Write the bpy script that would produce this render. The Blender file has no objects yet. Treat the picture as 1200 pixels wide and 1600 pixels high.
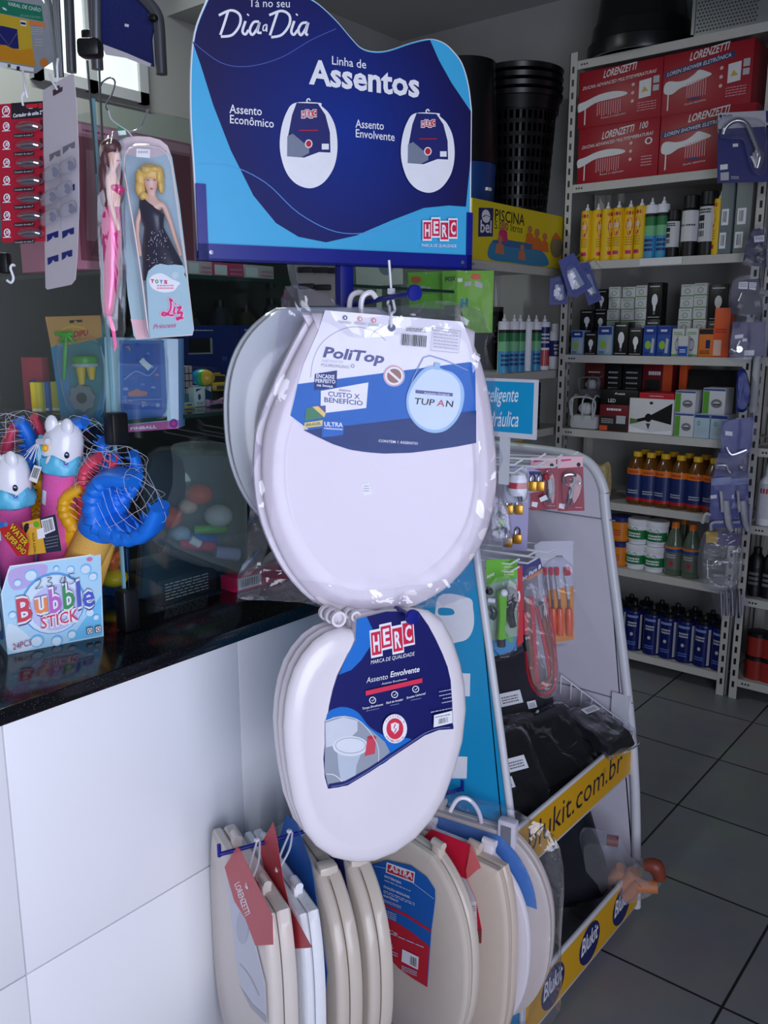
import bpy, bmesh, math, random
from mathutils import Vector as V, Matrix as MX, noise as NZ
R = random.Random(7)
# ------------------------------------------------------------------ camera
FL = 1358.0; PITCH = math.radians(11.79); YAW = math.radians(39.2); CZ = 1.5
sc = bpy.context.scene; COL = sc.collection
cd = bpy.data.cameras.new('camera'); cam = bpy.data.objects.new('camera', cd); COL.objects.link(cam)
cd.sensor_fit = 'VERTICAL'; cd.sensor_height = 36.0; cd.lens = FL / 1600 * 36.0
cd.clip_start = 0.02; cam.location = (0, 0, CZ); cam.rotation_euler = (math.pi / 2 - PITCH, 0, YAW)
sc.camera = cam
# ------------------------------------------------------------------ light
sc.view_settings.view_transform = 'Standard'; sc.view_settings.look = 'None'
sc.view_settings.gamma = 1.0; sc.view_settings.exposure = 0.0; sc.view_settings.use_curve_mapping = False
w = bpy.data.worlds.new('world'); sc.world = w; w.use_nodes = True
w.node_tree.nodes['Background'].inputs[0].default_value = (0.62, 0.74, 1.0, 1); w.node_tree.nodes['Background'].inputs[1].default_value = 0.09
def area(name, loc, rot, sx, sy, power, col, spread=180):
    l = bpy.data.lights.new(name, 'AREA'); l.shape = 'RECTANGLE'; l.size = sx; l.size_y = sy; l.energy = power; l.color = col; l.spread = math.radians(spread)
    o = bpy.data.objects.new(name, l); o.location = loc; o.rotation_euler = rot; COL.objects.link(o); return o
# daylight through the wide shop door behind the camera
area('door_daylight', (1.1, -0.52, 1.2), (math.radians(90), 0, math.radians(72)), 1.9, 2.1, 43, (0.82, 0.86, 1.06), 128)
try: sc.cycles.transparent_max_bounces = 24
except Exception: pass
# ------------------------------------------------------------------ photo geometry: a pixel's ray meets a real plane of the room
_sp, _cp, _sy, _cy = math.sin(PITCH), math.cos(PITCH), math.sin(YAW), math.cos(YAW)
CAM = V((0, 0, CZ))
def ray(px, py):
    x = (px - 600) / FL; y = -(py - 800) / FL; f = _cp + _sp * y; z = -_sp + _cp * y
    return V((_cy * x - _sy * f, _sy * x + _cy * f, z))
def at(px, py, X=None, Y=None, Z=None, F=None):
    d = ray(px, py)
    t = X / d.x if X is not None else Y / d.y if Y is not None else (Z - CZ) / d.z if Z is not None else F / (-_sy * d.x + _cy * d.y)
    return CAM + d * t
def hit(px, py, O, N):
    d = ray(px, py); return CAM + d * ((O - CAM).dot(N) / d.dot(N))
def c2r(cx, f, z=0): return V((_cy * cx - _sy * f, _sy * cx + _cy * f, z))      # camera-yaw frame to the room
def az(deg): a = math.radians(deg); return c2r(math.sin(a), math.cos(a))
# ------------------------------------------------------------------ materials
_M = {}
def lin(c): return tuple(((x / 255) / 12.92 if x / 255 <= 0.04045 else ((x / 255 + 0.055) / 1.055) ** 2.4) for x in c)
def mat(c, rough=0.5, metal=0.0, spec=0.5, var=0.04, scale=40.0, bump=0.0, coat=0.0, trans=0.0):
    key = (tuple(c), rough, metal, spec, var, scale, bump, coat, trans)
    if key in _M: return _M[key]
    m = bpy.data.materials.new('surface'); m.use_nodes = True; nt = m.node_tree; b = nt.nodes['Principled BSDF']
    L = lin(c); n = nt.nodes.new('ShaderNodeTexNoise'); n.inputs['Scale'].default_value = scale; n.inputs['Detail'].default_value = 3
    tc = nt.nodes.new('ShaderNodeTexCoord'); nt.links.new(tc.outputs['Object'], n.inputs['Vector'])
    mx = nt.nodes.new('ShaderNodeMix'); mx.data_type = 'RGBA'; nt.links.new(n.outputs['Fac'], mx.inputs[0])
    mx.inputs[6].default_value = (*[x * (1 - var * 1.5) for x in L], 1); mx.inputs[7].default_value = (*[min(1, x * (1 + var * 1.5)) for x in L], 1)
    nt.links.new(mx.outputs[2], b.inputs['Base Color'])
    b.inputs['Roughness'].default_value = rough; b.inputs['Metallic'].default_value = metal
    b.inputs['Specular IOR Level'].default_value = spec; b.inputs['Coat Weight'].default_value = coat
    b.inputs['Transmission Weight'].default_value = trans
    if bump:
        bp = nt.nodes.new('ShaderNodeBump'); bp.inputs['Strength'].default_value = bump; bp.inputs['Distance'].default_value = 0.004
        nt.links.new(n.outputs['Fac'], bp.inputs['Height']); nt.links.new(bp.outputs[0], b.inputs['Normal'])
    _M[key] = m; return m
def film(tint=(250, 250, 255), rough=0.08, bump=0.5, scale=28.0, milk=0.0, gain=1.0):
    key = ('film', tint, rough, bump, scale, milk, gain)
    if key in _M: return _M[key]
    m = bpy.data.materials.new('clear_film'); m.use_nodes = True; nt = m.node_tree; nt.nodes.clear(); N = nt.nodes.new
    out = N('ShaderNodeOutputMaterial'); tr = N('ShaderNodeBsdfTransparent'); gl = N('ShaderNodeBsdfGlossy'); mi = N('ShaderNodeMixShader')
    fr = N('ShaderNodeLayerWeight'); fr.inputs[0].default_value = 0.5; pw = N('ShaderNodeMath'); pw.operation = 'POWER'; pw.inputs[1].default_value = 4.0; mu = N('ShaderNodeMath'); mu.operation = 'MULTIPLY_ADD'; mu.inputs[1].default_value = 0.85 * gain; mu.inputs[2].default_value = 0.045 * gain; mu.use_clamp = True
    tr.inputs[0].default_value = (*lin(tint), 1); gl.inputs['Roughness'].default_value = rough; gl.inputs[0].default_value = (1, 1, 1, 1)
    nt.links.new(fr.outputs['Facing'], pw.inputs[0]); nt.links.new(pw.outputs[0], mu.inputs[0]); nt.links.new(mu.outputs[0], mi.inputs[0]); nt.links.new(tr.outputs[0], mi.inputs[1]); nt.links.new(gl.outputs[0], mi.inputs[2])
    if bump:
        no = N('ShaderNodeTexNoise'); no.inputs['Scale'].default_value = scale; no.inputs['Detail'].default_value = 2; no.inputs['Distortion'].default_value = 1.2
        tc = N('ShaderNodeTexCoord'); nt.links.new(tc.outputs['Object'], no.inputs['Vector'])
        bp = N('ShaderNodeBump'); bp.inputs['Strength'].default_value = bump; bp.inputs['Distance'].default_value = 0.006
        nt.links.new(no.outputs['Fac'], bp.inputs['Height']); nt.links.new(bp.outputs[0], gl.inputs['Normal']); nt.links.new(bp.outputs[0], fr.inputs['Normal'])
    last = mi
    if milk:
        df = N('ShaderNodeBsdfDiffuse'); df.inputs[0].default_value = (0.85, 0.86, 0.9, 1); tl = N('ShaderNodeBsdfTranslucent'); tl.inputs[0].default_value = (0.85, 0.86, 0.9, 1)
        md = N('ShaderNodeMixShader'); md.inputs[0].default_value = 0.4; nt.links.new(df.outputs[0], md.inputs[1]); nt.links.new(tl.outputs[0], md.inputs[2])
        m2 = N('ShaderNodeMixShader'); m2.inputs[0].default_value = milk; nt.links.new(mi.outputs[0], m2.inputs[1]); nt.links.new(md.outputs[0], m2.inputs[2]); last = m2
    nt.links.new(last.outputs[0], out.inputs[0]); _M[key] = m; return m
WHITE = mat((238, 238, 240), 0.45); BLACK = mat((14, 14, 17), 0.4); CHROME = mat((205, 208, 214), 0.16, 1.0, var=0.02); STEEL = mat((150, 153, 158), 0.35, 0.9)
PLASTIC = mat((230, 224, 230), 0.22, var=0.01); BEIGE = mat((205, 194, 180), 0.3, var=0.02); NAVY = mat((24, 30, 104), 0.45); DKBLUE = mat((16, 28, 128), 0.32)
RED = mat((190, 26, 44), 0.45); YEL = mat((240, 196, 20), 0.45); ROYAL = mat((18, 90, 190), 0.4); GREY = mat((120, 122, 128), 0.5); INK = mat((22, 22, 30), 0.6)
PAPER = mat((228, 228, 230), 0.7); LGREY = mat((186, 188, 192), 0.5); SHELFM = mat((196, 194, 188), 0.5); SKIN = mat((226, 170, 146), 0.5, var=0.03); PINK = mat((226, 96, 160), 0.5); GREEN = mat((96, 176, 30), 0.45)
FILM = film(); FILM2 = film(milk=0.16, bump=0.7, scale=22); BLIS = film(rough=0.05, bump=0.25, scale=18, milk=0.05); GLASS = film((240, 247, 244), 0.02, 0.0, gain=0.8); FILM3 = film(milk=0.01, bump=0.4, scale=24, rough=0.06, gain=0.2)
# ------------------------------------------------------------------ mesh builder
def catmull(p, n=6, closed=False):
    p = [V(q) if len(q) == 3 else V((q[0], q[1], 0)) for q in p]; out = []; k = len(p)
    for i in range(k if closed else k - 1):
        a, b, c, d = (p[(i - 1) % k], p[i], p[(i + 1) % k], p[(i + 2) % k]) if closed else (p[max(i - 1, 0)], p[i], p[i + 1], p[min(i + 2, k - 1)])
        for j in range(n):
            t = j / n; out.append(0.5 * ((2 * b) + (c - a) * t + (2 * a - 5 * b + 4 * c - d) * t * t + (3 * b - a - 3 * c + d) * t ** 3))
    if not closed: out.append(p[-1])
    return out
class MB:
    def __init__(s, frame=None): s.v = []; s.f = []; s.m = []; s.mats = []; s.fr = frame; s.flat = set()
    def mi(s, m):
        if m not in s.mats: s.mats.append(m)
        return s.mats.index(m)
    def add(s, vs, fs, m):
        o = len(s.v); k = s.mi(m)
        s.v += [s.fr @ V(p) if s.fr else V(p) for p in vs]
        for f in fs: s.f.append([o + i for i in f]); s.m.append(k)
        return s
    def poly(s, pts, m): return s.add(pts, [list(range(len(pts)))], m)
    def box(s, lo, hi, m, M=None, bev=0.0):
        bm = bmesh.new(); bmesh.ops.create_cube(bm, size=1.0); lo = V(lo); hi = V(hi); c = (lo + hi) / 2; d = hi - lo
        for v in bm.verts: v.co = V((v.co.x * d.x + c.x, v.co.y * d.y + c.y, v.co.z * d.z + c.z))
        if bev: bmesh.ops.bevel(bm, geom=bm.edges[:], offset=bev, segments=2, affect='EDGES', profile=0.5)
        bm.verts.index_update(); bm.normal_update(); nf = len(s.f)
        for i, q in enumerate(bm.faces):
            if max(abs(x) for x in q.normal) > 0.999: s.flat.add(nf + i)
        vs = [M @ v.co if M else v.co.copy() for v in bm.verts]; fs = [[v.index for v in f.verts] for f in bm.faces]; bm.free()
        return s.add(vs, fs, m)
    def obox(s, O, U, W, D, m, bev=0.0):   # corner and three edge vectors
        U = V(U); W = V(W); D = V(D); M = MX((U.normalized(), W.normalized(), D.normalized())).transposed().to_4x4(); M.translation = V(O)
        return s.box((0, 0, 0), (U.length, W.length, D.length), m, M, bev)
    def loft(s, rings, m, cap0=True, cap1=True, vclosed=False):
        n = len(rings[0]); vs = [p for r in rings for p in r]; k = len(rings); fs = []
        for i in range(k if vclosed else k - 1):
            for j in range(n): a = i * n + j; b = i * n + (j + 1) % n; c = ((i + 1) % k) * n + (j + 1) % n; d = ((i + 1) % k) * n + j; fs.append([a, b, c, d])
        if not vclosed:
            if cap0: fs.append(list(range(n))[::-1])
            if cap1: fs.append([(k - 1) * n + j for j in range(n)])
        return s.add(vs, fs, m)
    def lathe(s, prof, m, c=(0, 0, 0), n=20, M=None, sx=1, sy=1):
        c = V(c); rings = []
        for r, z in prof:
            rg = [V((c.x + r * sx * math.cos(2 * math.pi * i / n), c.y + r * sy * math.sin(2 * math.pi * i / n), c.z + z)) for i in range(n)]
            rings.append([M @ p for p in rg] if M else rg)
        return s.loft(rings, m)
    def tube(s, pts, r, m, n=8, closed=False):
        pts = [V(p) for p in pts]; k = len(pts); rs = r if isinstance(r, (list, tuple)) else [r] * k; rings = []; up = None
        for i, p in enumerate(pts):
            t = ((pts[(i + 1) % k] - pts[i - 1]) if closed else (pts[min(i + 1, k - 1)] - pts[max(i - 1, 0)]))
            if t.length < 1e-9: t = V((0, 0, 1))
            t.normalize()
            if up is None: up = t.orthogonal()
            up = up - t * up.dot(t)
            if up.length < 1e-6: up = t.orthogonal()
            up.normalize(); b = t.cross(up)
            rings.append([p + (up * math.cos(2 * math.pi * j / n) + b * math.sin(2 * math.pi * j / n)) * rs[i] for j in range(n)])
        return s.loft(rings, m, vclosed=closed)
    def ball(s, c, r, m, n=16, sx=1, sy=1, sz=1, M=None):
        k = max(5, n // 2); return s.lathe([(max(1e-5, r * math.sin(math.pi * i / k)), -r * sz * math.cos(math.pi * i / k)) for i in range(k + 1)], m, c, n, M, sx, sy)
    def build(s, name, parent=None, M=None, ang=38, sub=0):
        me = bpy.data.meshes.new(name); root = parent
        while root is not None and root.parent is not None: root = root.parent
        W = root.matrix_basis if root is not None else (M or MX()); inv = W.inverted()
        me.from_pydata([inv @ p for p in s.v], [], s.f)
        for m in s.mats: me.materials.append(m)
        me.polygons.foreach_set('material_index', s.m); me.validate()
        if len(me.polygons) == len(s.m): me.polygons.foreach_set('material_index', s.m)
        me.shade_smooth()
        for i in s.flat:
            if i < len(me.polygons): me.polygons[i].use_smooth = False
        me.set_sharp_from_angle(angle=math.radians(ang)); me.update()
        o = bpy.data.objects.new(name, me); COL.objects.link(o)
        if parent is not None: o.parent = parent
        else: o.matrix_basis = W
        if sub: md = o.modifiers.new('s', 'SUBSURF'); md.levels = sub; md.render_levels = sub
        return o
def tag(o, label, cat, group=None, kind=None):
    o['label'] = label; o['category'] = cat
    if group: o['group'] = group
    if kind: o['kind'] = kind
    return o
def thing(name, label, cat, loc=(0, 0, 0), rz=0.0, group=None, M=None):
    o = bpy.data.objects.new(name, None); COL.objects.link(o); o.empty_display_size = 0.05
    o.matrix_basis = M if M else MX.Translation(V(loc)) @ MX.Rotation(rz, 4, 'Z'); return tag(o, label, cat, group)
def struct(name, mb): o = mb.build(name); o['kind'] = 'structure'; return o
def dup(root, M, label=None, group=None):
    r = root.copy(); COL.objects.link(r); r.matrix_basis = M
    if label: r['label'] = label
    if group: r['group'] = group
    for ch in list(root.children):
        c = ch.copy(); COL.objects.link(c); c.parent = r
        for g in ch.children: d = g.copy(); COL.objects.link(d); d.parent = c
    return r
ORD = ['first', 'second', 'third', 'fourth', 'fifth', 'sixth', 'seventh', 'eighth', 'ninth', 'tenth', 'eleventh', 'twelfth']
# ------------------------------------------------------------------ lettering and print
_T = {}
def glyphs(t, b, i):
    key = (t, b, i)
    if key not in _T:
        cu = bpy.data.curves.new('t', 'FONT'); cu.body = t; cu.resolution_u = 2; cu.offset = b; cu.shear = i; cu.size = 1.0
        o = bpy.data.objects.new('t', cu); me = bpy.data.meshes.new_from_object(o)
        vs = [v.co.copy() for v in me.vertices]; fs = [list(p.vertices) for p in me.polygons]
        bpy.data.objects.remove(o); bpy.data.meshes.remove(me); bpy.data.curves.remove(cu)
        x0 = min(v.x for v in vs); x1 = max(v.x for v in vs)
        _T[key] = ([((v.x - x0) / (x1 - x0), v.y / CAPH) for v in vs], fs)
    return _T[key]
CAPH = 1.0
_h, _ = glyphs('H', 0, 0); CAPH = max(p[1] for p in _h); _T.clear()
class Print:
    """print on a surface: f(x, y) gives the point, N its normal; every mark lies a hair above the one before"""
    def __init__(s, mb, f, N, sy=1.0, off=0.0003, eps=0.00012): s.mb = mb; s.f = f; s.N = N; s.sy = sy; s.o = off; s.eps = eps
    def P(s, x, y): p = s.f(x, y); n = s.N(x, y) if callable(s.N) else s.N; return p + n * s.o
    def up(s): s.o += s.eps
    def poly(s, pts, m): s.mb.poly([s.P(*p[:2]) for p in pts], m); s.up(); return s
    def curve(s, pts, m, n=5): return s.poly([(p.x, p.y) for p in catmull(pts, n, True)], m)
    def rect(s, x0, y0, x1, y1, m, nx=1):
        for i in range(nx):
            a = x0 + (x1 - x0) * i / nx; b = x0 + (x1 - x0) * (i + 1) / nx; s.mb.poly([s.P(a, y0), s.P(b, y0), s.P(b, y1), s.P(a, y1)], m)
        s.up(); return s
    def ell(s, cx, cy, rx, ry, m, n=24): return s.poly([(cx + rx * math.cos(2 * math.pi * i / n), cy + ry * math.sin(2 * math.pi * i / n)) for i in range(n)], m)
    def stroke(s, pts, wd, m, smooth=5, closed=False):
        p = catmull(pts, smooth, closed) if smooth else [V((q[0], q[1], 0)) for q in pts]; k = len(p); A = []; B = []
        for i in range(k):
            t = (p[(i + 1) % k] - p[i - 1]) if closed else p[min(i + 1, k - 1)] - p[max(i - 1, 0)]
            t.normalize(); nn = V((-t.y, t.x, 0)) * wd / 2; A.append(p[i] + nn); B.append(p[i] - nn)
        for i in range(k if closed else k - 1):
            j = (i + 1) % k; s.mb.poly([s.P(A[i].x, A[i].y), s.P(A[j].x, A[j].y), s.P(B[j].x, B[j].y), s.P(B[i].x, B[i].y)], m)
        s.up(); return s
    def ring(s, cx, cy, r, wd, m, ry=None, n=24): ry = ry or r; return s.stroke([(cx + r * math.cos(2 * math.pi * i / n), cy + ry * math.sin(2 * math.pi * i / n)) for i in range(n)], wd, m, 0, True)
    def text(s, t, p0, p1, h, m, b=0.0, i=0.0, up=None):
        vs, fs = glyphs(t, b, i); ux, uy = up if up else (0, s.sy * h); dx = p1[0] - p0[0]; dy = p1[1] - p0[1]
        s.mb.add([s.P(p0[0] + x * dx + y * ux, p0[1] + x * dy + y * uy) for x, y in vs], fs, m); s.up(); return s
    def lines(s, x0, y0, x1, y1, rows, m, fill=0.5, slope=0.0):   # unreadable small print: rows of short dashes
        d = (y1 - y0) / rows
        for r in range(rows):
            x = x0; ya = y0 + d * r; yb = ya + d * fill
            while x < x1 * 1.0 - 1e-9:
                wd = min((x1 - x0) * R.uniform(0.06, 0.2), x1 - x); sl = slope * (x - x0); sl2 = slope * (x + wd - x0)
                s.mb.poly([s.P(x, ya + sl), s.P(x + wd, ya + sl2), s.P(x + wd, yb + sl2), s.P(x, yb + sl)], m); x += wd + (x1 - x0) * 0.03
        s.up(); return s
    def bars(s, q, m, n=22):      # barcode inside a quad (tl, tr, br, bl)
        a, b, c, d = [V((*p, 0)) for p in q]; t = 0.0
        while t < 1:
            wd = R.choice((0.4, 0.7, 1.0)) / n; e = min(1, t + wd); l = [a.lerp(b, t), a.lerp(b, e), d.lerp(c, e), d.lerp(c, t)]
            s.mb.poly([s.P(p.x, p.y) for p in l], m); t += wd + R.choice((0.5, 0.8)) / n
        s.up(); return s
    def boxtiles(s, quads, letters, m, border, ink):  # letter tiles
        for q in quads:
            c = sum((V((*p, 0)) for p in q), V()) / 4; s.poly([tuple((V((*p, 0)) + (V((*p, 0)) - c) * 0.22).xy) for p in q], border)
        for q, t in zip(quads, letters):
            s.poly(q, m); a, b, c, d = [V((*p, 0)) for p in q]; lo = d.lerp(a, 0.16); hi = d.lerp(a, 0.84); lo2 = c.lerp(b, 0.16)
            p0 = lo.lerp(lo2, 0.18); p1 = lo.lerp(lo2, 0.84); u = hi - lo; s.text(t, (p0.x, p0.y), (p1.x, p1.y), 1, ink, 0.03, 0, (u.x, u.y))
        return s
def pxprint(mb, O, N, K=(0, 0, 1), **k): ox, oy, q = K; return Print(mb, lambda x, y: hit(ox + q * x, oy + q * y, O, N), N, -1.0, **k)
def uvprint(mb, O, U, W, **k): O = V(O); U = V(U); W = V(W); return Print(mb, lambda x, y: O + U * x + W * y, U.cross(W).normalized(), 1.0, **k)
def carton(name, label, cat, O, U, W, dep, m, draw=None, group=None, bev=0.0015, side=None):
    O = V(O); U = V(U); W = V(W); N = U.cross(W).normalized(); mb = MB(); mb.obox(O - N * dep, U, W, N * dep, m, bev)
    if side: uvprint(mb, O + U, -N * dep, W).rect(0.03, 0.03, 0.97, 0.97, side); uvprint(mb, O - N * dep, N * dep, W).rect(0.03, 0.03, 0.97, 0.97, side)
    if draw: draw(uvprint(mb, O, U, W))
    M = MX.Translation(O + U / 2 - N * dep / 2); return tag(mb.build(name, None, M), label, cat, group)
# ------------------------------------------------------------------ room
def tile_mat():
    m = bpy.data.materials.new('floor_tiles'); m.use_nodes = True; nt = m.node_tree; b = nt.nodes['Principled BSDF']; N = nt.nodes.new
    tc = N('ShaderNodeTexCoord'); mp = N('ShaderNodeMapping'); mp.inputs['Location'].default_value = (0.48 + 0.0, -1.80, 0)
    br = N('ShaderNodeTexBrick'); br.offset = 0.0; br.squash = 1.0; br.inputs['Scale'].default_value = 1.0
    br.inputs['Brick Width'].default_value = 0.40; br.inputs['Row Height'].default_value = 0.39; br.inputs['Mortar Size'].default_value = 0.0035; br.inputs['Mortar Smooth'].default_value = 0.1
    br.inputs['Color1'].default_value = (*lin((150, 152, 155)), 1); br.inputs['Color2'].default_value = (*lin((142, 145, 148)), 1); br.inputs['Mortar'].default_value = (*lin((34, 34, 38)), 1)
    no = N('ShaderNodeTexNoise'); no.inputs['Scale'].default_value = 7; no.inputs['Detail'].default_value = 6; mx = N('ShaderNodeMix'); mx.data_type = 'RGBA'; mx.blend_type = 'MULTIPLY'; mx.inputs[0].default_value = 0.35
    L = nt.links.new; L(tc.outputs['Object'], mp.inputs[0]); L(mp.outputs[0], br.inputs[0]); L(tc.outputs['Object'], no.inputs[0]); L(br.outputs[0], mx.inputs[6]); L(no.outputs[1], mx.inputs[7]); L(mx.outputs[2], b.inputs['Base Color'])
    b.inputs['Roughness'].default_value = 0.38; return m
def granite():
    m = bpy.data.materials.new('black_granite'); m.use_nodes = True; nt = m.node_tree; b = nt.nodes['Principled BSDF']; N = nt.nodes.new
    vo = N('ShaderNodeTexVoronoi'); vo.inputs['Scale'].default_value = 260; cr = N('ShaderNodeValToRGB'); cr.color_ramp.elements[0].position = 0.0; cr.color_ramp.elements[0].color = (0.35, 0.35, 0.38, 1); cr.color_ramp.elements[1].position = 0.16; cr.color_ramp.elements[1].color = (0.006, 0.006, 0.008, 1)
    tc = N('ShaderNodeTexCoord'); L = nt.links.new; L(tc.outputs['Object'], vo.inputs['Vector']); L(vo.outputs['Distance'], cr.inputs[0]); L(cr.outputs[0], b.inputs['Base Color']); b.inputs['Roughness'].default_value = 0.12; return m
WALLM = mat((168, 168, 166), 0.8, var=0.03, scale=6, bump=0.15)
struct('floor', MB().box((-3.2, -1.3, -0.05), (1.7, 4.05, 0), tile_mat()))
struct('ceiling', MB().box((-3.2, -1.3, 3.0), (1.7, 4.05, 3.05), mat((172, 172, 172), 0.85, var=0.03, scale=5)))
struct('wall_back', MB().box((-3.2, 3.95, 0), (1.7, 4.05, 3.0), WALLM)); struct('wall_left', MB().box((-3.2, -1.3, 0), (-3.1, 3.95, 3.0), WALLM)); struct('wall_right', MB().box((1.6, 0.05, 0), (1.7, 3.95, 3.0), WALLM))
f = MB(); f.box((-3.1, -1.3, 0), (-1.5, -1.2, 3.0), WALLM).box((-1.5, -1.3, 0), (0.15, -1.2, 3.0), WALLM); struct('wall_front', f)
struct('trim_beam', MB().box((-3.1, 2.42, 2.74), (-2.75, 2.7, 3.0), WALLM))
# frosted window high on the left wall, lit from outside
fw = bpy.data.materials.new('frosted_daylight'); fw.use_nodes = True; fb = fw.node_tree.nodes['Principled BSDF']; fb.inputs['Base Color'].default_value = (0.75, 0.85, 0.82, 1); fb.inputs['Emission Color'].default_value = (0.72, 0.86, 0.84, 1); fb.inputs['Emission Strength'].default_value = 0.75
wb = MB(); wb.box((-3.095, 1.84, 2.42), (-3.085, 2.25, 2.92), fw); wo = struct('window_1', wb)
wf = MB()
for y in (1.82, 2.04, 2.27): wf.box((-3.099, y - 0.02, 2.38), (-3.07, y + 0.02, 2.96), LGREY)
wf.box((-3.099, 1.80, 2.38), (-3.07, 2.29, 2.42), LGREY); o = wf.build('window_frame', wo)
# ------------------------------------------------------------------ counter
CX, CT = -1.30, 0.91
c = thing('counter', 'long white panelled shop counter below the glass showcase', 'counter', (CX, 0.7, 0))
CM = mat((238, 239, 242), 0.35, var=0.015, scale=4)
for i in range(5):
    y0 = -0.50 + i * 0.5 + 0.12; mb = MB(); mb.box((CX - 0.02, y0 + 0.001, 0.415), (CX, y0 + 0.499, CT - 0.031), CM, bev=0.0015).box((CX - 0.02, y0 + 0.001, 0.0), (CX, y0 + 0.499, 0.4125), CM, bev=0.0015); mb.build('front_panel', c)
MB().box((CX - 0.6, -0.37, 0.02), (CX - 0.021, 2.11, CT - 0.031), mat((160, 160, 165), 0.6)).build('carcass', c)
g = MB(); g.box((CX - 0.66, -0.42, CT - 0.03), (CX + 0.012, 2.14, CT), granite(), bev=0.004); tag(g.build('worktop', None, MX.Translation((CX - 0.3, 0.8, CT))), 'polished black speckled granite worktop lying on the white counter', 'worktop')
# added fluorescent batten, out of view, to brighten the showcase and left wall
lm = thing('added_ceiling_lamp', 'added unseen white fluorescent batten brightening the area behind the counter', 'lamp', (-2.45, 1.3, 2.999))
MB().box((-2.49, 0.7, 2.955), (-2.41, 1.9, 2.999), WHITE, bev=0.004).build('housing', lm); MB().tube([(-2.45, 0.74, 2.94), (-2.45, 1.86, 2.94)], 0.013, mat((240, 244, 240), 0.3), 12).build('added_lamp_tube', lm)
area('added_batten_light', (-2.45, 1.3, 2.92), (0, 0, 0), 0.06, 1.1, 20, (0.92, 1.0, 0.94))
# ------------------------------------------------------------------ glass showcase
SX, SY0, SY1, ST = -1.45, 0.965, 2.10, 1.905
s = thing('glass_showcase', 'glass showcase full of toys standing on the black granite worktop', 'showcase', (SX, SY0, CT + 0.001))
MB().box((SX - 0.004, SY0 + 0.006, CT + 0.02), (SX + 0.002, SY1, ST), GLASS).build('front_pane', s)
sp = MB(); sp.box((SX - 0.45, SY0 - 0.003, CT + 0.02), (SX - 0.012, SY0 + 0.003, ST - 0.02), GLASS).build('side_pane', s)
EDGE = mat((120, 168, 178), 0.1, var=0.05, coat=0.3)
e = MB(); e.box((SX - 0.010, SY0 - 0.003, CT + 0.02), (SX - 0.005, SY0 + 0.003, ST), EDGE); e.build('glass_edge', s)
for z in (1.33, 1.612): q = MB(); q.box((SX - 0.46, SY0 + 0.008, z - 0.008), (SX - 0.006, SY1, z), GLASS).build('glass_shelf', s)
for z in (1.33, 1.612): q = MB(); q.box((SX - 0.0055, SY0 + 0.008, z - 0.008), (SX - 0.0045, SY1, z), mat((40, 70, 66), 0.1)).build('shelf_edge', s)
cl = lambda z, h: MB().box((SX - 0.017, SY0 - 0.018, z), (SX + 0.017, SY0 + 0.018, z + h), BLACK, bev=0.005)
for z, h in ((CT + 0.001, 0.085), (1.285, 0.062)): cl(z, h).build('corner_clamp', s)
q = MB(); q.box((SX - 0.47, SY0, CT + 0.002), (SX - 0.46, SY1, ST), mat((40, 42, 46), 0.4)); q.build('back_door', s)
MB().box((SX - 0.46, SY1, CT + 0.002), (SX + 0.002, SY1 + 0.006, ST), GLASS).build('side_pane', s)
# ------------------------------------------------------------------ metal shelving
def shelf_unit(label, M, wd, dp, zs, ht, name='metal_shelf', slots=True, cols=(0, 1)):
    t = thing(name, label, 'shelf', M=M); F = M
    for ix in (0, 1):
        for iy in (0, 1):
            mb = MB(F); x = 0 if ix == 0 else wd - 0.034; y = 0 if iy == 0 else dp - 0.03
            xs = x if ix == 0 else x + 0.031
            mb.box((x, y if iy == 0 else y + 0.028, 0.001), (x + 0.034, (y if iy == 0 else y + 0.028) + 0.002, ht), SHELFM); mb.box((xs, y, 0.001), (xs + 0.003, y + 0.03, ht), SHELFM)
            if iy == 0 and slots:
                z = 0.05
                while z < ht - 0.05: mb.poly([F.inverted() @ (F @ V(p)) for p in ((x + 0.012, -0.0006, z), (x + 0.022, -0.0006, z), (x + 0.022, -0.0006, z + 0.026), (x + 0.012, -0.0006, z + 0.026))], BLACK); z += 0.05
            mb.build('post', t)
    for z in zs:
        mb = MB(F); mb.box((0.003, 0.003, z - 0.006), (wd - 0.003, dp - 0.003, z), SHELFM); mb.box((0.003, 0.002, z - 0.033), (wd - 0.003, 0.0048, z), SHELFM)
        for hx in (0.05, 0.062, 0.074): mb.poly([(hx, 0.0012, z - 0.02), (hx + 0.007, 0.0012, z - 0.02), (hx + 0.007, 0.0012, z - 0.013), (hx, 0.0012, z - 0.013)], BLACK)
        mb.build('shelf_board', t)
    return t
BY = 3.54
ZS = [0.095, 0.47, 0.76, 1.07, 1.396, 1.79, 2.108, 2.595]
sh = shelf_unit('tall cream metal shelf against the back wall with red shower boxes near the top', MX.Translation((-1.885, BY, 0)), 0.835, 0.32, ZS, 2.63)
a = at(1000, 404, Y=BY); b_ = at(1066, 402, Y=BY); mb = MB(); mb.box((a.x, BY - 0.0015, 1.76), (b_.x, BY + 0.001, 1.789), PAPER); mb.build('price_strip', sh)
shelf_unit('cream metal shelf at the right edge of the photo with red tins low down', MX.Translation((-1.035, BY, 0)), 0.9, 0.32, [0.09, 0.44, 0.74, 1.05, 1.4, 1.8, 2.2, 2.595], 2.63)
RZ = MX.Rotation(math.radians(90), 4, 'Z')
shelf_unit('short grey metal shelf carrying the yellow pool box and black laundry baskets', MX.Translation((-1.905, 2.80, 0)) @ RZ, 0.90, 0.42, [0.12, 0.5, 0.82, 1.068, 1.325, 1.765], 1.765)
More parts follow.
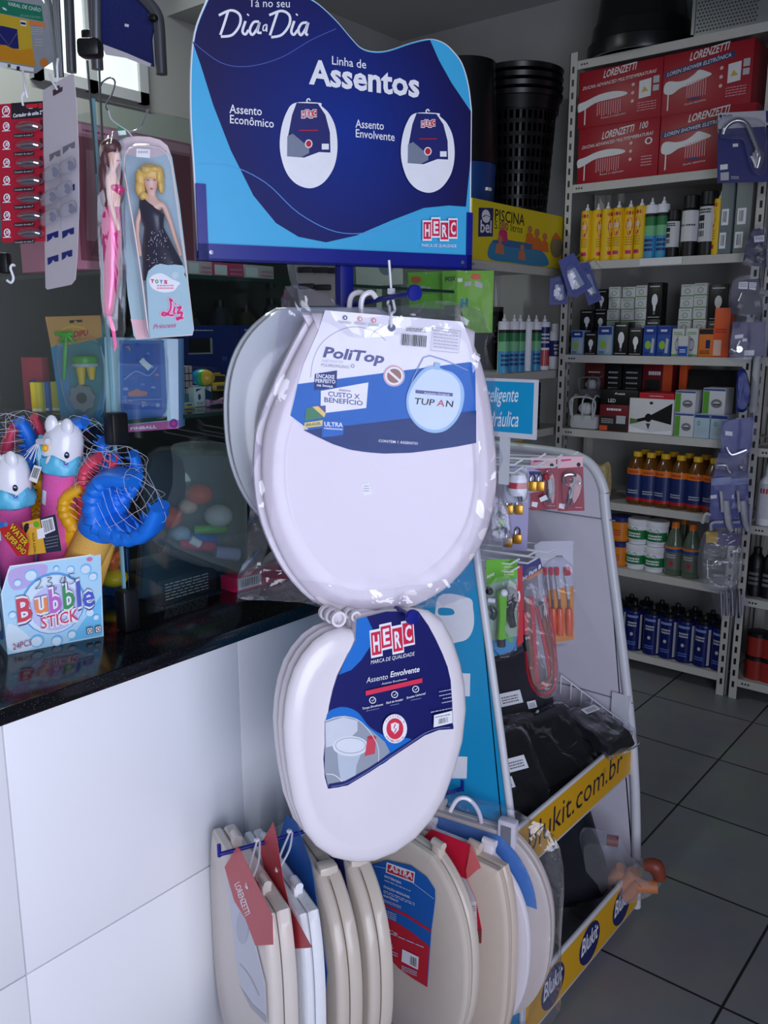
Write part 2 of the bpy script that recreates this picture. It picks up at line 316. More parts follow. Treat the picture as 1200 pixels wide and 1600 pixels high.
# ------------------------------------------------------------------ seat display stand with printed header
PO = c2r(-0.069, 1.556); UU = az(63.5); NN = az(153.5); UP = V((0, 0, 1))
st = thing('display_stand', 'dark blue metal stand hung with white toilet seats under a blue header sign', 'display stand', PO)
SM = MX((UU, -NN, UP)).transposed().to_4x4(); SM.translation = PO       # local x = along the sign, -y = towards the shopper
zsB = at(312, 395, F=1.45).z
m = MB(SM); m.box((-0.0125, -0.0125, 0.003), (0.0125, 0.0125, 1.66), DKBLUE, bev=0.002); m.build('post', st)
m = MB(SM); m.box((-0.16, -0.2, 0), (0.16, 0.2, 0.004), DKBLUE); m.build('base_plate', st)
KS = (290, 0, 0.391667); ON = PO + NN * 0.017
out = [(50, 985), (30, 640), (20, 480), (20, 280), (35, 130), (75, 20), (110, -40), (180, -80), (300, -85), (400, -58), (470, -20), (530, 15), (600, 80), (660, 150), (700, 190), (750, 205), (810, 200), (900, 170), (975, 155), (1030, 170), (1070, 205), (1105, 255), (1130, 340), (1142, 440), (1138, 1030)]
sm = catmull(out[1:-1], 4); pl = [V((50, 1000, 0))] + sm + [V((1136, 1040, 0))]
P3 = [hit(KS[0] + KS[2] * p.x, KS[2] * p.y, ON, NN) for p in pl]
CYA = mat((62, 172, 220), 0.4, var=0.02); CY2 = mat((20, 120, 210), 0.4, var=0.02)
m = MB(); m.loft([[p - NN * 0.006 for p in P3], P3], mat((225, 230, 240), 0.4)); sg = m
pr = pxprint(m, ON, NN, KS)
pr.poly([((p.x - 585) * 0.992 + 585, (p.y - 500) * 0.993 + 500) for p in pl], CYA)
def blobmat():
    mm = bpy.data.materials.new('printed_blue_fade'); mm.use_nodes = True; nt = mm.node_tree; b = nt.nodes['Principled BSDF']; N = nt.nodes.new; L = nt.links.new
    tc = N('ShaderNodeTexCoord'); mp = N('ShaderNodeMapping'); ctr = hit(KS[0] + KS[2] * 640, KS[2] * 520, ON, NN) - PO; mp.inputs['Location'].default_value = tuple(-4.2 * q for q in ctr); mp.inputs['Scale'].default_value = (4.2, 4.2, 4.2)
    gr = N('ShaderNodeTexGradient'); gr.gradient_type = 'SPHERICAL'; cr = N('ShaderNodeValToRGB'); cr.color_ramp.elements[0].color = (*lin((20, 17, 78)), 1); cr.color_ramp.elements[1].color = (*lin((3, 44, 138)), 1)
    L(tc.outputs['Object'], mp.inputs[0]); L(mp.outputs[0], gr.inputs[0]); L(gr.outputs[0], cr.inputs[0]); L(cr.outputs[0], b.inputs['Base Color']); b.inputs['Roughness'].default_value = 0.5; b.inputs['Specular IOR Level'].default_value = 0.3; return mm
up_ = [(p.x, p.y) for p in sm if p.x < 975 and p.y < 250 and not (p.x < 30 and p.y > 165)]
nav = [(27, 165)] + [(x + 5 if x < 200 else x, y + 6) for x, y in up_] + [(975, 160), (1010, 240), (1060, 330), (1138, 445), (1136, 640), (1118, 825), (1050, 820), (950, 830), (820, 880), (680, 940), (560, 967), (450, 945), (360, 890), (270, 780), (180, 600), (110, 420), (60, 260)]
pr.poly(nav, blobmat())
pr.stroke([(30, 170), (140, 250), (250, 265), (380, 230), (500, 160), (600, 115)], 3, mat((70, 90, 170), 0.5)); pr.stroke([(45, 652), (180, 662), (320, 730), (450, 850), (600, 925), (750, 925), (900, 880), (1000, 880)], 3, mat((90, 150, 220), 0.5))
W_ = mat((236, 238, 244), 0.45)
pr.text('Tá no seu', (252, 28), (415, 30), 32, W_)
for l in ([(168, 48), (155, 90), (138, 140)], [(132, 62), (180, 42), (215, 60), (215, 100), (185, 140), (140, 147)], [(238, 85), (226, 125), (238, 138), (250, 120)], [(246, 62), (250, 58)], [(292, 88), (270, 90), (255, 120), (265, 140), (285, 115), (294, 90), (286, 128), (302, 132)],
          [(322, 98), (310, 105), (308, 122), (318, 120), (323, 100), (322, 128)], [(366, 48), (352, 90), (335, 142)], [(332, 62), (380, 45), (412, 62), (412, 100), (382, 140), (340, 150)], [(432, 85), (420, 125), (430, 140), (446, 120)], [(440, 62), (444, 58)], [(484, 92), (462, 95), (448, 120), (458, 142), (476, 118), (487, 92), (478, 132), (486, 142)]): pr.stroke(l, 10 if len(l) != 6 or l[0][0] != 322 else 5, W_)
pr.text('Linha de', (582, 258), (718, 275), 33, W_, 0.006); pr.text('Assentos', (490, 333), (930, 388), 92, W_, 0.03)
pr.text('Assento', (173, 452), (302, 462), 34, W_, 0.008).text('Econômico', (175, 492), (350, 511), 33, W_, 0.008).text('Assento', (675, 510), (788, 519), 32, W_, 0.008).text('Envolvente', (676, 548), (831, 564), 32, W_, 0.008)
for dx, dy, q in ((0, 0, 1.0), (503, 58, 0.93)):
    T = lambda l: [((x - 487) * q + 487 + dx * 1.0 - (0 if q == 1 else 31), (y - 590) * q + 590 + dy - (0 if q == 1 else 28)) for x, y in l]
    pr.curve(T([(435, 412), (400, 450), (378, 520), (374, 600), (395, 680), (430, 728), (475, 750), (515, 748), (555, 722), (590, 665), (603, 590), (595, 510), (570, 455), (540, 425), (532, 412)]), W_)
    pr.poly(T([(440, 412), (525, 415), (555, 460), (573, 530), (575, 610), (530, 608), (470, 630), (402, 625), (405, 550), (422, 460)]), NAVY)
    pr.poly(T([(403, 545), (425, 535), (455, 560), (490, 590), (490, 612), (460, 628), (402, 625)]), mat((120, 130, 150), 0.5)); pr.ell(*T([(488, 575)])[0], 15, 17, W_); pr.ell(*T([(488, 575)])[0], 11, 13, RED); pr.rect(*T([(540, 575)])[0], *T([(568, 598)])[0], W_)
    pr.stroke(T([(484, 412), (480, 402), (488, 396), (494, 404)]), 5, W_); pr.rect(*T([(450, 520)])[0], *T([(525, 524)])[0], RED)
    pr.boxtiles([T([(459 + 15 * i, 446 - (i % 2) * 5), (473 + 15 * i, 446 - (i % 2) * 5), (473 + 15 * i, 472 - (i % 2) * 5), (459 + 15 * i, 472 - (i % 2) * 5)]) for i in range(4)], 'HERC', RED, W_, W_)
LOGR = mat((206, 30, 70), 0.4)
pr.boxtiles([[(940 + 34 * i, 888 - d), (970 + 34 * i, 888 - d), (970 + 34 * i, 955 - d), (940 + 34 * i, 955 - d)] for i, d in enumerate((0, 12, -2, 8))], 'HERC', LOGR, W_, W_)
pr.text('MARCA DE QUALIDADE', (932, 986), (1070, 989), 12, W_)
m.build('sign_panel', st, ang=20)
m = MB(SM); zb = hit(KS[0] + KS[2] * 600, KS[2] * 1030, ON, NN).z - 0.012
def sx_at(px, py): return (hit(px, py, ON, NN) - PO).dot(UU)
xa, xb = sx_at(309, 395), sx_at(735, 411)
for lo, hi in (((xa, -0.0225, zb), (xb, -0.0185, zb + 0.026)), ((xa, -0.0225, zb), (xa + 0.016, -0.0185, zb + 0.115)), ((xb - 0.011, -0.0225, zb), (xb, -0.0185, zb + 0.1)), ((xa, -0.0225, zb), (xb, -0.006, zb + 0.004)), ((xa, -0.0105, zb), (xb, -0.006, zb + 0.026)), ((-0.0125, -0.008, zb), (0.0125, 0.006, zb + 0.03))): m.box(lo, hi, DKBLUE)
for x in (xa + 0.02, xb - 0.02): m.lathe([(1e-5, 0), (0.0035, 0), (0.0035, 0.001), (1e-5, 0.0012)], STEEL, n=8, M=SM.inverted() @ SM @ MX.Translation((x, -0.0226, zb + 0.013)) @ MX.Rotation(math.radians(90), 4, 'X'))
m.build('sign_frame', st)
def hook(z0, z1, L):
    h = MB(SM); h.tube([(0, -0.012, z0), (0, -L, z1)], 0.0045, DKBLUE, 10); ho = h.build('hook', st)
    k = MB(SM); k.lathe([(1e-5, 0), (0.0115, 0), (0.0125, 0.002), (0.0125, 0.005), (0.011, 0.007), (1e-5, 0.0075)], DKBLUE, n=20, M=MX.Translation((0, -L + 0.001, z1)) @ MX.Rotation(math.radians(90), 4, 'X')); k.build('end_cap', ho)
ZH1, ZH2, HL = at(645, 458, F=1.33).z, at(648, 963, F=1.33).z, 0.253
hook(ZH1 - 0.012, ZH1, HL); hook(ZH2 - 0.008, ZH2, HL)
ZB = 0.555
m = MB(SM); m.tube([(-0.262, -0.0, ZB), (0.262, -0.0, ZB)], 0.0042, DKBLUE, 10); m.tube([(-0.262, 0, ZB - 0.004), (-0.262, 0, ZB + 0.02)], 0.004, DKBLUE, 8); m.tube([(0.262, 0, ZB - 0.004), (0.262, 0, ZB + 0.02)], 0.004, DKBLUE, 8); m.build('crossbar', st)
# ------------------------------------------------------------------ floor display with yellow strips
DY0, DY1, DB = 1.405, 1.985, -1.235
FRM = mat((206, 208, 214), 0.3); PAN = mat((204, 200, 212), 0.45, var=0.02); TEAL = mat((14, 150, 200), 0.4, var=0.02); DYEL = mat((214, 160, 18), 0.45, var=0.02)
d = thing('floor_display', 'white tube-framed floor display with yellow strips and black hoses in its bins', 'display stand', (-1.0, 1.7, 0))
side = [(DB, 1.20), (-1.06, 1.197), (-0.99, 1.19), (-0.945, 1.165), (-0.915, 1.11), (-0.905, 1.04), (-0.80, 0.45), (-0.765, 0.02)]
def tubep(y): return catmull([(x, y, z) for x, z in side], 5)
def wallp(y, mA, nm):
    m = MB(); pts = [(p.x, y, p.z) for p in tubep(y)] + [(-0.765, y, 0.05), (DB, y, 0.05)]
    m.loft([[V(p) + V((0, -0.004, 0)) for p in pts], [V(p) + V((0, 0.004, 0)) for p in pts]], mA); return m
m = wallp(DY1, PAN, 0)
for z in (1.04, 0.58): m.box((DB, DY1 - 0.006, z), (-0.88 + (1.04 - z) * 0.16, DY1 - 0.004, z + 0.003), GREY)
m.build('side_panel', d)
m = wallp(DY0, TEAL, 0); pr = Print(m, lambda x, y: hit(x, y, V((0, DY0 - 0.004, 0)), V((0, -1, 0))), V((0, -1, 0)), -1.0)
KH = lambda l: [(400 + 0.31667 * x, 920 + 0.31667 * y) for x, y in l]
pr.curve(KH([(900, 40), (1050, 45), (1072, 100), (1075, 180), (1050, 240), (1000, 262), (900, 262)]), W_); pr.curve(KH([(905, 95), (965, 98), (980, 120), (960, 130), (905, 128)]), TEAL)
pr.poly(KH([(960, 412), (1058, 418), (1056, 530), (960, 530)]), W_); pr.poly(KH([(940, 825), (1044, 828), (1040, 935), (940, 935)]), W_); m.build('side_panel', d)
for y in (DY0, DY1):
    m = MB(); m.tube(tubep(y), 0.0125 if y == DY1 else 0.008, FRM, 10); m.build('side_frame', d)
m = MB(); m.box((DB - 0.01, DY0, 0.04), (DB, DY1, 1.2), PAN); m.build('back_panel', d)
BINM = mat((190, 192, 198), 0.5)
def bin_(z0, x1, hz):
    m = MB(); m.box((DB, DY0 + 0.006, z0), (x1 - 0.004, DY1 - 0.006, z0 + 0.005), BINM); m.build('bin_floor', d)
    m = MB(); m.box((x1 - 0.003, DY0 - 0.006, z0 - 0.004), (x1 + 0.003, DY1 + 0.006, z0 + hz), FRM, bev=0.001); return m, uvprint(m, (x1 + 0.003, DY0 - 0.006, z0 - 0.004), (0, DY1 - DY0 + 0.012, 0), (0, 0, hz + 0.004))
m, pr = bin_(0.395, -0.803, 0.115); pr.rect(0.0, 0.05, 1, 0.93, DYEL).text('blukit.com.br', (0.10, 0.30), (0.88, 0.30), 0.50, mat((28, 26, 50), 0.5)); m.build('front_strip', d)
m, pr = bin_(0.035, -0.762, 0.125); pr.rect(0.0, 0.05, 1, 0.9, DYEL)
for x in (0.20, 0.50, 0.80): pr.ell(x, 0.47, 0.09, 0.40, mat((18, 30, 88), 0.4)).text('Blukit', (x - 0.072, 0.36), (x + 0.072, 0.40), 0.34, W_, 0.015, 0.15)
m.build('front_strip', d)
m = MB(); m.box((-0.86, DY1 - 0.012, 0.51), (-0.812, DY1 - 0.008, 0.6), FRM); m.build('basket_wire', d)
# header board on its bracket
hd = MB(); hd.box((-1.2, DY0 + 0.012, 1.302), (-0.795, DY0 + 0.018, 1.412), FRM); pr = uvprint(hd, (-1.2, DY0 + 0.012, 1.302), (0.405, 0, 0), (0, 0, 0.11)); pr.rect(0.01, 0.09, 0.985, 0.95, TEAL).text('inteligente', (0.70, 0.58), (0.905, 0.62), 0.25, W_, 0.004, 0.3).text('hidráulica', (0.715, 0.16), (0.91, 0.20), 0.26, W_, 0.004, 0.3); hd.build('header_board', d)
m = MB(); m.box((-0.875, DY0 + 0.018, 1.21), (-0.855, DY0 + 0.024, 1.33), FRM); m.build('header_bracket', d)
# ------------------------------------------------------------------ toilet seats
def fr(O, U, N): M = MX((U, UP, N)).transposed().to_4x4(); M.translation = V(O); return M
def egg(wd, h, kind='oval', n=30):
    L = []; yc = -0.47 * h
    for i in range(n + 1):
        t = math.pi * i / n; y = -h / 2 + h / 2 * math.cos(t)
        if y > yc: q = (y - yc) / -yc; x = wd / 2 * (math.sqrt(max(0, 1 - 0.8 * q ** 2.6)) if kind == 'oval' else max(0, 1 - 0.16 * q ** 3))
        else: q = (yc - y) / (h + yc); e = 2.2 if kind == 'oval' else 3.4; x = wd / 2 * max(0, 1 - q ** e) ** (1 / e)
        L.append((x, y))
    return L + [(-x, y) for x, y in L[-2::-1] if x > 1e-6]
def cen(o): return sum(p[0] for p in o) / len(o), (max(p[1] for p in o) + min(p[1] for p in o)) / 2
def scl(o, s, z, dx=0, dy=0): cx, cy = cen(o); return [V((cx + (x - cx) * s + dx, cy + (y - cy) * s + dy, z)) for x, y in o]
LIDP = [(0.985, -0.013), (1.0, -0.008), (1.0, -0.004), (0.99, 0.0), (0.965, 0.0028), (0.9, 0.004), (0.815, 0.0042), (0.80, 0.0026), (0.78, 0.0024), (0.5, 0.0034), (0.01, 0.004)]
def lid(o, m, F, prof=LIDP, z0=0): b = MB(F); b.loft([scl(o, s, z + z0) for s, z in prof], m); return b
def ringm(o, m, F, z0, z1, inner=0.68, dx=0, r=0.985):
    b = MB(F); b.loft([scl(o, r, z0, dx), scl(o, 1.0, z0 + 0.004, dx), scl(o, 1.0, z1 - 0.004, dx), scl(o, r, z1, dx), scl(o, inner + 0.05, z1, dx), scl(o, inner, z1 - 0.005, dx), scl(o, inner, z0 + 0.005, dx), scl(o, inner + 0.05, z0, dx)], m, vclosed=True); return b
def hinges(o, m, F, z, par, w=0.08, y=0.0):
    for s in (-1, 1): b = MB(F); b.box((s * w - 0.011, y - 0.018, z - 0.014), (s * w + 0.011, y + 0.016, z + 0.004), m, bev=0.003).lathe([(1e-5, -0.014), (0.008, -0.014), (0.008, 0.014), (1e-5, 0.014)], m, n=12, M=MX.Translation((s * w, y + 0.016, z - 0.005)) @ MX.Rotation(math.pi / 2, 4, 'Y')); b.build('hinge', par)
def bag(pts, F, zf, zb, m, amp=0.006, seed=1, levels=7, edge=0.0, noise=22, core=0.6, m2=None):
    """a clear pouch: two crinkled sheets welded round the outline"""
    p = [V((q.x, q.y, 0)) for q in catmull(pts, 4, True)]; cx = sum(q.x for q in p) / len(p); cy = sum(q.y for q in p) / len(p); mb = MB(F)
    for z in (zf, zb):
        rings = []
        for i in range(levels + 1):
            s = 1 - i / levels * 0.985; rg = []
            for q in p:
                x = cx + (q.x - cx) * s; y = cy + (q.y - cy) * s; k = min(1, (1 - s) * 6)
                d = NZ.noise(V((x * noise, y * noise, seed + (0 if z > 0 else 5)))) + 0.5 * NZ.noise(V((x * noise * 2.7, y * noise * 2.7, seed)))
                a = amp * (core + (1.6 - core) * max(0, min(1, (s - 0.72) / 0.15))); rg.append(V((x + d * a * 0.5 * (s > 0.9), y, edge + (z - edge) * math.sqrt(k) + d * a)))
            rings.append(rg)
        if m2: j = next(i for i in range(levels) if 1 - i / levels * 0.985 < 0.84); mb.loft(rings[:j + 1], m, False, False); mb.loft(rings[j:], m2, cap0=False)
        else: mb.loft(rings, m, cap0=False)
    return mb
def loc(F, px, py, K=(0, 0, 1), z=0.0):
    O = F.translation; N = F.to_3x3().col[2]; p = F.inverted() @ hit(K[0] + K[2] * px, K[1] + K[2] * py, O + N * z, N); return (p.x, p.y)
# --- the front seat in its clear bag, hung by a cable tie
KP = (440, 440, 0.266667); F1 = fr(c2r(-0.012, 1.375, 1.45), az(84), az(174))
o1 = [loc(F1, *p) for p in ((722, 508), (742, 540), (759, 590), (771, 660), (777, 735), (773, 785), (759, 838), (732, 884), (692, 924), (642, 950), (595, 961), (548, 960), (500, 943), (456, 896), (426, 838), (411, 780), (408, 715), (416, 660), (440, 600), (466, 545), (491, 500), (505, 488))]
o1 = [(p.x, p.y) for p in catmull(o1, 3, True)]
t1 = thing('toilet_seat', 'bagged white toilet seat with white and blue card, frontmost on the upper hook', 'toilet seat', M=MX.Translation(F1.translation), group='white toilet seats on the stand')
PL1 = mat((216, 208, 212), 0.22, var=0.01); lid(o1, PL1, F1).build('lid', t1)
ringm(o1, PL1, F1, -0.037, -0.015, dx=-0.014).build('seat_ring', t1)
cb = MB(F1); OP = F1.translation + az(174) * 0.0058; NP = az(174)
cardp = [(255, 168), (1060, 235), (1100, 340), (1135, 470), (1140, 700), (1140, 945), (1020, 968), (900, 985), (760, 1003), (600, 1008), (500, 1000), (400, 985), (300, 952), (200, 900), (120, 845), (52, 785), (70, 690), (95, 600), (130, 480), (215, 290)]
cp3 = [hit(KP[0] + KP[2] * x, KP[1] + KP[2] * y, OP, NP) for x, y in cardp]
cb.fr = None; cb.loft([[p - NP * 0.0005 for p in cp3], cp3], PAPER); pr = pxprint(cb, OP, NP, KP)
PW = mat((236, 234, 238), 0.4); pr.poly(cardp, PW); CB = mat((10, 104, 190), 0.5, 0.0, 0.2); CN = mat((12, 54, 116), 0.5, 0.0, 0.2)
pr.poly([(95, 600), (600, 535), (1110, 470), (1135, 500), (1140, 945), (900, 985), (600, 1008), (400, 985), (200, 900), (52, 785)], CB)
pr.poly([(128, 870), (450, 836), (750, 800), (1140, 755), (1140, 945), (1020, 968), (900, 985), (760, 1003), (600, 1008), (500, 1000), (400, 985), (300, 952), (200, 905)], CN)
NV = mat((24, 42, 118), 0.4); LG = mat((176, 176, 184), 0.5)
pr.stroke([(170, 560), (185, 460), (235, 360), (330, 290), (430, 265), (540, 290), (610, 345)], 5, LG)
pr.text('PoliTop', (240, 440), (602, 478), 58, NV, 0.035, 0.22); pr.text('INJETADO EM', (238, 470), (360, 479), 15, LG); pr.text('POLIPROPILENO', (232, 496), (395, 510), 17, GREY).ring(416, 494, 9, 4, GREY)
pr.poly([(195, 540), (325, 520), (322, 620), (188, 637)], CN); pr.text('ENCAIXE', (203, 563), (310, 570), 22, W_, 0.02).text('PERFEITO', (198, 590), (315, 597), 21, W_, 0.02).text('na louça', (207, 612), (300, 620), 15, W_, 0.02)
pr.poly([(230, 640), (508, 590), (495, 740), (228, 772)], PW); pr.text('ótimo', (335, 640), (405, 645), 13, NV, 0.02).text('CUSTO X', (272, 670), (458, 688), 27, NV, 0.02).text('BENEFÍCIO', (250, 704), (475, 726), 27, NV, 0.02)
pr.poly([(145, 740), (258, 725), (250, 795), (135, 815)], mat((16, 120, 70), 0.5)); pr.poly([(180, 733), (214, 728), (258, 772), (250, 795)], mat((236, 200, 110), 0.5)); pr.poly([(215, 728), (258, 725), (258, 768)], NV)
pr.poly([(134, 826), (243, 810), (240, 844), (132, 858)], mat((224, 206, 110), 0.5)); pr.text('BRASIL', (143, 848), (232, 836), 16, mat((30, 80, 50), 0.5), 0.02)
pr.poly([(240, 815), (368, 800), (360, 897), (235, 913)], CB); pr.text('ULTRA', (250, 846), (358, 851), 25, W_, 0.02).text('resistente', (250, 862), (357, 869), 11, W_, 0.02)
pr.ell(658, 552, 62, 62, PW).ring(658, 552, 57, 4, mat((200, 70, 70), 0.5)).ell(658, 552, 46, 46, mat((150, 100, 84), 0.5)).ring(658, 552, 45, 6, PW).stroke([(626, 524), (690, 580)], 14, PW, 0)
pr.text('CONTÉM 1 ASSENTO', (567, 938), (796, 955), 15, W_, 0.01)
pr.stroke([(745, 640), (770, 560), (830, 445), (868, 434), (960, 462), (1090, 520)], 6, mat((110, 150, 190), 0.4), 0)
SB = mat((196, 216, 232), 0.35); pr.curve([(895, 495), (840, 505), (795, 545), (745, 625), (728, 700), (745, 780), (800, 850), (880, 884), (960, 870), (1030, 800), (1065, 700), (1060, 610), (1010, 540), (950, 515)], mat((130, 178, 214), 0.35)); pr.curve([(900, 510), (845, 525), (800, 570), (755, 640), (742, 705), (760, 780), (810, 838), (880, 866), (955, 852), (1018, 788), (1045, 700), (1040, 610), (1000, 550), (950, 525)], SB)
pr.poly([(895, 472), (928, 478), (922, 520), (890, 512)], mat((130, 178, 214), 0.35)); pr.poly([(782, 633), (1000, 652), (1000, 672), (782, 653)], NV).text('Assento Original', (832, 655), (980, 667), 11, W_)
pr.text('TUP', (778, 716), (895, 726), 36, INK, 0.012, 0.15).text('A', (906, 727), (950, 731), 37, RED, 0.012, 0.15).text('N', (958, 731), (1005, 735), 36, INK, 0.012, 0.15)
pr.ell(643, 270, 23, 23, mat((50, 70, 100), 0.4)); pr.ell(643, 272, 12, 14, NV)
for x, y, m_ in ((372, 212, NV), (460, 219, mat((226, 150, 160), 0.5)), (540, 228, mat((226, 120, 120), 0.5))): pr.ell(x, y, 13, 13, m_).ell(x, y, 5, 7, W_); pr.lines(x - 34, y + 18, x + 34, y + 34, 2, LG, 0.5, 0.08)
pr.bars([(705, 306), (848, 318), (843, 384), (700, 372)], INK, 24).lines(728, 270, 842, 294, 2, GREY, 0.5, 0.08)
pr.stroke([(880, 266), (1046, 290), (1032, 418), (870, 402)], 2.5, GREY, 0, True).lines(886, 282, 1030, 396, 6, LG, 0.3, 0.12)
cb.build('header_card', t1, ang=20)
bo = [loc(F1, *p, z=0.0) for p in ((452, 446), (505, 458), (545, 482), (640, 476), (700, 470), (758, 492), (768, 560), (779, 640), (783, 740), (775, 820), (752, 880), (735, 930), (700, 945), (640, 955), (560, 962), (470, 944), (372, 938), (376, 905), (386, 860), (390, 780), (394, 700), (415, 600), (436, 500))]
bag(bo, F1, 0.013, -0.04, film(rough=0.05, bump=0.4, scale=26, gain=1.6, milk=0.025), 0.010, 3, 16, -0.01, 34, 0.1, film(rough=0.07, bump=0.12, scale=26, gain=0.14)).build('clear_bag', t1)  # centre uses a less reflective copy of the film, subduing door glare
TIE = mat((226, 228, 236), 0.35)
hp = hit(611, 512, OP, NP); bp_ = V(PO) + NN * 0.18; bp_.z = ZH1 - 0.003; z1_ = bp_.z
m = MB(); m.tube(catmull([bp_ + V((0, 0, 0.006)), bp_ + NN * 0.012 - UP * 0.02, hp + NP * 0.004 + UP * 0.02, hp + NP * 0.003, hp - NP * 0.012, hp - NP * 0.02 + UP * 0.03, bp_ - NN * 0.012 - UP * 0.01, bp_ + V((0, 0, 0.006))], 5), 0.0022, TIE, 6); m.box(bp_ + V((-0.005, -0.004, 0.004)), bp_ + V((0.005, 0.004, 0.013)), TIE, bev=0.001).tube([bp_ + UP * 0.01, bp_ + UP * 0.055 - UU * 0.004], 0.002, TIE, 6); m.build('cable_tie', t1)
# --- seats behind it on the same hook
Fg = fr(at(509, 665, F=1.475), az(93), az(183)); og = [(x, y + 0.195) for x, y in egg(0.345, 0.40)]
tg = thing('toilet_seat', 'greyish white upturned toilet seat sticking out left behind the bagged seat', 'toilet seat', M=MX.Translation(Fg.translation), group='white toilet seats on the stand')
GP = mat((196, 202, 208), 0.16, var=0.01, coat=0.4)
lid(og, GP, Fg, [(0.9, -0.016), (0.985, -0.01), (1.0, 0.0), (1.0, 0.012), (0.985, 0.016), (0.955, 0.016), (0.935, 0.006), (0.92, 0.003), (0.9, 0.004), (0.885, 0.011), (0.86, 0.011), (0.8, -0.002), (0.6, -0.006), (0.01, -0.007)]).build('lid', tg)
ringm(og, GP, Fg, 0.017, 0.030, 0.62, 0.012).build('seat_ring', tg)
def jhook(par, px, py, F_, m):
    b = MB(); P_ = [at(x, y, F=F_) for x, y in px]; b.tube(catmull(P_, 4), 0.0045, m, 8); b.build('hanger', par)
jhook(tg, [(572, 462), (562, 457), (550, 462), (546, 478), (548, 500)], 0, 1.45, PLASTIC)
Fh = fr(at(585, 690, F=1.42), az(86), az(176)); oh = [(x, y + 0.2) for x, y in egg(0.33, 0.42)]
th = thing('toilet_seat', 'white toilet seat hidden behind the bagged one, only its curled hanger showing', 'toilet seat', M=MX.Translation(Fh.translation), group='white toilet seats on the stand')
lid(oh, PLASTIC, Fh).build('lid', th); jhook(th, [(588, 466), (580, 457), (568, 462), (564, 478), (567, 500)], 0, 1.42, PLASTIC)
# --- lower hook: three nested seats with a blue card
KC = (400, 920, 0.316667)
F2 = fr(V(PO) + NN * 0.222 + V((0, 0, 0.93)), UU, NN)
raw = [(495, 215), (432, 205), (360, 232), (300, 275), (245, 340), (205, 410), (175, 500), (157, 600), (150, 700), (156, 800), (170, 920), (200, 1080), (250, 1215), (310, 1290), (390, 1345), (500, 1370), (600, 1362), (700, 1322), (800, 1250), (880, 1160), (945, 1050), (1000, 900), (1038, 760), (1055, 600), (1047, 480), (1025, 370), (985, 250), (935, 160), (870, 118), (780, 105), (640, 118), (500, 138)]
o2 = [loc(F2, *p, K=KC) for p in raw]
HP_ = [(0.93, -0.022), (0.985, -0.0205), (1.0, -0.016), (0.995, -0.011), (0.97, -0.005), (0.93, -0.001), (0.87, 0.0012), (0.83, 0.002), (0.815, 0.0008), (0.5, 0.002), (0.01, 0.0025)]
hl = ['white toilet seat with navy card, front of the lower hook', 'white toilet seat second from the front on the lower hook', 'white toilet seat rearmost of three on the lower hook']
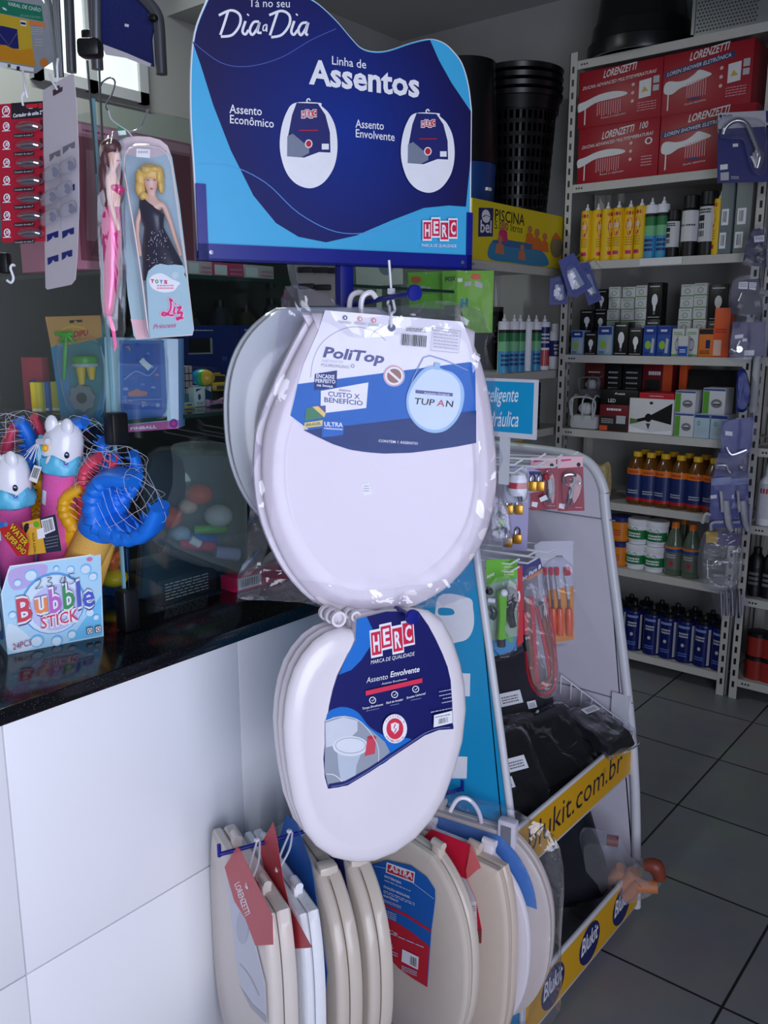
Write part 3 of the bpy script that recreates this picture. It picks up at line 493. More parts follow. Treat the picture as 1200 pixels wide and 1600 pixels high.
for k in range(3):
    Fk = F2.copy(); Fk.translation = F2.translation - NN * 0.0245 * k + V((0, 0, -0.002 * k))
    t = thing('toilet_seat', hl[k], 'toilet seat', M=MX.Translation(Fk.translation), group='white toilet seats on the stand')
    lid(o2, PLASTIC, Fk, HP_).build('lid', t)
    hx, hy = loc(F2, 440, 170, K=KC)
    for sx_, w_ in ((0.012, 0.013), (0.008, 0.009)):
        b = MB(Fk); b.lathe([(w_ - 0.004, -0.004), (w_, -0.004), (w_, 0.004), (w_ - 0.004, 0.004), (w_ - 0.004, -0.004)], PLASTIC, c=(hx - 0.006 + (0 if sx_ > 0.01 else 0.03), hy + 0.004, -0.014), n=14); b.build('hinge', t)
    if k == 0:
        ND = NN; OD = F2.translation + NN * 0.0032; cb = MB()
        cpn = [(495, 150), (640, 112), (800, 110), (850, 180), (885, 245), (920, 320), (945, 385), (960, 450), (968, 560), (972, 690), (900, 695), (830, 722), (765, 764), (700, 808), (630, 856), (560, 902), (505, 938), (450, 968), (405, 980), (355, 985), (340, 930), (333, 840), (345, 700), (360, 580), (378, 500), (400, 430), (450, 330), (490, 255)]
        c3 = [hit(KC[0] + KC[2] * x, KC[1] + KC[2] * y, OD, ND) for x, y in cpn]; cb.loft([[p - ND * 0.0005 for p in c3], c3], PAPER)
        pr = pxprint(cb, OD, ND, KC); NB = mat((18, 24, 96), 0.5, 0.0, 0.25, var=0.02); BB = mat((16, 110, 200), 0.4)
        pr.poly(cpn, NB); pr.poly([(495, 150), (545, 136), (575, 200), (572, 270), (520, 350), (470, 400), (408, 424), (450, 330), (490, 255)], BB)
        pr.curve([(350, 625), (395, 588), (450, 585), (505, 612), (560, 680), (640, 725), (755, 738), (765, 764), (690, 812), (600, 875), (420, 900), (345, 780)], BB)
        GR = mat((150, 158, 172), 0.4); pr.poly([(340, 655), (380, 632), (440, 625), (500, 642), (545, 680), (590, 715), (635, 755), (660, 805), (560, 890), (450, 962), (400, 975), (356, 978), (338, 900)], GR)
        pr.poly([(342, 660), (430, 632), (500, 650), (500, 700), (440, 760), (345, 782)], mat((206, 212, 222), 0.4)); pr.poly([(400, 800), (520, 805), (495, 870), (490, 920), (420, 955), (405, 880)], mat((188, 198, 212), 0.4)); pr.ell(465, 775, 88, 50, mat((220, 226, 234), 0.4)).ring(465, 772, 74, 3, GR, 38)
        pr.poly([(548, 735), (592, 728), (585, 812), (535, 824)], mat((206, 70, 90), 0.4)); pr.ell(570, 732, 22, 9, mat((190, 50, 74), 0.4)); pr.stroke([(345, 912), (380, 915), (410, 935), (425, 955)], 4, W_); pr.stroke([(340, 650), (420, 628), (500, 645), (560, 705), (600, 780), (602, 860)], 3, W_)
        pr.poly([(972, 690), (900, 695), (830, 722), (700, 808), (560, 902), (450, 968), (355, 985), (356, 962), (440, 946), (550, 885), (690, 792), (825, 705), (900, 680), (972, 672)], NAVY); pr.stroke([(370, 974), (450, 956), (560, 892), (700, 799), (830, 712), (900, 687), (955, 682)], 3, mat((120, 130, 180), 0.5))
        pr.boxtiles([[(563, 216), (610, 206), (617, 318), (570, 328)], [(611, 186), (660, 175), (667, 280), (618, 292)], [(668, 196), (715, 186), (722, 300), (675, 310)], [(718, 170), (768, 160), (775, 262), (725, 273)]], 'HERC', LOGR, W_, W_)
        pr.text('MARCA DE QUALIDADE', (562, 369), (776, 326), 17, W_, 0, 0, (2, -19)); pr.text('Assento', (540, 461), (645, 441), 27, W_, 0, 0, (3, -27)).text('Envolvente', (658, 433), (801, 405), 28, W_, 0.02, 0, (3, -28)); pr.text('Asiento Envolvente', (615, 470), (739, 445), 9, W_, 0, 0, (1, -10))
        pr.poly([(535, 500), (815, 436), (815, 459), (537, 523)], mat((222, 50, 84), 0.4))
        for (x, y), tx, p0, p1 in (((570, 545), 'Tampa Envolvente', (518, 592), (621, 570)), ((678, 517), 'Fácil de Instalar', (636, 564), (720, 545)), ((781, 490), 'Encaixe Universal', (736, 538), (828, 515))):
            pr.ring(x, y, 15, 4, W_).text(tx, p0, p1, 10, W_, 0.01, 0, (1, -11)); pr.stroke([(x - 6, y), (x - 1, y + 5), (x + 8, y - 7)], 3, W_, 0); pr.lines(p0[0] + 20, p0[1] + 4, p1[0] - 20, p0[1] + 9, 1, mat((120, 130, 180), 0.5), 0.8, -0.2)
        pr.ell(678, 684, 60, 72, W_).ell(678, 684, 42, 52, mat((216, 50, 76), 0.4)).poly([(658, 660), (678, 652), (698, 660), (696, 690), (678, 710), (660, 690)], W_).stroke([(680, 660), (672, 682), (684, 682), (676, 704)], 5, mat((216, 50, 76), 0.4), 0)
        for a0, a1 in ((-2.6, 'DURÁVEL E'), (2.6, 'RESISTENTE')):
            for k2, chh in enumerate(a1):
                if chh == ' ': continue
                g_ = (-2.5 + k2 * 0.24) if a0 < 0 else (2.45 - k2 * 0.19); pr.text(chh, (678 + 52 * math.cos(g_) - 3, 684 + 62 * math.sin(g_) + 3), (678 + 52 * math.cos(g_) + 3, 684 + 62 * math.sin(g_) + 2), 7, LOGR)
        for i, (xa_, y_) in enumerate(((892, 498), (892, 518), (910, 532), (905, 552), (850, 598))): pr.lines(xa_, y_, 955, y_ + 5, 1, mat((190, 196, 220), 0.5), 0.8, -0.2)
        pr.poly([(866, 614), (955, 592), (957, 652), (864, 674)], W_).bars([(890, 632), (935, 622), (934, 648), (888, 658)], INK, 12).lines(872, 622, 945, 628, 1, GREY, 0.8, -0.2)
        cb.build('header_card', t, ang=20)
# price stickers on the two lids
for F_, K_, x, y, par in ((F1, (340, 400, 0.38333), 607, 950, t1),):
    m = MB(); pr = pxprint(m, F1.translation + NP * 0.0045, NP, K_); pr.poly([(585, 930), (618, 925), (628, 970), (598, 978)], W_).lines(596, 935, 618, 965, 3, LG); m.build('price_sticker', par)
# --- seats on the low crossbar
WPAD = mat((232, 234, 238), 0.45, bump=0.3, scale=60); IVO = mat((216, 207, 198), 0.32, var=0.02); REDC = mat((196, 60, 70), 0.45, var=0.03); BLC = mat((28, 100, 186), 0.4); RDC = mat((198, 40, 58), 0.4)
def hung(label, C, a, kind, wd, h, zt, th, m, top=True):
    U = az(a); N = U.cross(UP); C = V((C.x, C.y, 0)); F = fr(C + UP * zt, U, N)
    t = thing('toilet_seat', label, 'toilet seat', M=MX.Translation(F.translation), group='toilet seats on the low crossbar'); o = egg(wd, h, kind)
    rp = [(0.93, -th * 0.5), (0.98, -th * 0.48), (1.0, -th * 0.38), (1.0, -th * 0.14), (0.985, -0.003), (0.95, 0.0), (0.5, 0.0015), (0.01, 0.002)]
    lid(o, m, F, rp).build('lid', t); ringm(o, m, F, -th, -th * 0.52).build('seat_ring', t)
    if top: hinges(o, m, F, -th * 0.5, t)
    return t, F, U, N
KL = (340, 1280, 0.216667)
def cardpx(t, F, N, z, K, outl, m, f=None):
    O = F.translation + N * z; b = MB(); p = [hit(K[0] + K[2] * x, K[1] + K[2] * y, O, N) for x, y in outl]; b.loft([[q - N * 0.0006 for q in p], p], m); pr = pxprint(b, O, N, K)
    if f: f(pr)
    b.build('header_card', t, ang=20)
def ties(t, pts):
    b = MB(); b.tube(catmull(pts, 4), 0.0021, TIE, 6); b.box(pts[0] - V((0.004, 0.004, -0.002)), pts[0] + V((0.004, 0.004, 0.008)), TIE, bev=0.001); b.build('cable_tie', t)
bar = lambda s: V((PO.x, PO.y, 0)) + UU * s
t, F, U, N = hung('ivory square toilet seat with faded red card, leftmost on the low crossbar', bar(-0.235), 152, 'square', 0.355, 0.46, 0.515, 0.052, IVO)
cardpx(t, F, N, 0.006, KL, [(140, 195), (165, 225), (250, 400), (330, 560), (395, 700), (400, 905), (272, 912), (200, 720), (120, 590), (50, 345)], REDC, lambda p: p.text('LORENZETTI', (122, 470), (200, 700), 1, W_, 0.015, 0, (36, -22)))
cardpx(t, F, N, 0.004, KL, [(60, 400), (120, 590), (200, 720), (275, 912), (340, 1180), (352, 1440), (350, 1477), (200, 1290), (140, 1100), (110, 800)], mat((206, 208, 220), 0.5), lambda p: (p.stroke([(160, 1040), (230, 1130), (300, 1270)], 10, LG), p.ell(180, 780, 44, 120, mat((186, 190, 204), 0.5)), p.poly([(150, 1180), (250, 1330), (350, 1420), (350, 1470), (240, 1360)], LG)))
p0 = bar(-0.19) + UP * (ZB + 0.004); q0 = hit(386, 1388, F.translation + N * 0.008, N); ties(t, [p0, q0.lerp(p0, 0.4) + N * 0.004, q0, q0.lerp(p0, 0.5) - N * 0.012, p0 - N * 0.006])
t, F, U, N = hung('white padded toilet seat with red card, second from the left on the low crossbar', bar(-0.170), 152, 'square', 0.345, 0.44, 0.492, 0.042, WPAD)
cardpx(t, F, N, 0.006, KL, [(400, 20), (425, 130), (470, 420), (520, 640), (600, 780), (680, 925), (635, 930), (510, 935), (430, 640), (340, 380), (300, 200)], REDC, lambda p: p.text('LORENZETTI', (342, 400), (410, 620), 1, mat((206, 150, 156), 0.5), 0.01, 0, (24, -20)))
p0 = bar(-0.125) + UP * (ZB + 0.004); q0 = hit(432, 1362, F.translation + N * 0.008, N); ties(t, [p0, q0.lerp(p0, 0.4) + N * 0.004, q0, q0.lerp(p0, 0.5) - N * 0.012, p0 - N * 0.006])
def shelly(label, s, blue):
    t, F, U, N = hung(label, bar(s), 153.5, 'oval', 0.36, 0.45, 0.512, 0.05, BEIGE, top=False)
    b = MB(F); b.box((0.055, -0.055, -0.046), (0.085, 0.012, -0.008), BEIGE, bev=0.006); b.box((0.0855, -0.035, -0.038), (0.0862, -0.005, -0.016), mat((150, 140, 128), 0.5)); b.build('hinge', t)
    b = MB(F); b.box((-0.085, -0.055, -0.046), (-0.055, 0.012, -0.008), BEIGE, bev=0.006); b.build('hinge', t)
    b = MB(F); b.loft([[V((x, y, 0.003)) for x, y in ((-0.06, 0.05), (0.0, 0.062), (0.07, 0.02), (0.14, -0.16), (0.12, -0.26), (-0.1, -0.28), (-0.15, -0.1))], [V((x, y, 0.0036)) for x, y in ((-0.06, 0.05), (0.0, 0.062), (0.07, 0.02), (0.14, -0.16), (0.12, -0.26), (-0.1, -0.28), (-0.15, -0.1))]], blue)
    pr = Print(b, lambda x, y: F @ V((x, y, 0.0036)), F.to_3x3().col[2]); b2 = b.fr; pr.mb.fr = None if False else b.fr
    b.build('header_card', t)
    return t
shelly('beige oval toilet seat seen edge-on, third from the left on the low crossbar', -0.105, BLC)
shelly('beige oval toilet seat seen edge-on just left of the blue post', -0.042, NAVY)
KR = (560, 1240, 0.25)
t, F, U, N = hung('beige toilet seat with blue and red card, just right of the blue post', c2r(0.035, 1.56), 140, 'oval', 0.37, 0.46, 0.512, 0.04, BEIGE)
def astra(p):
    p.poly([(50, 750), (150, 765), (250, 810), (340, 870), (445, 955), (430, 1210), (340, 1155), (250, 1090), (160, 985), (55, 870)], RDC); p.poly([(150, 680), (300, 750), (455, 850), (455, 868), (300, 770), (150, 697)], RDC)
    p.poly([(178, 428), (355, 490), (348, 560), (172, 492)], W_).poly([(186, 440), (348, 497), (342, 548), (180, 488)], RDC).text('ASTRA', (194, 478), (340, 534), 36, W_, 0.03, 0, (4, -36))
    for i, (tx, x0, y0, x1, y1, h) in enumerate((('BACTERICIDA', 165, 520, 270, 565, 13), ('FIXAÇÃO REGULÁVEL', 160, 585, 325, 655, 13), ('ANATÔMICO', 157, 640, 250, 678, 13), ('BRASIL', 152, 935, 220, 968, 24))): p.text(tx, (x0, y0), (x1, y1), h, W_, 0.02, 0, (1, -h))
    for x0, y0, x1, y1, r in ((165, 535, 330, 548, 1), (160, 600, 355, 622, 2), (157, 655, 270, 675, 2), (152, 715, 240, 765, 4), (150, 845, 420, 858, 1), (152, 955, 250, 985, 2), (275, 1070, 370, 1105, 3)): p.lines(x0, y0, x1, y1, r, mat((190, 200, 226), 0.5), 0.5, 0.42)
    p.text('Contém 1 pça.', (152, 832), (250, 882), 14, W_, 0.02, 0, (1, -14)); p.poly([(50, 555), (120, 570), (118, 638), (50, 625)], RDC).lines(55, 575, 112, 600, 2, W_); p.poly([(280, 968), (383, 1018), (378, 1098), (275, 1045)], W_).bars([(330, 1010), (375, 1030), (372, 1085), (328, 1062)], INK, 9)
    p.poly([(104, 795), (136, 800), (134, 852), (102, 845)], mat((150, 180, 200), 0.5)); p.stroke([(110, 450), (250, 480), (480, 655)], 2, W_, 0); p.ell(62, 745, 18, 45, W_)
cardpx(t, F, N, 0.004, KR, [(50, 455), (180, 418), (330, 452), (430, 525), (478, 600), (480, 660), (468, 760), (455, 860), (445, 1000), (430, 1210), (340, 1155), (250, 1090), (160, 985), (55, 870), (50, 700)], BLC, astra)
b = MB(); pr = pxprint(b, F.translation + N * 0.003, N, KR); pr.poly([(102, 1190), (152, 1205), (154, 1248), (102, 1232)], W_).lines(106, 1205, 148, 1230, 2, GREY); b.build('price_sticker', t)
t, F, U, N = hung('beige square toilet seat with red card, right of the blue and red carded one', c2r(0.105, 1.588), 133, 'square', 0.36, 0.44, 0.487, 0.042, mat((208, 192, 176), 0.35, var=0.02))
def redcard(p):
    p.poly([(545, 475), (675, 535), (735, 670), (745, 840), (600, 800), (560, 600)], mat((206, 206, 212), 0.5)); p.poly([(630, 670), (738, 675), (740, 838), (640, 820)], W_).lines(640, 700, 735, 740, 3, GREY).rect(640, 745, 720, 765, INK).lines(640, 775, 735, 805, 2, GREY); p.poly([(658, 845), (770, 852), (768, 935), (660, 915)], mat((120, 70, 66), 0.5)); p.text('LORENZETTI', (330, 330), (505, 400), 46, W_, 0.02, 0.2, (12, -44)); p.ell(550, 500, 26, 40, NAVY)
cardpx(t, F, N, 0.005, KR, [(455, 222), (700, 318), (680, 420), (676, 535), (735, 670), (770, 852), (768, 935), (650, 915), (545, 800), (400, 480), (400, 280)], mat((206, 30, 60), 0.4), redcard)
b = MB(); q = [hit(KR[0] + KR[2] * x, KR[1] + KR[2] * y, F.translation + N * 0.008, N) for x, y in ((705, 318), (765, 465), (745, 475), (680, 535), (672, 480))]; b.loft([[p - N * 0.001 for p in q], q], mat((222, 110, 110), 0.45)); b.build('card_fold', t)
t, F, U, N = hung('beige oval toilet seat in a clear bag, rightmost on the low crossbar', c2r(0.175, 1.612), 121, 'oval', 0.36, 0.45, 0.512, 0.036, mat((214, 202, 190), 0.3, var=0.02))
b = MB(F); ol = [V((x * 0.86, y * 0.86 - 0.005, 0.003)) for x, y in egg(0.36, 0.45) if y > -0.16]; b.loft([ol, [p + V((0, 0, 0.0006)) for p in ol]], mat((70, 130, 200), 0.4)); b.build('header_card', t)
bag([(0.1, 0.05), (0.19, 0.0), (0.2, -0.2), (0.19, -0.4), (0.0, -0.47), (-0.19, -0.4), (-0.2, -0.2), (-0.19, 0.0), (-0.1, 0.05)], F, 0.012, -0.045, film(rough=0.05, bump=0.5, scale=30, gain=1.6, milk=0.03), 0.009, 9, 12, -0.01, 30).build('clear_bag', t)
jhook(t, [(703, 1268), (714, 1250), (728, 1247), (742, 1258), (751, 1278), (753, 1304)], 0, 1.615, PLASTIC)
b = MB(F); b.box((0.062, -0.03, -0.02), (0.1, 0.03, 0.002), PLASTIC, bev=0.004).box((0.07, -0.02, 0.0015), (0.092, 0.02, 0.003), GREY); b.build('hinge', t)
U = az(126); N = U.cross(UP); F = fr(c2r(0.150, 1.592) + UP * 0.49, U, N); t = thing('toilet_seat', 'thin white ring toilet seat between the two rightmost beige seats', 'toilet seat', M=MX.Translation(F.translation), group='toilet seats on the low crossbar')
ringm(egg(0.335, 0.43), PLASTIC, F, -0.012, 0.004, 0.7).build('seat_ring', t)
hinges(None, PLASTIC, F, 0, t, 0.07, 0.0)
# ------------------------------------------------------------------ goods on the back shelves
def yrect(x0, y0, x1, yf, zb, ym=None):
    ym = ym or y0; a = at(x0, ym, Y=yf); b = at(x1, ym, Y=yf); top = at((x0 + x1) / 2, y0, Y=yf).z; return a.x, b.x, top
def ybox(name, label, cat, x0, y0, x1, zb, yf, dep, m, draw=None, group=None, side=None, zt=None):
    X0, X1, z1 = yrect(x0, y0, x1, yf, zb); z1 = zt or z1; return carton(name, label, cat, (X0, yf, zb + 0.0005), (X1 - X0, 0, 0), (0, 0, z1 - zb - 0.0008), dep, m, draw, group, 0.0012, side)
def cylp(mb, c, r, **k):
    c = V(c); return Print(mb, lambda x, z: c + V((r * math.sin(x / r), -r * math.cos(x / r), z)), lambda x, z: V((math.sin(x / r), -math.cos(x / r), 0)), 1.0, **k)
def vessel(name, label, cat, pos, body, bm_, cap, cm, lab=None, draw=None, group=None, n=20, capname='cap', labm=None):
    t = thing(name, label, cat, pos, 0, group); p = V(pos)
    MB().lathe(body, bm_, p, n).build('body', t); b = MB().lathe(cap, cm, p, n); b.build(capname, t)
    if lab:
        r, z0, z1 = lab; b = MB(); b.lathe([(r, z0), (r + 0.0004, z0 + 0.0005), (r + 0.0004, z1 - 0.0005), (r, z1)], labm or bm_, p, n)
        if draw: draw(cylp(b, p, r + 0.0005))
        b.build('label', t)
    return t
def place(t, pos, label, rz=0.0): return dup(t, MX.Translation(V(pos)) @ MX.Rotation(rz, 4, 'Z'), label)
RB = mat((164, 18, 38), 0.4, var=0.02); DRED = mat((120, 14, 30), 0.45); MAG = mat((206, 30, 110), 0.45); LBL = mat((60, 150, 200), 0.45); DGREY = mat((60, 62, 66), 0.5); LGREY = mat((186, 188, 192), 0.5)
def shower(kind, big):
    def f(p):
        w = mat((226, 226, 228), 0.5)
        if kind == 'ducha':
            p.text('LORENZETTI', (0.30, 0.83 if not big else 0.76), (0.70, 0.88 if not big else 0.82), 0.12, w, 0.02, 0.3); p.text('DUCHA ADVANCED MULTITEMPERATURAS', (0.05, 0.68 if not big else 0.63), (0.93, 0.76 if not big else 0.72), 0.055, w, 0.01, 0.3)
            if big: p.text('100', (0.76, 0.84), (0.86, 0.85), 0.11, w, 0.01, 0.2)
            p.curve([(0.02, 0.30), (0.10, 0.34), (0.22, 0.42), (0.36, 0.44), (0.50, 0.45), (0.60, 0.48), (0.57, 0.53), (0.42, 0.57), (0.25, 0.55), (0.10, 0.48), (0.0, 0.44), (0.0, 0.32)], w, 3); p.rect(0.085, 0.06, 0.10, 0.34, w)
            for i in range(11): p.rect(0.24 + 0.028 * i, 0.18 + 0.02 * math.sin(i * 2), 0.252 + 0.028 * i, 0.42, mat((216, 140, 150), 0.5))
            p.text('Rosca e respirador', (0.3, 0.12), (0.6, 0.14), 0.03, w)
        else:
            p.text('LORENZETTI', (0.30, 0.83), (0.74, 0.90), 0.12, w, 0.02, 0.3); p.poly([(0.02, 0.62), (0.80, 0.76), (0.80, 0.86), (0.02, 0.72)], NAVY).text('LOREN SHOWER ELETRÔNICA', (0.05, 0.645), (0.76, 0.775), 0.06, w, 0.01, 0.2)
            p.curve([(0.02, 0.42), (0.04, 0.36), (0.12, 0.34), (0.22, 0.42), (0.34, 0.45), (0.46, 0.50), (0.56, 0.55), (0.52, 0.60), (0.42, 0.66), (0.36, 0.60), (0.28, 0.54), (0.18, 0.53), (0.08, 0.56), (0.03, 0.52)], w, 3); p.rect(0.07, 0.08, 0.085, 0.36, w)
            for i in range(9): p.rect(0.29 + 0.026 * i, 0.24, 0.300 + 0.026 * i, 0.48 + 0.006 * i, mat((216, 150, 160), 0.5))
            p.ell(0.38, 0.21, 0.08, 0.02, NAVY).text('Ducha eletrônica', (0.28, 0.12), (0.52, 0.15), 0.03, w)
        if not big: p.poly([(0.74, 0.36), (0.88, 0.38), (0.88, 0.68), (0.74, 0.66)], w).poly([(0.77, 0.46), (0.85, 0.47), (0.80, 0.56)], mat((210, 170, 60), 0.5)).rect(0.90, 0.58, 0.97, 0.70, LGREY).rect(0.90, 0.45, 0.97, 0.55, LGREY).lines(0.73, 0.15, 0.95, 0.32, 4, mat((216, 140, 150), 0.5), 0.4)
        else: p.ring(0.88, 0.62, 0.035, 0.02, w, 0.05).lines(0.8, 0.2, 0.93, 0.4, 4, mat((216, 150, 160), 0.5), 0.4)
        for y in (0.62, 0.48, 0.34): p.ell(0.67, y, 0.02, 0.03, mat((226, 180, 186), 0.5))
    return f
G1 = 'red shower boxes'
z = ZS[6]
ybox('shower_box', 'lower left red shower box with one large white shower head printed', 'box', 905, 198, 1031, z, BY + 0.012, 0.26, RB, shower('ducha', True), G1, zt=z + 0.222)
ybox('shower_box', 'upper left red shower box, topmost in the left stack', 'box', 906, 106, 1036, z + 0.2225, BY + 0.016, 0.26, RB, shower('ducha', False), G1, zt=z + 0.444)
ybox('shower_box', 'lower right red shower box half hidden by the blue tap card', 'box', 1033, 188, 1180, z, BY + 0.012, 0.26, RB, shower('loren', True), G1, zt=z + 0.222)
ybox('shower_box', 'upper right red shower box with navy band, topmost in the right stack', 'box', 1038, 84, 1178, z + 0.2225, BY + 0.02, 0.26, RB, shower('loren', False), G1, zt=z + 0.447)
# basins and a perforated tray on the top board
zt = ZS[7]; BLK = mat((16, 17, 20), 0.3, var=0.02)
t = thing('bucket', 'big black plastic bucket upside down on the top shelf', 'bucket', (-1.655, BY + 0.17, zt)); p_ = (-1.655, BY + 0.17, zt)
MB().lathe([(1e-5, 0.29), (0.15, 0.29), (0.163, 0.28), (0.185, 0.13), (0.196, 0.125), (0.205, 0.05), (0.2, 0.048), (0.19, 0.12), (0.16, 0.27), (1e-5, 0.275)][::-1], BLK, p_, 32).build('body', t); MB().lathe([(0.2, 0.001), (0.213, 0.001), (0.216, 0.012), (0.216, 0.055), (0.208, 0.06), (0.2, 0.05), (0.2, 0.001)], BLK, p_, 32).build('rim', t)
t = thing('metal_crate', 'perforated aluminium crate at the right end of the top shelf', 'crate', (-1.2, BY + 0.1, zt))
x0 = at(1082, 48, Y=BY + 0.02).x; m = MB(); m.box((x0, BY + 0.02, zt + 0.001), (-1.06, BY + 0.024, zt + 0.20), mat((150, 152, 155), 0.3, 0.8))
for i in range(18):
    for j in range(13):
        x = x0 + 0.018 + i * 0.0125 + (j % 2) * 0.00625; zz = zt + 0.02 + j * 0.0125
        if x < -1.07: m.poly([(x + 0.0042 * math.cos(math.pi * k / 3), BY + 0.0195, zz + 0.0042 * math.sin(math.pi * k / 3)) for k in range(6)], DGREY)
m.build('perforated_panel', t)
m = MB(); [m.box(*q, STEEL) for q in (((x0 - 0.004, BY + 0.015, zt + 0.001), (-1.06, BY + 0.03, zt + 0.012)), ((x0 - 0.004, BY + 0.015, zt + 0.001), (x0 + 0.008, BY + 0.03, zt + 0.2)), ((x0 - 0.004, BY + 0.03, zt + 0.001), (x0, BY + 0.28, zt + 0.2)), ((x0, BY + 0.03, zt + 0.001), (-1.06, BY + 0.28, zt + 0.004)))]; m.build('frame', t)
# sealant tubes and spray cans
z = ZS[5]; Y0 = BY + 0.05; TUB = [(1e-5, 0.001), (0.0245, 0.001), (0.0245, 0.002), (0.0245, 0.208), (0.023, 0.212), (1e-5, 0.213)]; NOZ = [(0.009, 0.2125), (0.009, 0.222), (0.005, 0.226), (0.003, 0.240), (1e-5, 0.241)]
def sealy(p): p.rect(-0.036, 0.003, 0.036, 0.2, YEL, 8).rect(-0.02, 0.182, 0.02, 0.196, RED, 4); p.poly([(0.014 * math.sin(a) * (1 if math.cos(a) > -0.3 else 0.75), 0.135 + 0.036 * math.cos(a)) for a in [i * 0.4189 for i in range(15)]], MAG).lines(-0.009, 0.135, 0.009, 0.155, 3, W_).lines(-0.015, 0.06, 0.015, 0.1, 4, mat((200, 150, 20), 0.5)).rect(-0.012, 0.025, 0.012, 0.04, MAG, 3)
g = 'yellow sealant tubes'
xs = [915, 932, 947, 964, 982, 999, 1121]; P0 = at(xs[0], 400, Y=Y0); P0.z = z
ty = vessel('sealant_tube', 'first yellow sealant tube from the left beside the shelf post', 'tube', P0, TUB, YEL, NOZ, W_, (0.0246, 0.004, 0.2), sealy, g, 18, 'nozzle', YEL)
lbs = ['%s yellow sealant tube from the left on the shelf below the red boxes' % ORD[i] for i in range(1, 6)] + ['lone yellow sealant tube between spray can and grey box']
for i, x in enumerate(xs[1:]): q = at(x, 395, Y=Y0 + (0.012 if i in (0, 3) else 0)); q.z = z; o = place(ty, q, lbs[i], [0.9, 1.1, 0.1, 0.3, -0.25, -0.9][i])
TG = mat((40, 120, 70), 0.45)
def sealb(p): p.rect(-0.036, 0.002, 0.036, 0.09, LBL, 8).rect(-0.036, 0.09, 0.036, 0.13, mat((120, 190, 140), 0.5), 8).rect(-0.036, 0.13, 0.036, 0.165, TG, 8).rect(-0.036, 0.165, 0.036, 0.178, INK, 8).lines(-0.018, 0.03, 0.018, 0.085, 3, NAVY, 0.6)
q = at(1015, 396, Y=Y0); q.z = z; tb = vessel('sealant_tube', 'white and blue sealant tube right of the yellow tubes', 'tube', q, TUB, W_, NOZ, W_, (0.0246, 0.004, 0.2), sealb, 'blue and white sealant tubes', 18, 'nozzle', W_)
q = at(1033, 395, Y=Y0); q.z = z; place(tb, q, 'white and blue sealant tube beside the black spray cans', 0.2)
def spray(px, h, r, label, draw):
    q = at(px, 393, Y=Y0 + 0.005); q.z = z
    return vessel('spray_can', label, 'spray can', q, [(1e-5, 0.001), (r, 0.001), (r, h * 0.76), (r * 0.8, h * 0.80), (1e-5, h * 0.8)], BLACK, [(r * 0.97, h * 0.79), (r * 0.97, h * 0.99), (r * 0.9, h), (1e-5, h)], BLACK, (r + 0.0002, 0.004, h * 0.76), draw, 'black and white spray cans', 20, 'cap', BLACK)
def d1(r, h):
    def f(p): p.rect(-r * 1.45, h * 0.25, r * 1.45, h * 0.75, mat((214, 216, 220), 0.45), 10); p.poly([(-r * 1.4, h * 0.25), (-r * 0.3, h * 0.16), (r * 0.6, h * 0.14), (r * 1.4, h * 0.25)], mat((214, 206, 180), 0.45)); p.lines(-r, h * 0.5, r, h * 0.54, 1, DGREY, 0.7)
    return f
def d2(r, h):
    def f(p):
        p.rect(-r * 1.45, h * 0.22, r * 1.45, h * 0.76, mat((206, 208, 212), 0.45), 10)
        for i in range(3): p.rect(-r * 1.0, h * (0.3 + i * 0.12), -r * 0.1, h * (0.39 + i * 0.12), INK, 3)
        p.lines(-r, h * 0.66, r * 0.6, h * 0.74, 2, INK, 0.6)
    return f
spray(1050, 0.185, 0.027, 'shortest black spray can, left of two taller cans', d2(0.027, 0.185)); spray(1076, 0.235, 0.033, 'tall spray can with plain white label, middle of three', d1(0.033, 0.235)); spray(1103, 0.245, 0.033, 'tall spray can with dark squares on label, rightmost of three', d2(0.033, 0.245))
def gbx(p): p.rect(0.1, 0.08, 0.6, 0.3, W_).bars([(0.2, 0.27), (0.5, 0.27), (0.5, 0.12), (0.2, 0.12)], INK, 8).rect(0.15, 0.40, 0.7, 0.62, W_).bars([(0.25, 0.59), (0.55, 0.59), (0.55, 0.44), (0.25, 0.44)], INK, 8)
ybox('carton', 'tall grey carton standing beside the lone yellow tube', 'box', 1129, 282, 1149, z, Y0 - 0.03, 0.08, mat((110, 122, 126), 0.5), gbx, 'tall grey cartons')
ybox('carton', 'tall grey carton standing against the right shelf post', 'box', 1153, 280, 1178, z, Y0 - 0.02, 0.08, mat((128, 136, 136), 0.5), gbx, 'tall grey cartons')
# light bulbs
z = ZS[4]; K8 = lambda x: 880 + x * 0.26667; L8 = lambda y: 420 + y * 0.26667
def bulbp(bg=None, s=1.0):
    def f(p):
        if bg: p.rect(0.03, 0.76, 0.97, 0.97, bg)
        p.ell(0.52, 0.52, 0.2 * s, 0.17 * s, W_).poly([(0.40, 0.42), (0.64, 0.42), (0.58, 0.22), (0.46, 0.22)], W_).rect(0.46, 0.12, 0.58, 0.21, GREY).lines(0.15, 0.88, 0.85, 0.94, 1, W_).lines(0.1, 0.04, 0.9, 0.09, 1, LGREY)
    return f
def blup(p): p.rect(0.03, 0.70, 0.97, 0.97, mat((26, 60, 150), 0.45)).lines(0.25, 0.8, 0.75, 0.88, 1, W_, 0.9).ell(0.40, 0.36, 0.24, 0.14, mat((150, 190, 60), 0.5)).poly([(0.62, 0.1), (0.85, 0.1), (0.9, 0.55), (0.7, 0.6)], LGREY).lines(0.1, 0.05, 0.5, 0.15, 2, NAVY)
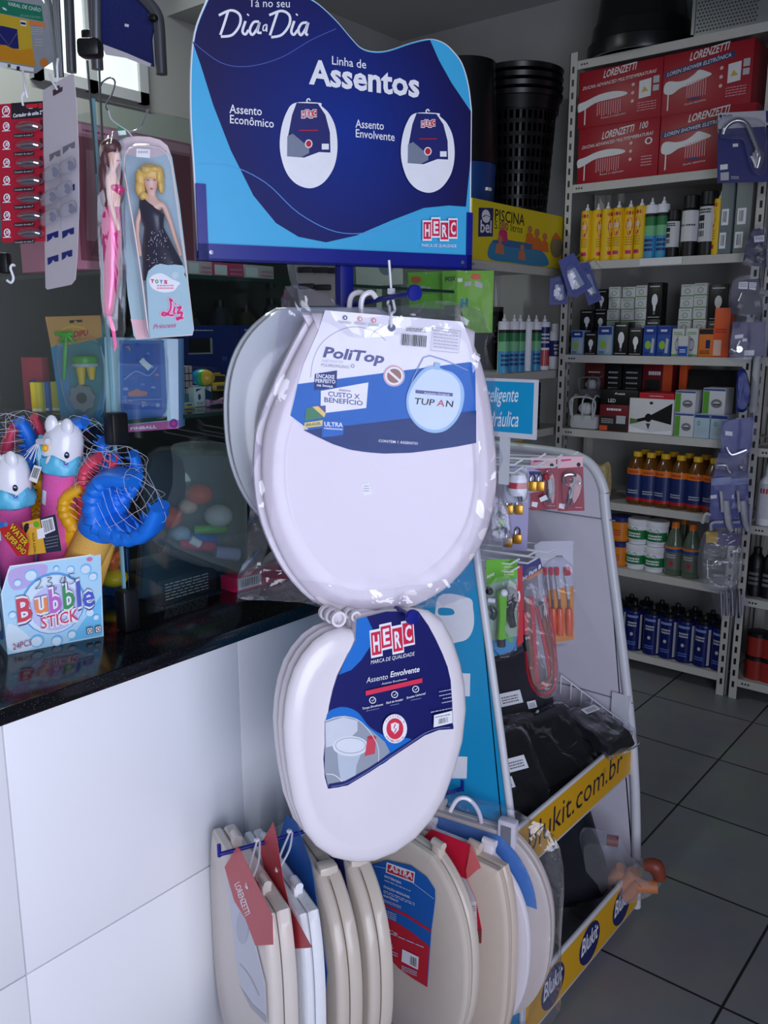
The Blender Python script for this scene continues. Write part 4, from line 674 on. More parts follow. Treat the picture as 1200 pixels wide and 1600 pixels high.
def whp(p): p.ell(0.5, 0.42, 0.2, 0.2, mat((200, 204, 206), 0.5)).ring(0.5, 0.42, 0.2, 0.05, GREY).lines(0.15, 0.78, 0.85, 0.9, 2, mat((90, 150, 80), 0.5)).rect(0.02, 0.02, 0.98, 0.08, mat((90, 160, 70), 0.5))
WB = mat((206, 210, 208), 0.55); LB = mat((150, 182, 206), 0.5); ORG = mat((226, 120, 30), 0.5); OR2 = mat((232, 92, 40), 0.5)
fr_ = [('bulb_box', 'pale blue bulb box first from the left on the bulb shelf', 50, 360, 118, LB, blup), ('bulb_box', 'black bulb box with reflector bulb beside the first blue box', 128, 372, 198, BLACK, bulbp()), ('bulb_box', 'pale blue bulb box between two black boxes', 206, 335, 290, LB, blup), ('bulb_box', 'black box with a long white bulb left of centre', 302, 312, 384, BLACK, bulbp(None, 1.1)), ('bulb_box', 'black box with a short white bulb near centre', 388, 346, 466, BLACK, bulbp()),
    ('bulb_box', 'dark blue and white bulb box, left of a pair', 474, 332, 548, mat((40, 84, 170), 0.45), blup), ('bulb_box', 'dark blue and white bulb box, right of a pair', 556, 332, 632, mat((40, 84, 170), 0.45), blup), ('bulb_box', 'small white bulb box behind a tiny blue pack, left', 642, 350, 712, WB, whp), ('bulb_box', 'small white bulb box behind a tiny blue pack, right', 720, 348, 794, WB, whp), ('bulb_box', 'orange bulb box with a dark blue picture', 800, 350, 884, ORG, lambda p: p.rect(0.02, 0.8, 0.98, 0.98, INK).rect(0.5, 0.3, 0.8, 0.6, NAVY).lines(0.1, 0.1, 0.8, 0.25, 3, INK)), ('bulb_box', 'tall bright orange bulb carton at the right end', 892, 228, 985, OR2, lambda p: p.rect(0.05, 0.03, 0.55, 0.35, mat((226, 190, 176), 0.5)).lines(0.1, 0.5, 0.8, 0.6, 2, RED))]
for n_, lb, a, y, b, m, dr in fr_: ybox(n_, lb, 'box', K8(a), L8(y), K8(b), z, BY + 0.03, 0.07, m, dr, 'light bulb boxes')
ybox('bulb_box', 'tiny blue and white pack in front of the white bulb boxes', 'box', K8(676), L8(392), K8(734), z, BY + 0.006, 0.02, WB, lambda p: p.rect(0.02, 0.02, 0.98, 0.5, mat((30, 80, 180), 0.5)).lines(0.2, 0.2, 0.8, 0.4, 2, W_), 'light bulb boxes')
cn = 0
for a, b, y, n, m, dr, nm in ((268, 334, 105, 6, WB, whp, 'leftmost white stack'), (346, 420, 105, 6, WB, whp, 'second white stack'), (428, 494, 96, 6, WB, whp, 'third white stack'), (690, 766, 90, 6, WB, whp, 'fourth white stack'), (774, 850, 82, 6, WB, whp, 'rightmost white stack')):
    X0, X1, zt_ = yrect(K8(a), L8(y), K8(b), BY + 0.13, z); hh = (zt_ - z) / n
    for k in range(n):
        if k == 0 and n == 6: pass
        j = R.uniform(-0.003, 0.003); carton('bulb_box', 'small white bulb box, %s from top of %s' % (ORD[n - 1 - k], nm), 'box', (X0 + j, BY + 0.13, z + k * hh + 0.0005), (X1 - X0, 0, 0), (0, 0, hh - 0.0008), 0.06, m, dr, 'light bulb boxes')
for a, b, y, nm, n in ((498, 584, 80, 'tall black stack beside the white stacks', 2), (862, 968, 90, 'black stack behind the orange cartons', 2), (100, 180, 240, 'low black stack at the left end', 2), (190, 262, 120, 'black stack left of the white stacks', 3)):
    X0, X1, zt_ = yrect(K8(a), L8(y), K8(b), BY + 0.13, z); hh = (zt_ - z) / n
    for k in range(n): carton('bulb_box', 'black bulb box, %s from the top of the %s' % (ORD[n - 1 - k], nm), 'box', (X0, BY + 0.13, z + k * hh + 0.0005), (X1 - X0, 0, 0), (0, 0, hh - 0.0008), 0.06, BLACK, bulbp(), 'light bulb boxes')
# lamps and fittings
z = ZS[3]; KX = lambda x: 740 + x * 0.38333; KY = lambda y: 390 + y * 0.38333
def blk(p): p.lines(0.1, 0.5, 0.6, 0.7, 1, LGREY)
gB = 'lamp boxes'
ybox('lamp_box', 'black and red lamp box lettered LED below the black carton', 'box', KX(515), KY(632), KX(632), z, BY + 0.02, 0.1, DRED, lambda p: p.rect(0.02, 0.02, 0.98, 0.55, mat((40, 30, 30), 0.5)).lines(0.25, 0.78, 0.75, 0.87, 1, W_, 0.9).rect(0.6, 0.3, 0.92, 0.6, LGREY).rect(0.02, 0.02, 0.3, 0.2, OR2).lines(0.08, 0.3, 0.5, 0.5, 3, LGREY), gB)
zz = at(KX(570), KY(632), Y=BY + 0.02).z
ybox('lamp_box', 'black carton lettered LED on the red lamp box', 'box', KX(518), KY(572), KX(672), zz, BY + 0.03, 0.12, BLACK, lambda p: p.text('Avant', (0.38, 0.68), (0.66, 0.68), 0.14, W_, 0.02).text('LED', (0.22, 0.14), (0.42, 0.14), 0.24, W_, 0.01), gB)
def fan(p): p.poly([(0.02, 0.03), (0.98, 0.03), (0.98, 0.14), (0.5, 0.05), (0.02, 0.2)], W_).poly([(0.03, 0.35), (0.45, 0.50), (0.97, 0.9), (0.97, 0.3), (0.5, 0.42), (0.03, 0.25)], BLACK).ell(0.45, 0.46, 0.08, 0.12, BLACK).poly([(0.4, 0.3), (0.5, 0.3), (0.46, 0.12)], DGREY).poly([(0.03, 0.25), (0.2, 0.3), (0.2, 0.4), (0.03, 0.42)], mat((90, 120, 60), 0.5)).ell(0.5, 0.88, 0.04, 0.04, INK)
ybox('fan_box', 'white box with a black ceiling fan pictured', 'box', KX(637), KY(608), KX(818), z, BY + 0.02, 0.14, mat((220, 220, 222), 0.5), fan)
zf = at(KX(730), KY(608), Y=BY + 0.03).z
ybox('lamp_box', 'flat red box lying on the ceiling fan box', 'box', KX(676), KY(585), KX(818), zf, BY + 0.03, 0.14, RED, lambda p: p.lines(0.3, 0.4, 0.7, 0.6, 1, W_), gB)
ybox('lamp_box', 'dark red lamp box behind the ceiling fan box', 'box', KX(692), KY(462), KX(815), z, BY + 0.19, 0.08, DRED, lambda p: p.rect(0.68, 0.02, 0.98, 0.98, OR2).lines(0.2, 0.82, 0.6, 0.88, 1, W_, 0.9).rect(0.1, 0.55, 0.6, 0.75, BLACK), gB)
ybox('lamp_box', 'narrow orange red box standing behind the blue boxes', 'box', KX(842), KY(462), KX(872), z, BY + 0.19, 0.08, OR2, None, gB); ybox('lamp_box', 'long black box behind the blue and green boxes', 'box', KX(876), KY(492), KX(1060), z, BY + 0.2, 0.08, BLACK, blk, gB)
for i, (a, b) in enumerate(((455, 535), (540, 605), (610, 688))): ybox('lamp_box', 'black lamp box, %s from the left behind the lettered carton' % ORD[i], 'box', KX(a), KY(455), KX(b), z, BY + 0.2, 0.08, BLACK if i else mat((90, 24, 24), 0.5), lambda p: p.lines(0.2, 0.5, 0.8, 0.9, 5, LGREY, 0.3), gB)
def lampp(p): p.rect(0.02, 0.9, 0.98, 0.98, mat((60, 80, 150), 0.5)).rect(0.02, 0.02, 0.28, 0.88, mat((90, 160, 50), 0.5)).ring(0.62, 0.42, 0.2, 0.1, GREY, 0.12).rect(0.48, 0.36, 0.78, 0.42, DGREY)
def lampq(p): p.rect(0.02, 0.85, 0.98, 0.98, mat((40, 60, 140), 0.5)).ring(0.3, 0.62, 0.08, 0.04, mat((90, 150, 150), 0.5)).lines(0.2, 0.2, 0.8, 0.5, 4, LGREY, 0.4)
WL = mat((212, 214, 220), 0.5)
for i, (a, b, y, dr, lb, m) in enumerate(((822, 900, 665, lampp, 'white downlight box with green side, lower left of the blue stack', WL), (903, 966, 652, lampq, 'pale blue downlight box beside the green sided one', mat((176, 200, 214), 0.5)), (970, 1040, 652, lampq, 'pale blue downlight box, rightmost on the board', mat((176, 200, 214), 0.5)))): ybox('lamp_box', lb, 'box', KX(a), KY(y), KX(b), z, BY + 0.015, 0.1, m, dr, gB, zt=z + 0.098)
ybox('lamp_box', 'white downlight box with green side, upper left of the blue stack', 'box', KX(824), KY(575), KX(908), z + 0.098, BY + 0.02, 0.1, WL, lampp, gB); ybox('lamp_box', 'white downlight box with green side, upper right of the blue stack', 'box', KX(938), KY(565), KX(1030), z + 0.098, BY + 0.02, 0.1, WL, lampp, gB)
def cage(label, x0, y0, x1, z0, yf, h, m):
    X0, X1, _ = yrect(x0, y0, x1, yf, z0); w_ = X1 - X0; t = thing('bulkhead_lamp', label, 'lamp', ((X0 + X1) / 2, yf, z0), 0, 'caged bulkhead lamps')
    MB().box((X0, yf - 0.02, z0 + 0.001), (X1, yf + 0.06, z0 + h * 0.42), m, bev=0.012).build('base', t)
    b = MB()
    for i in range(3): x = X0 + w_ * (0.12 + 0.38 * i); b.tube(catmull([(x, yf - 0.024, z0 + h * 0.3), (x, yf - 0.03, z0 + h * 0.8), (x + 0.002, yf + 0.0, z0 + h), (x, yf + 0.05, z0 + h * 0.9)], 4), 0.004, m, 6)
    b.tube(catmull([(X0 + 0.01, yf - 0.026, z0 + h * 0.4), (X0 + 0.012, yf - 0.03, z0 + h * 0.9), (X1 - 0.012, yf - 0.03, z0 + h * 0.9), (X1 - 0.01, yf - 0.026, z0 + h * 0.4)], 4), 0.004, m, 6); b.build('wire_guard', t)
    MB().ball(((X0 + X1) / 2, yf + 0.01, z0 + h * 0.6), w_ * 0.3, mat((210, 214, 216), 0.1, coat=0.4), 14, 1, 0.5, 0.7).build('glass_shade', t)
cage('white caged bulkhead lamp at the left end of its shelf', KX(402), KY(622), KX(512), z, BY + 0.03, 0.15, mat((196, 198, 200), 0.35)); ybox('lamp_box', 'black box carrying the grey caged lamp', 'box', KX(425), KY(607), KX(508), z, BY + 0.15, 0.08, BLACK, blk, gB)
cage('grey caged bulkhead lamp on a black box at the left end', KX(432), KY(535), KX(530), at(KX(470), KY(607), Y=BY + 0.15).z, BY + 0.19, 0.1, mat((120, 122, 126), 0.4))
# oil bottles
z = ZS[2]; OIL = mat((104, 62, 14), 0.15, var=0.05, coat=0.3); OB = [(1e-5, 0.001), (0.038, 0.001), (0.041, 0.008), (0.041, 0.145), (0.036, 0.175), (0.018, 0.205), (0.015, 0.21), (0.015, 0.215), (1e-5, 0.215)]; OC = [(0.019, 0.207), (0.019, 0.225), (0.016, 0.228), (1e-5, 0.228)]
def oil(p): p.rect(-0.055, 0.028, 0.055, 0.15, mat((20, 42, 104), 0.4), 12).rect(-0.055, 0.018, 0.055, 0.032, mat((180, 30, 40), 0.4), 12).rect(-0.055, 0.132, 0.055, 0.158, mat((226, 120, 20), 0.4), 12); p.poly([(-0.026, 0.125), (0, 0.105), (0.026, 0.125), (0.0, 0.132)], mat((200, 90, 110), 0.4)).lines(-0.022, 0.138, 0.022, 0.15, 1, mat((200, 60, 20), 0.5), 0.9).lines(-0.022, 0.05, 0.022, 0.07, 2, LGREY)
fx = [335, 410, 492, 580, 675, 770]; K2 = lambda x: 900 + x * 0.275
q = at(K2(fx[0]), 795, Y=BY + 0.055); q.z = z
to = vessel('oil_bottle', 'amber oil bottle with blue label, first from the left in the front row', 'bottle', q, OB, OIL, OC, mat((230, 180, 30), 0.4), (0.0412, 0.02, 0.155), oil, 'amber oil bottles', 22)
for i, x in enumerate(fx[1:]): q = at(K2(x), 795, Y=BY + 0.055); q.z = z; place(to, q, 'amber oil bottle with blue label, %s from the left in the front row' % ORD[i + 1], R.uniform(-0.3, 0.3))
for i, x in enumerate([378, 455, 540, 628, 722]): q = at(K2(x), 780, Y=BY + 0.145); q.z = z; place(to, q, 'amber oil bottle with blue label, %s from the left in the row behind' % ORD[i], R.uniform(-0.3, 0.3))
t = thing('hose_coil', 'blue and yellow coiled hose lying left of the oil bottles', 'hose', (-1.79, BY + 0.15, z), 0)
for k in range(4):
    b = MB(); rr = 0.072; b.tube([(-1.795 + rr * math.cos(a), BY + 0.15 + rr * math.sin(a), z + 0.012 + 0.02 * k) for a in [i * math.pi / 12 for i in range(24)]], 0.0105, [mat((230, 180, 30), 0.4), mat((200, 200, 190), 0.4), mat((30, 60, 150), 0.4), mat((230, 180, 30), 0.4)][k], 8, True); b.build('hose_turn', t)
b = bag([(-0.055, 0.0), (0.0, 0.004), (0.055, 0.0), (0.06, 0.1), (0.045, 0.165), (0.0, 0.15), (-0.05, 0.17), (-0.06, 0.09)], fr(V((-1.685, BY + 0.05, z + 0.004)), V((1, 0, 0)), V((0, -1, 0))), 0.03, -0.03, mat((206, 186, 130), 0.45, var=0.25, scale=60), 0.006, 4, 6)
tag(b.build('rope_bag', None, MX.Translation((-1.685, BY + 0.05, z))), 'bag of straw coloured pieces left of the first oil bottle', 'bag')
# tubs and cleaner
z = ZS[1]; TB = [(1e-5, 0.001), (0.040, 0.001), (0.047, 0.094), (1e-5, 0.094)]; TC = [(0.049, 0.090), (0.050, 0.108), (0.046, 0.112), (1e-5, 0.112)]
def wt(p): p.rect(-0.06, 0.025, 0.06, 0.066, mat((20, 120, 60), 0.4), 12).poly([(-0.035, 0.066), (-0.02, 0.08), (-0.008, 0.068), (0.008, 0.08), (0.02, 0.068), (0.035, 0.066)], mat((20, 120, 60), 0.4)).lines(-0.03, 0.035, 0.03, 0.058, 2, W_, 0.6)
q = at(K2(342), 880, Y=BY + 0.06); q.z = z; tw = vessel('plastic_tub', 'white tub with green label, lower left of four', 'tub', q, TB, W_, TC, W_, (0.0465, 0.02, 0.08), wt, 'white and green tubs', 22, 'lid', W_); q2 = at(K2(447), 884, Y=BY + 0.06); q2.z = z
place(tw, q2, 'white tub with green label, lower right of four', 0.1); place(tw, q + V((0.003, 0, 0.113)), 'white tub with green label, upper left of four', -0.1); place(tw, q2 + V((0.002, 0, 0.113)), 'white tub with green label, upper right of four', 0.15)
def ot(p): p.rect(-0.06, 0.015, 0.06, 0.085, mat((226, 130, 20), 0.4), 12).lines(-0.02, 0.03, 0.02, 0.06, 3, RED)
q = at(K2(245), 872, Y=BY + 0.06); q.z = z; tu = vessel('plastic_tub', 'orange tub with blue lid, lower of two beside the display tube', 'tub', q, TB, mat((226, 130, 20), 0.4), TC, mat((30, 40, 110), 0.4), (0.0465, 0.01, 0.088), ot, 'orange tubs', 22, 'lid', mat((226, 130, 20), 0.4)); place(tu, q + V((0, 0, 0.113)), 'orange tub with blue lid, upper of two beside the display tube')
for i, x in enumerate((395, 475)):
    q = at(K2(x), 870, Y=BY + 0.19); q.z = z; vessel('paint_pot', 'maroon lidded pot, %s behind the white tubs' % ('left' if i == 0 else 'right'), 'pot', q, [(1e-5, 0.001), (0.05, 0.001), (0.052, 0.24), (1e-5, 0.24)], mat((110, 80, 70), 0.4), [(0.054, 0.24), (0.054, 0.256), (1e-5, 0.258)], mat((90, 22, 34), 0.4), None, None, 'maroon lidded pots', 20, 'lid')
GB = mat((88, 104, 84), 0.18, var=0.05, coat=0.3); GL = [(1e-5, 0.001), (0.036, 0.001), (0.038, 0.006), (0.038, 0.13), (0.033, 0.155), (0.016, 0.20), (0.014, 0.215), (1e-5, 0.215)]; GC = [(0.017, 0.205), (0.015, 0.232), (1e-5, 0.234)]
def gl(p): p.rect(-0.05, 0.03, 0.05, 0.135, mat((96, 104, 92), 0.4), 12).rect(-0.05, 0.12, 0.05, 0.128, mat((226, 120, 30), 0.4), 12).rect(-0.05, 0.105, 0.05, 0.118, mat((40, 70, 140), 0.4), 12).lines(-0.02, 0.08, 0.02, 0.1, 2, LGREY).ell(0.005, 0.055, 0.008, 0.01, RED)
q = at(K2(550), 890, Y=BY + 0.055); q.z = z; tg_ = vessel('cleaner_bottle', 'grey green cleaner bottle with orange cap, left of two in front', 'bottle', q, GL, GB, GC, ORG, (0.0385, 0.03, 0.135), gl, 'grey green cleaner bottles', 20, 'cap', GB)
for x, dy, lb in ((648, 0.0, 'grey green cleaner bottle with orange cap, right of two in front'), (600, 0.1, 'grey green cleaner bottle peeping out between the front two')): q = at(K2(x), 892 - dy * 40, Y=BY + 0.055 + dy); q.z = z; place(tg_, q, lb)
# blue cans on the bottom board
z = ZS[0]; CN_ = [(1e-5, 0.001), (0.040, 0.001), (0.040, 0.178), (0.037, 0.184), (0.03, 0.184), (1e-5, 0.184)]; CC = [(0.03, 0.184), (0.031, 0.2), (0.012, 0.206), (0.01, 0.22), (1e-5, 0.221)]; CBL = mat((10, 24, 96), 0.3, 0.1)
def can(p): p.lines(-0.02, 0.115, 0.02, 0.14, 2, LGREY, 0.6).ell(0.0, 0.08, 0.007, 0.008, LGREY).lines(-0.02, 0.03, 0.02, 0.05, 2, mat((90, 120, 200), 0.4)).rect(-0.025, 0.155, 0.025, 0.166, mat((120, 140, 200), 0.4), 4).rect(0.035, 0.01, 0.047, 0.17, LGREY, 3)
fx = [238, 320, 425, 515, 612, 712, 812]; q = at(K2(fx[0]), 1015, Y=BY + 0.055); q.z = z
tc_ = vessel('solvent_can', 'blue can with dark top, first from the left in the front row', 'can', q, CN_, CBL, CC, BLACK, (0.0402, 0.004, 0.176), can, 'blue solvent cans', 20, 'cap', CBL)
for i, x in enumerate(fx[1:]): q = at(K2(x), 1015 + (x - 240) * 0.07, Y=BY + 0.055); q.z = z; place(tc_, q, 'blue can with dark top, %s from the left in the front row' % ORD[i + 1], R.uniform(-0.2, 0.2))
for i, x in enumerate([300, 385, 470, 560, 655, 755]): q = at(K2(x), 1005 + (x - 240) * 0.07, Y=BY + 0.15); q.z = z; place(tc_, q, 'blue can with dark top, %s from the left in the row behind' % ORD[i], R.uniform(-0.3, 0.3))
# right-hand unit
def wb(p): p.rect(-0.05, 0.03, 0.05, 0.17, mat((206, 206, 214), 0.4), 10).poly([(-0.03, 0.05), (0.03, 0.08), (0.03, 0.1), (-0.03, 0.07)], NAVY).rect(-0.02, 0.13, 0.02, 0.15, RED, 3)
q = at(1196, 816, Y=BY + 0.06); q.z = 0.74; vessel('cleaner_bottle', 'white cleaner bottle with navy stripe at the right edge of the photo', 'bottle', q, [(1e-5, 0.001), (0.038, 0.001), (0.04, 0.17), (0.018, 0.2), (0.016, 0.215), (1e-5, 0.215)], W_, [(0.018, 0.212), (0.012, 0.25), (1e-5, 0.252)], W_, (0.0402, 0.03, 0.16), wb, None, 20)
for i, x in enumerate((1178, 1200)):
    q = at(x, 930, Y=BY + 0.07); q.z = 0.44; vessel('dark_bottle', 'dark bottle with grey label, %s at the right edge above the red tins' % ('left' if i == 0 else 'right'), 'bottle', q, [(1e-5, 0.001), (0.034, 0.001), (0.034, 0.15), (0.015, 0.18), (1e-5, 0.18)], BLACK, [(0.016, 0.178), (0.016, 0.2), (1e-5, 0.2)], BLACK, (0.0343, 0.04, 0.12), lambda p: p.lines(-0.02, 0.05, 0.02, 0.11, 3, GREY, 0.6), 'dark bottles at the right edge', 18)
    q = at(x + 2, 1050, Y=BY + 0.07); q.z = 0.09
    tr_ = vessel('paint_tin', 'red tin, lower %s at the right edge of the photo' % ('left' if i == 0 else 'right'), 'tin', q, [(1e-5, 0.001), (0.044, 0.001), (0.044, 0.085), (1e-5, 0.085)], mat((150, 40, 34), 0.35), [(0.045, 0.083), (0.045, 0.098), (0.03, 0.1), (1e-5, 0.1)], BLACK, None, None, 'red paint tins', 20, 'lid'); place(tr_, q + V((0.001, 0, 0.1005)), 'red tin, upper %s at the right edge of the photo' % ('left' if i == 0 else 'right'))
# ------------------------------------------------------------------ pool box, baskets and goods on the short shelf
X = -1.9; zb = 1.7655; ya = at(736, 404, X=X).y; yb = 3.50; ztp = 1.985; yb = 3.59
def pool(p):
    Yq = mat((226, 206, 30), 0.45); p.rect(0.01, 0.01, 0.99, 0.99, Yq); p.poly([(0.06, 0.38), (0.20, 0.42), (0.20, 0.90), (0.06, 0.86)], NAVY).text('bel', (0.08, 0.46), (0.185, 0.48), 0.2, W_, 0.02).ell(0.13, 0.74, 0.04, 0.11, W_).stroke([(0.10, 0.72), (0.13, 0.76), (0.165, 0.74)], 0.012, NAVY, 0)
    p.text('PISCINA', (0.215, 0.70), (0.52, 0.70), 0.19, INK, 0.01).text('5.000 litros', (0.215, 0.56), (0.50, 0.56), 0.13, INK, 0.0)
    p.curve([(0.17, 0.04), (0.18, 0.30), (0.30, 0.40), (0.50, 0.38), (0.70, 0.30), (0.78, 0.20), (0.78, 0.02), (0.4, 0.01)], mat((30, 130, 180), 0.4)); p.ell(0.47, 0.34, 0.28, 0.06, mat((20, 100, 160), 0.4)); SKP = mat((200, 120, 90), 0.5); OP_ = mat((220, 110, 50), 0.5)
    for cx, cy, s, c_ in ((0.30, 0.36, 1.0, MAG), (0.27, 0.14, 0.9, SKP), (0.50, 0.08, 0.8, SKP), (0.66, 0.30, 1.1, OP_), (0.75, 0.28, 1.0, OP_), (0.58, 0.40, 0.9, OP_)): p.poly([(cx - 0.05 * s, cy), (cx - 0.04 * s, cy + 0.18 * s), (cx, cy + 0.22 * s), (cx + 0.04 * s, cy + 0.18 * s), (cx + 0.05 * s, cy)], c_).ell(cx, cy + 0.28 * s, 0.026 * s, 0.07 * s, SKP)
    p.ell(0.89, 0.40, 0.075, 0.20, mat((130, 120, 90), 0.5)).poly([(0.83, 0.55), (0.88, 0.68), (0.95, 0.55)], OP_)
carton('pool_box', 'yellow paddling pool box lying on the short grey shelf', 'box', (X, ya, zb), (0, yb - ya, 0), (0, 0, ztp - zb), 0.2, mat((226, 206, 30), 0.45), pool)
def basket(label, c, r0, r1, h, m, lattice, rings=3):
    t = thing('laundry_basket', label, 'basket', c, 0, 'black plastic bins'); c = V(c); n = 40
    if lattice:
        b = MB(); k = 13
        b.lathe([(1e-5, 0.001), (r0, 0.001), (r0, 0.05), (r0 - 0.006, 0.05), (r0 - 0.006, 0.006), (1e-5, 0.006)], m, c, n); b.lathe([(r1 - 0.012, h * 0.82), (r1, h * 0.82), (r1 + 0.004, h * 0.9), (r1 - 0.002, h * 0.9), (r1 - 0.012, h * 0.82)], m, c, n)
        for i in range(n): a0 = 2 * math.pi * i / n; w2 = 0.08; f = lambda a, z: c + V(((r0 + (r1 - r0) * z / h) * math.cos(a), (r0 + (r1 - r0) * z / h) * math.sin(a), z)); b.loft([[f(a0 - w2 * 0.4, z), f(a0 + w2 * 0.4, z), f(a0 + w2 * 0.4, z) * 0.985 + V((c.x, c.y, z + c.z)) * 0.015, f(a0 - w2 * 0.4, z) * 0.985 + V((c.x, c.y, z + c.z)) * 0.015] for z in (0.045, h * 0.84)], m)
        for j in range(k): z = 0.05 + (h * 0.82 - 0.05) * j / (k - 1); rr = r0 + (r1 - r0) * z / h; b.lathe([(rr - 0.004, z - 0.009), (rr + 0.001, z - 0.009), (rr + 0.001, z + 0.009), (rr - 0.004, z + 0.009), (rr - 0.004, z - 0.009)], m, c, n)
        b.build('lattice_body', t)
    else: MB().lathe([(1e-5, 0.001), (r0, 0.001), (r1, h * 0.9), (r1 - 0.006, h * 0.9), (r0 - 0.006, 0.008), (1e-5, 0.008)], m, c, n).build('body', t)
    for j in range(rings): z = h * 0.88 + j * 0.034; MB().lathe([(r1 - 0.006, z), (r1 + 0.012, z + 0.004), (r1 + 0.018, z + 0.022), (r1 + 0.012, z + 0.026), (r1 - 0.004, z + 0.026), (r1 - 0.006, z)], m, c, n).build('rim', t)
basket('black lattice laundry baskets nested, right of the plain black bin', (-2.135, 3.545, zb), 0.125, 0.178, 0.80, BLK, True, 4)
bl2 = mat((24, 62, 130), 0.35)
t = thing('storage_tub', 'dark blue plastic tub under the black bin behind the pool box', 'tub', (-2.195, 3.215, zb)); MB().lathe([(1e-5, 0.001), (0.12, 0.001), (0.135, 0.30), (0.14, 0.41), (1e-5, 0.41)], bl2, (-2.195, 3.215, zb), 32).build('body', t); MB().box((-2.066, 3.19, zb + 0.30), (-2.052, 3.22, zb + 0.312), W_).build('price_sticker', t)
basket('plain black bin upside down on the blue tub', (-2.195, 3.215, zb + 0.4105), 0.145, 0.128, 0.44, BLK, False, 0)
# sealants on the lower board of the short shelf
z = 1.3255; Xp = -1.945
for i, (x, rz, r_) in enumerate(((120, 0.9, 0), (160, 0.7, 0), (184, 0.8, 0), (218, 2.6, 0), (249, 0.8, 0))):
    q = at(740 + x * 0.38333, 575, X=Xp); q.z = z; o = place(tb, q, '%s white and blue sealant tube from the left on the short grey shelf' % ORD[i], rz)
def rw(p): p.rect(-0.04, 0.02, 0.04, 0.09, RED, 8).rect(-0.04, 0.10, 0.04, 0.19, NAVY, 8).lines(-0.02, 0.12, 0.02, 0.17, 3, W_)
q = at(740 + 283 * 0.38333, 575, X=Xp); q.z = z; a_ = vessel('sealant_tube', 'white red and navy tube beside the white bottle', 'tube', q, TUB, W_, NOZ, W_, (0.0246, 0.004, 0.2), rw, None, 18, 'nozzle', W_); a_.rotation_euler.z = 0.8
def wbt(p): p.rect(-0.045, 0.06, 0.045, 0.13, NAVY, 10).lines(-0.02, 0.09, 0.02, 0.12, 2, W_).ell(-0.01, 0.075, 0.007, 0.008, W_).ell(0.012, 0.075, 0.007, 0.008, W_)
q = at(740 + 332 * 0.38333, 575, X=Xp); q.z = z; a_ = vessel('cleaner_bottle', 'white bottle with navy label at the corner of the short shelf', 'bottle', q, [(1e-5, 0.001), (0.034, 0.001), (0.036, 0.006), (0.036, 0.155), (0.03, 0.172), (1e-5, 0.172)], W_, [(0.022, 0.17), (0.022, 0.205), (1e-5, 0.206)], W_, (0.0363, 0.03, 0.15), wbt); a_.rotation_euler.z = 0.8
z = 1.0685
def dk(i, y, zz_, label, m, h=0.05): carton('boxed_fitting', label, 'box', (-1.93, y, zz_), (0, 0.085, 0), (0, 0, h), 0.12, m, lambda p: p.lines(0.2, 0.3, 0.8, 0.6, 2, DGREY), 'dark boxes on the short shelf')
for k in range(4): dk(k, 3.39, z + 0.0515 * k, 'black box, %s from the top of the dark stack by the corner' % ORD[3 - k], BLACK)
q = at(840, 690, X=-1.95); q.z = z - 0.2485
def yb_(p): p.rect(-0.04, 0.02, 0.04, 0.12, NAVY, 8).rect(-0.04, 0.13, 0.04, 0.155, ORG, 8)
q = V((-1.95, 3.33, 0.8205)); a_ = vessel('oil_bottle', 'yellow bottle with navy label behind the teal header sign', 'bottle', q, OB, mat((220, 160, 20), 0.3), OC, mat((230, 180, 30), 0.4), (0.0412, 0.02, 0.155), yb_, None, 20, 'cap', mat((220, 160, 20), 0.3)); a_.rotation_euler.z = 0.8
for k, x in enumerate((95, 140, 200, 260, 320)):
    q = at(740 + x * 0.38333, 440, X=-2.15); a0 = V((-2.15, min(q.y - 0.03, 3.43), 1.3255)); carton('boxed_fitting', 'dark box at the back of the short shelf, %s from the left' % ORD[k], 'box', a0, (0, 0.07, 0), (0, 0, 0.24 + 0.02 * (k % 3)), 0.1, [DGREY, BLACK, mat((70, 50, 44), 0.5), BLACK, mat((60, 40, 36), 0.5)][k], lambda p: p.lines(0.2, 0.5, 0.8, 0.8, 3, GREY, 0.4), 'dark boxes on the short shelf')
